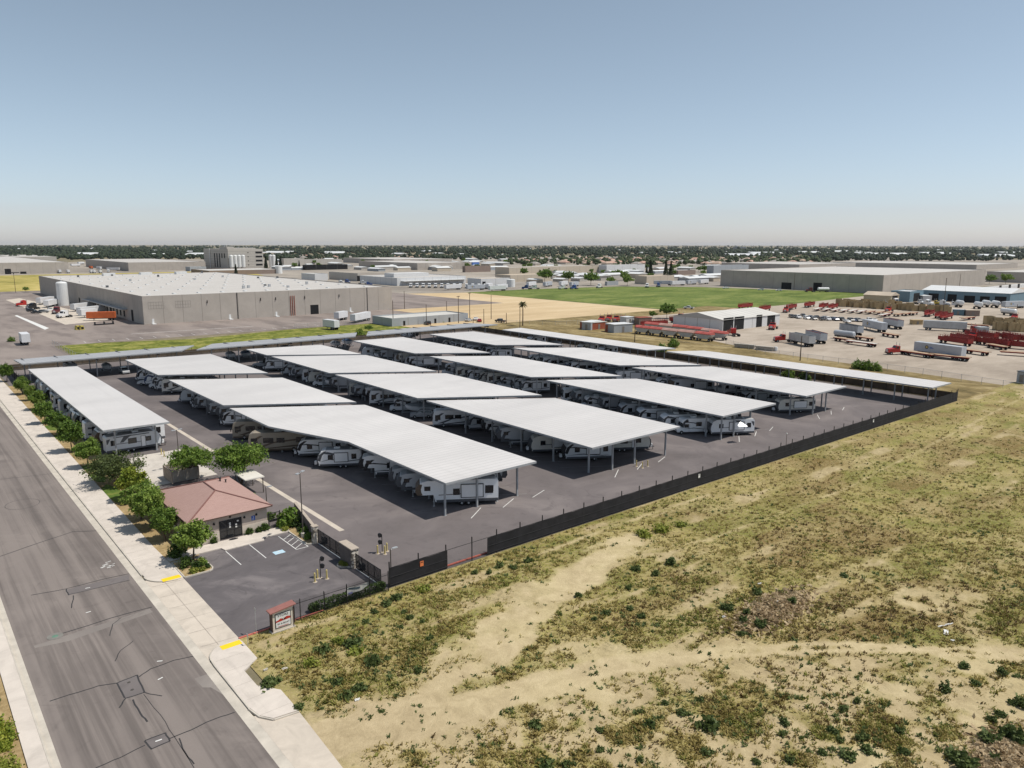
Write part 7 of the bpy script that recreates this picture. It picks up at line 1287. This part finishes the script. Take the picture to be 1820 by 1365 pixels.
# chain-link fences, rail, poles
cl = NT('chain_link'); cl.out((.2, .2, .2), .6); tb = cl.n('ShaderNodeBsdfTransparent'); mxs = cl.n('ShaderNodeMixShader'); mxs.inputs[0].default_value = .14; cl.l(tb.outputs[0], mxs.inputs[1]); cl.l(cl.b.outputs[0], mxs.inputs[2]); cl.l(mxs.outputs[0], cl.t.nodes['Material Output'].inputs[0]); K['chain'] = cl.m
def chain(lb, pts, h, step):
    t = thing('chain_link_fence', lb, 'fence', (*pts[0], 0)); ox, oy = pts[0]; mb = MB(); mr = MB()
    for a, b in zip(pts, pts[1:]):
        a, b = Vector(a)-Vector((ox, oy)), Vector(b)-Vector((ox, oy)); L = (b-a).length; n = max(1, int(L/step))
        for i in range(n): q = a+(b-a)*i/n; m2 = MB(); m2.tube((0, 0, -.05), (0, 0, h+.1), .055, .055, 6); m2.build('post', 'galv', t, (q.x, q.y, 0), fix=False)
        mb.add([(a.x, a.y, .05), (b.x, b.y, .05), (b.x, b.y, h), (a.x, a.y, h)], [(0, 1, 2, 3)]); mr.tube((a.x, a.y, h), (b.x, b.y, h), .03, .03, 5)
    mb.build('wire_mesh', 'chain', t, fix=False); mr.build('top_rail', 'galv', t, fix=False)
chain('long chain-link fence along the near edge of the truck yard', [g(1290, 612), g(1360, 630), g(1490, 647), g(1640, 667), g(1822, 695)], 2.1, 5)
chain('chain-link fence at the far street corner by the side road', [(50, 346), (50, 300), (56, 286)], 2.2, 5); chain('chain-link fence between the green strip and the low grey building', [(150, 342), (196, 341), (200, 322)], 2.2, 6); chain('thin wire fence between dirt field and verge', [(242, 296), (258, 275), (300, 262)], 2., 6)
mb = MB(); a, b = g(1040, 590), g(1300, 617)
for o in (-.75, .75): mb.strip([(a[0]+o, a[1]), (b[0]+o*1.0, b[1])], .25, .12)
struct('rail_track', mb, pm('rail_steel', (.12, .1, .09), .6))
def upole(lb, px, by, tp, arms=1, name='utility_pole', mat='wood_pole'):
    x, y = g(px, by); h = hgt(x, y, tp); t = thing(name, lb, 'utility pole', (x, y, 0), .4); mb = MB(); mb.tube((0, 0, -.1), (0, 0, h), .2, .13, 8); mb.build('pole', mat, t)
    for i in range(arms): mb = MB(); z = h-.5-i*1.4; mb.bx(-1.5, -.08, z, 1.5, .08, z+.18); [mb.bx(q-.06, -.06, z+.18, q+.06, .06, z+.45) for q in (-1.4, -.5, .5, 1.4)]; mb.build('crossarm', mat, t, fix=False)
for px, by, tp, ar, lb in ((699, 580, 534, 0, 'tall bare pole at the left corner of the low grey building'), (758, 577, 541, 0, 'bare pole before the middle of the low grey building'), (815, 574, 526, 1, 'pole with a lamp arm at the right part of the low grey building'), (835, 569, 520, 1, 'crossarm pole beyond the low grey building'), (873, 567, 524, 0, 'bare pole at the edge of the dirt field'), (719, 549, 517, 0, 'dark pole at the right end of the large warehouse'), (794, 560, 535, 0, 'short thick pole in the dirt field'), (1128, 608, 565, 1, 'dark pole in front of the red-topped hoppers'), (1422, 641, 597, 0, 'dark pole standing at the chain-link fence'), (1676, 557, 494, 2, 'double crossarm pole rising before the far right warehouse'), (1640, 513, 488, 0, 'dark pole against the far right warehouse, left one'), (1705, 512, 486, 0, 'dark pole against the far right warehouse, right one'), (1411, 515, 486, 0, 'pale pole against the dark wall of the far right warehouse'), (1806, 561, 541, 0, 'dark pole at the right edge of the back yard'), (28, 520, 484, 0, 'tall dark pole with a flat lamp head in the yellow field'), (924, 590, 546, 0, 'thin pole just left of the palm'), (841, 578, 566, 0, 'short lamp post by the dirt field, left one'), (860, 577, 549, 0, 'thin lamp post by the dirt field, middle one'), (900, 575, 556, 0, 'thin lamp post by the dirt field, right one')): upole(lb, px, by, tp, ar)
x, y = g(28, 520); t = thing('lamp_panel', 'flat dark lamp panel on the tall pole in the yellow field', 'lamp', (x, y, hgt(x, y, 485))); mb = MB(); mb.bx(-4, -.4, -.1, 4, .4, .5); mb.build('panel', 'black_metal', t); mb = MB(); mb.bx(-.3, -.3, -.9, .3, .3, -.1); mb.build('bracket', 'black_metal', t)
# ================================================================ far vegetation and suburb
# palm, round trees, conifers
def palm(lb, px, by, tp):
    x, y = g(px, by); h = hgt(x, y, tp)*.8; t = thing('palm_tree', lb, 'tree', (x, y, 0)); mb = MB(); mb.tube((0, 0, -.1), (.1, 0, h*.5), .32, .24, 8); mb.tube((.1, 0, h*.5), (0, 0, h), .24, .2, 8); mb.build('trunk', 'bark', t); r = np.random.default_rng(3); V = []; n = 46
    for k in range(n):
        a = r.uniform(0, 6.28); el = r.uniform(-.75, 1.2); L = r.uniform(1.8, 2.6); d = np.array([math.cos(a)*math.cos(el), math.sin(a)*math.cos(el), math.sin(el)]); s_ = np.array([-math.sin(a), math.cos(a), 0]); p0 = np.array([0, 0, h]); p1 = p0+d*L*.6; p2 = p1+d*L*.5+np.array([0, 0, -.5])
        for q in (-1, 1): V += [p0, p1+s_*.42*q+np.array([0, 0, -.15]), p2, p1+np.array([0, 0, .1])]
    V = np.array(V); arr_mesh('crown', V, np.arange(len(V)).reshape(-1, 4), foliage('palm_fronds', (.03, .04, .012), (.06, .075, .02), (.12, .12, .04), 1.), t)
palm('tall fan palm standing at the edge of the dirt field', 929, 579, 531)
FT = tree_proto('round_tree', 0, 12, 'leaf', 50, 22, .9, 4.2, 3.4, 5.2, 3.); CT = {}
def conifer(seed):
    r = np.random.default_rng(seed); root = thing('conifer', 'x', 'tree'); n = 1500; u = r.uniform(0, 1, n)**.7; z = u*14+1; rad_ = (1-u)*3.3*np.sqrt(r.uniform(.3, 1, n))+.15; a = r.uniform(0, 6.28, n); p = np.stack([rad_*np.cos(a), rad_*np.sin(a), z-rad_*.3], 1); v, f = leaf_quads(p, 1.1, r); arr_mesh('crown', v, f, K['far_leaf'], root); mb = MB(); mb.tube((0, 0, 0), (0, 0, 12), .3, .08, 7); mb.build('trunk', 'bark', root); return proto(root)
CT['c'] = conifer(4); BTR = bush_proto('bush', 'x', 'bush', 'leaf', 40, 20, .35, 66, 1.6, 1.3, 1.6, .4)
for px, by, tp, k, lb in ((1185, 566, 540, 'r', 'large round green tree left of the white workshop'), (1160, 566, 553, 'r', 'smaller round tree beside the large one at the white workshop'), (1787, 505, 487, 'r', 'round green tree against the dark wall, right of two'), (1758, 505, 488, 'r', 'bright green tree against the dark wall, left of two'), (1050, 507, 484, 'r', 'dark tree among the trucks before the beige warehouse'), (1010, 502, 482, 'r', 'tree before the pale panelled warehouse'), (968, 502, 478, 'r', 'bright tree at the corner of the pale panelled warehouse'), (1115, 508, 490, 'r', 'dark tree left of the tan block building'), (1085, 505, 492, 'r', 'tree beside the small pale blue shed'), (655, 590, 578, 'r', 'bushy tree at the gap of the rear canopies'),
                          (1156, 491, 462, 'c', 'tall dark conifer, left of the twin conifers'), (1149, 491, 472, 'c', 'shorter dark conifer beside the twin conifers'), (1183, 491, 462, 'c', 'tall dark conifer right of the twin conifers'), (1192, 491, 464, 'c', 'rightmost dark conifer of the far cluster'), (420, 493, 470, 'c', 'dark conifer in front of the white tower silos'), (473, 478, 455, 'c', 'dark cypress at the right side of the grain tower'), (499, 478, 455, 'c', 'dark conifer right of the white silos'), (532, 476, 463, 'c', 'dark narrow cypress before the white-panelled warehouse'), (487+5, 478, 456, 'c', 'narrow cypress between the white silos'), (46, 519, 510, 'r', 'dark bush beside the tall pole in the yellow field'), (250, 492, 484, 'r', 'dark tree in the yellow field strip before the left warehouse')):
    x, y = g(px, by); h = hgt(x, y, tp); sc = h/(8.2 if k == 'r' else 15); dup(FT if k == 'r' else CT['c'], (x, y, 0), px*.7, lb, None, None, (sc*(1.15 if k == 'r' else .8), sc*(1.15 if k == 'r' else .8), sc))
for px, py, sc, lb in ((1524, 655, 1.3, 'green bush behind the last canopy row, left of three'), (1540, 657, 1.4, 'green bush behind the last canopy row, middle of three'), (1556, 659, 1.2, 'green bush behind the last canopy row, right of three'), (1175, 626, 1.5, 'green bush in the gap of the last canopy row, left one'), (1196, 617, 1.6, 'green bush in the gap of the last canopy row, right one'), (1400, 672, 1.2, 'green bush seen under the last narrow canopy, left one'), (1430, 678, 1.2, 'green bush seen under the last narrow canopy, right one'), (640, 596, 1.4, 'green bush at the rear gap between grey canopies'), (708, 577, 1., 'small round shrub at the foot of the low grey building'), (786, 573, 1., 'small dark shrub at the right of the low grey building'), (20, 607, .9, 'dry bush at the edge of the side road')):
    x, y = g(px, py); dup(BTR, (x, y, 0), px*.3, lb, None, None, sc)
# far suburb houses
K['tile_a'] = pm('roof_tile_tan', (.42, .31, .24), .9, .1, .2); K['tile_b'] = pm('roof_tile_pink', (.46, .29, .23), .9, .1, .2); K['tile_c'] = pm('roof_tile_grey', (.34, .31, .28), .9, .1, .2); K['house_wall'] = pm('house_stucco', (.55, .48, .4), .9, .08, .2)
hp = thing('house', 'x', 'house'); mb = MB(); mb.bx(-8, -6, 0, 8, 6, 3.2); mb.build('wall', 'house_wall', hp); mb = MB(); mb.add([(-8.7, -6.7, 3.2), (8.7, -6.7, 3.2), (8.7, 6.7, 3.2), (-8.7, 6.7, 3.2), (-3, 0, 6.2), (3, 0, 6.2)], [(0, 1, 5, 4), (1, 2, 5), (2, 3, 4, 5), (3, 0, 4), (3, 2, 1, 0)]); mb.build('roof', 'tile_a', hp); proto(hp)
RH = random.Random(4); HC = [('tile_a', 'tan'), ('tile_b', 'pinkish'), ('tile_c', 'grey')]
for i in range(150):
    px = RH.uniform(915, 1440) if i < 125 else RH.uniform(480, 900); py = RH.uniform(459, 472) if px > 900 else RH.uniform(456, 461); x, y = g(px, py); m, cn = HC[RH.randint(0, 2)]; where = 'beyond the beige warehouse' if px < 1080 and px > 900 else ('behind the twin conifers' if 1080 <= px < 1260 else ('above the far right warehouse' if px >= 1260 else 'behind the grain plants'))
    dup(hp, (x, y, 0), RH.choice((0, PI/2)), 'small far house with a %s hipped roof among the trees %s' % (cn, where), 'houses in the far suburb', {'roof': m}, RH.uniform(.9, 1.3))
# far long pale roofs between the trees
for i, (x0, x1, y_, h) in enumerate(((1340, 1395, 452, 4), (1480, 1570, 449, 5), (1615, 1665, 446, 5), (1655, 1738, 446.5, 6), (1540, 1625, 455, 5), (1650, 1700, 453, 5), (1770, 1800, 447, 5), (1790, 1820, 452.5, 6), (1430, 1475, 451, 5), (1300, 1360, 456, 4), (20, 45, 445, 6), (96, 106, 446, 5), (125, 160, 456, 6), (160, 172, 443.5, 6), (250, 272, 449, 6), (326, 356, 456.5, 6), (505, 520, 451, 5), (575, 610, 452, 5), (470, 500, 452, 6), (755, 770, 449, 5), (1105, 1125, 447, 5), (1245, 1260, 449, 5), (1195, 1205, 452, 5), (1760, 1815, 458, 5), (1360, 1420, 447, 5))):
    a, b = Vector(g(x0, y_)), Vector(g(x1, y_)); d = b-a; t = thing('far_shed', 'far pale roof %s at %s of the horizon trees' % (('long strip', 'low strip', 'small patch')[0 if x1-x0 > 60 else 1 if x1-x0 > 25 else 2], ('the far left', 'the left', 'the middle', 'the right', 'the far right')[min(4, int(x0/364))]), 'building', (*((a+b)/2), 0), math.atan2(d.y, d.x), 'far pale roofs on the horizon'); L = d.length; mb = MB(); mb.bx(-L/2, 0, 0, L/2, 60, h); mb.build('wall', 'tilt2', t, fix=False); mb = MB(); mb.add([(-L/2-1, -1, h), (L/2+1, -1, h), (L/2+1, 61, h+6), (-L/2-1, 61, h+6), (-L/2-1, -1, h-.5), (L/2+1, -1, h-.5), (L/2+1, 61, h-.5), (-L/2-1, 61, h-.5)], [(0, 1, 2, 3), (4, 5, 1, 0), (1, 5, 6, 2), (2, 6, 7, 3), (3, 7, 4, 0)]); mb.build('roof', 'white_metal', t, fix=False)
for px, by, tp, wd, lb in ((1309, 447, 439, 40, 'grey-blue far office tower on the skyline, left one'), (1316, 447, 439.6, 30, 'grey-blue far office tower on the skyline, right one'), (1323, 447, 440, 25, 'small far tower right of the two skyline towers')):
    x, y = g(px, by); h = hgt(x, y, tp); t = thing('far_tower', lb, 'tower', (x, y, 0), .5); mb = MB(); mb.bx(-wd/2, -wd/2, 0, wd/2, wd/2, h); [mb.bx(-wd/2-.5, -wd/2-.5, h*k/7, wd/2+.5, wd/2+.5, h*k/7+h/22, 1) for k in range(1, 7)]; mb.build('wall', ['wall_grey', 'joint'], t, fix=False); mb = MB(); mb.bx(-wd/4, -wd/4, h, wd/4, wd/4, h+4); mb.build('roof_plant', 'wall_grey', t, fix=False)
# the wooded town out to the skyline: one mass
def forest(name, n, seed, xr, yr, size, mat):
    r = np.random.default_rng(seed); px = r.uniform(*xr, n); py = yr[0]+(yr[1]-yr[0])*r.uniform(0, 1, n); d = CF[:, None]*FF+CR[:, None]*(px-FW/2)-CU[:, None]*(py-FH/2); t = -CAMZ/d[2]; x, y = d[0]*t, d[1]*t; dist = np.hypot(x, y)
    keep = fbm(x, y, seed, 260., 3) > .36; x, y, dist = x[keep], y[keep], dist[keep]; m = len(x)
    b = bmesh.new(); bmesh.ops.create_icosphere(b, subdivisions=2, radius=1); bv = np.array([v.co[:] for v in b.verts]); bf = np.array([[v.index for v in f.verts] for f in b.faces]); b.free()
    k = 3; X = np.repeat(x, k); Y = np.repeat(y, k); s = np.repeat(size*r.uniform(.55, 1.35, m)*np.clip(dist/2600, 1, 1.7), k); o = r.normal(size=(m*k, 3))*np.array([.45, .45, .22])
    hh = r.uniform(.8, 1.5, m*k); q = bv[None]*(1+.45*(r.uniform(size=(m*k, len(bv), 1))-.5)); q = q*np.stack([s*.62, s*.62, s*.55*hh], 1)[:, None]; c = np.stack([X+o[:, 0]*s, Y+o[:, 1]*s, s*(.75+o[:, 2])], 1); v = (q+c[:, None]).reshape(-1, 3); v[:, 2] = np.maximum(v[:, 2], .2)
    f = (bf[None]+(np.arange(m*k)*len(bv))[:, None, None]).reshape(-1, 3); return tag(arr_mesh(name, v, f, mat), kind='stuff')
forest('horizon_trees', 4600, 3, (-60, 1880), (437.2, 451), 6.2, 'far_leaf'); forest('town_trees', 2400, 4, (-60, 1880), (448, 459), 5.8, 'far_leaf'); forest('suburb_trees', 620, 6, (900, 1480), (457, 471), 5, foliage('suburb_leaves', (.022, .036, .013), (.05, .072, .024), (.1, .12, .05), .03)); forest('suburb_trees', 260, 8, (470, 910), (456, 463), 5.5, 'far_leaf'); forest('left_town_trees', 500, 9, (-60, 370), (449, 462), 6.5, 'far_leaf'); forest('right_town_trees', 520, 10, (1440, 1880), (455, 464), 5., 'far_leaf')

# scattered trees between the industrial buildings
RT = random.Random(12)
for i in range(46):
    px, py = RT.choice(((RT.uniform(480, 900), RT.uniform(466, 480)), (RT.uniform(930, 1260), RT.uniform(476, 500)), (RT.uniform(930, 1260), RT.uniform(476, 490)))); x, y = g(px, py); sc = RT.uniform(.7, 1.3); dup(FT, (x, y, 0), RT.uniform(0, 6), 'dark round tree standing between the far industrial buildings', 'trees between the far buildings', None, (sc, sc, sc))
sp = thing('small_shed', 'x', 'building'); mb = MB(); mb.bx(-11, -7, 0, 11, 7, 5); mb.build('wall', 'tilt2', sp, fix=False); mb = MB(); mb.add([(-11.5, -7.5, 5), (11.5, -7.5, 5), (11.5, 7.5, 5), (-11.5, 7.5, 5), (-11.5, 0, 7), (11.5, 0, 7)], [(0, 1, 5, 4), (2, 3, 4, 5), (0, 4, 3), (1, 2, 5), (3, 2, 1, 0)]); mb.build('roof', 'white_metal', sp, fix=False); proto(sp)
for i in range(140):
    if i < 70: px, py, wh = RT.uniform(490, 900), RT.uniform(462, 482), 'between the plants right of the grain tower'
    elif i < 110: px, py, wh = RT.uniform(930, 1270), RT.uniform(478, 503), 'behind the green field'
    else: px, py, wh = RT.uniform(-20, 1840), RT.uniform(442, 457), 'among the horizon trees'
    x, y = g(px, py); s_ = RT.uniform(.6, 1.2)*(1 if i < 110 else 1.6); c_ = RT.randint(0, 2); dup(sp, (x, y, 0), RT.choice((0, PI/2)), 'small far %s-walled building with pale roof %s' % (('light', 'grey', 'tan')[c_], wh), 'small far pale buildings', {'wall': ('tilt2', 'wall_grey', 'tilt_beige')[c_]}, (s_*RT.uniform(.7, 1.8), s_, s_*.9))
# the air: thin even haze
hb = MB(); hb.bx(-9300, -3300, -1.1, 26500, 20500, 75); hz = hb.build('haze', [], fix=True); m = bpy.data.materials.new('thin_haze'); m.use_nodes = True; m.node_tree.nodes.clear(); pv = m.node_tree.nodes.new('ShaderNodeVolumePrincipled'); pv.inputs['Color'].default_value = (.93, .95, 1, 1); pv.inputs['Density'].default_value = 1.8e-5; pv.inputs['Anisotropy'].default_value = .2
mo = m.node_tree.nodes.new('ShaderNodeOutputMaterial'); m.node_tree.links.new(pv.outputs[0], mo.inputs['Volume']); hz.data.materials.append(m); tag(hz, kind='stuff')
for p in PROTOS:
    if not p.get('used'):
        st = [p]
        while st:
            o = st.pop(); st += FAM.get(o.name, []); bpy.data.objects.remove(o)
# ================================================================ check labels
import collections
c = collections.Counter((o.get('label')) for o in S.objects if o.parent is None and o.get('label'))
for l, n in c.items():
    if n > 1: print('DUPLABEL', n, l)
for o in S.objects:
    l = o.get('label')
    if l and not (4 <= len(l.split()) <= 16): print('LABELLEN', len(l.split()), l)
print('OBJECTS', len(S.objects))
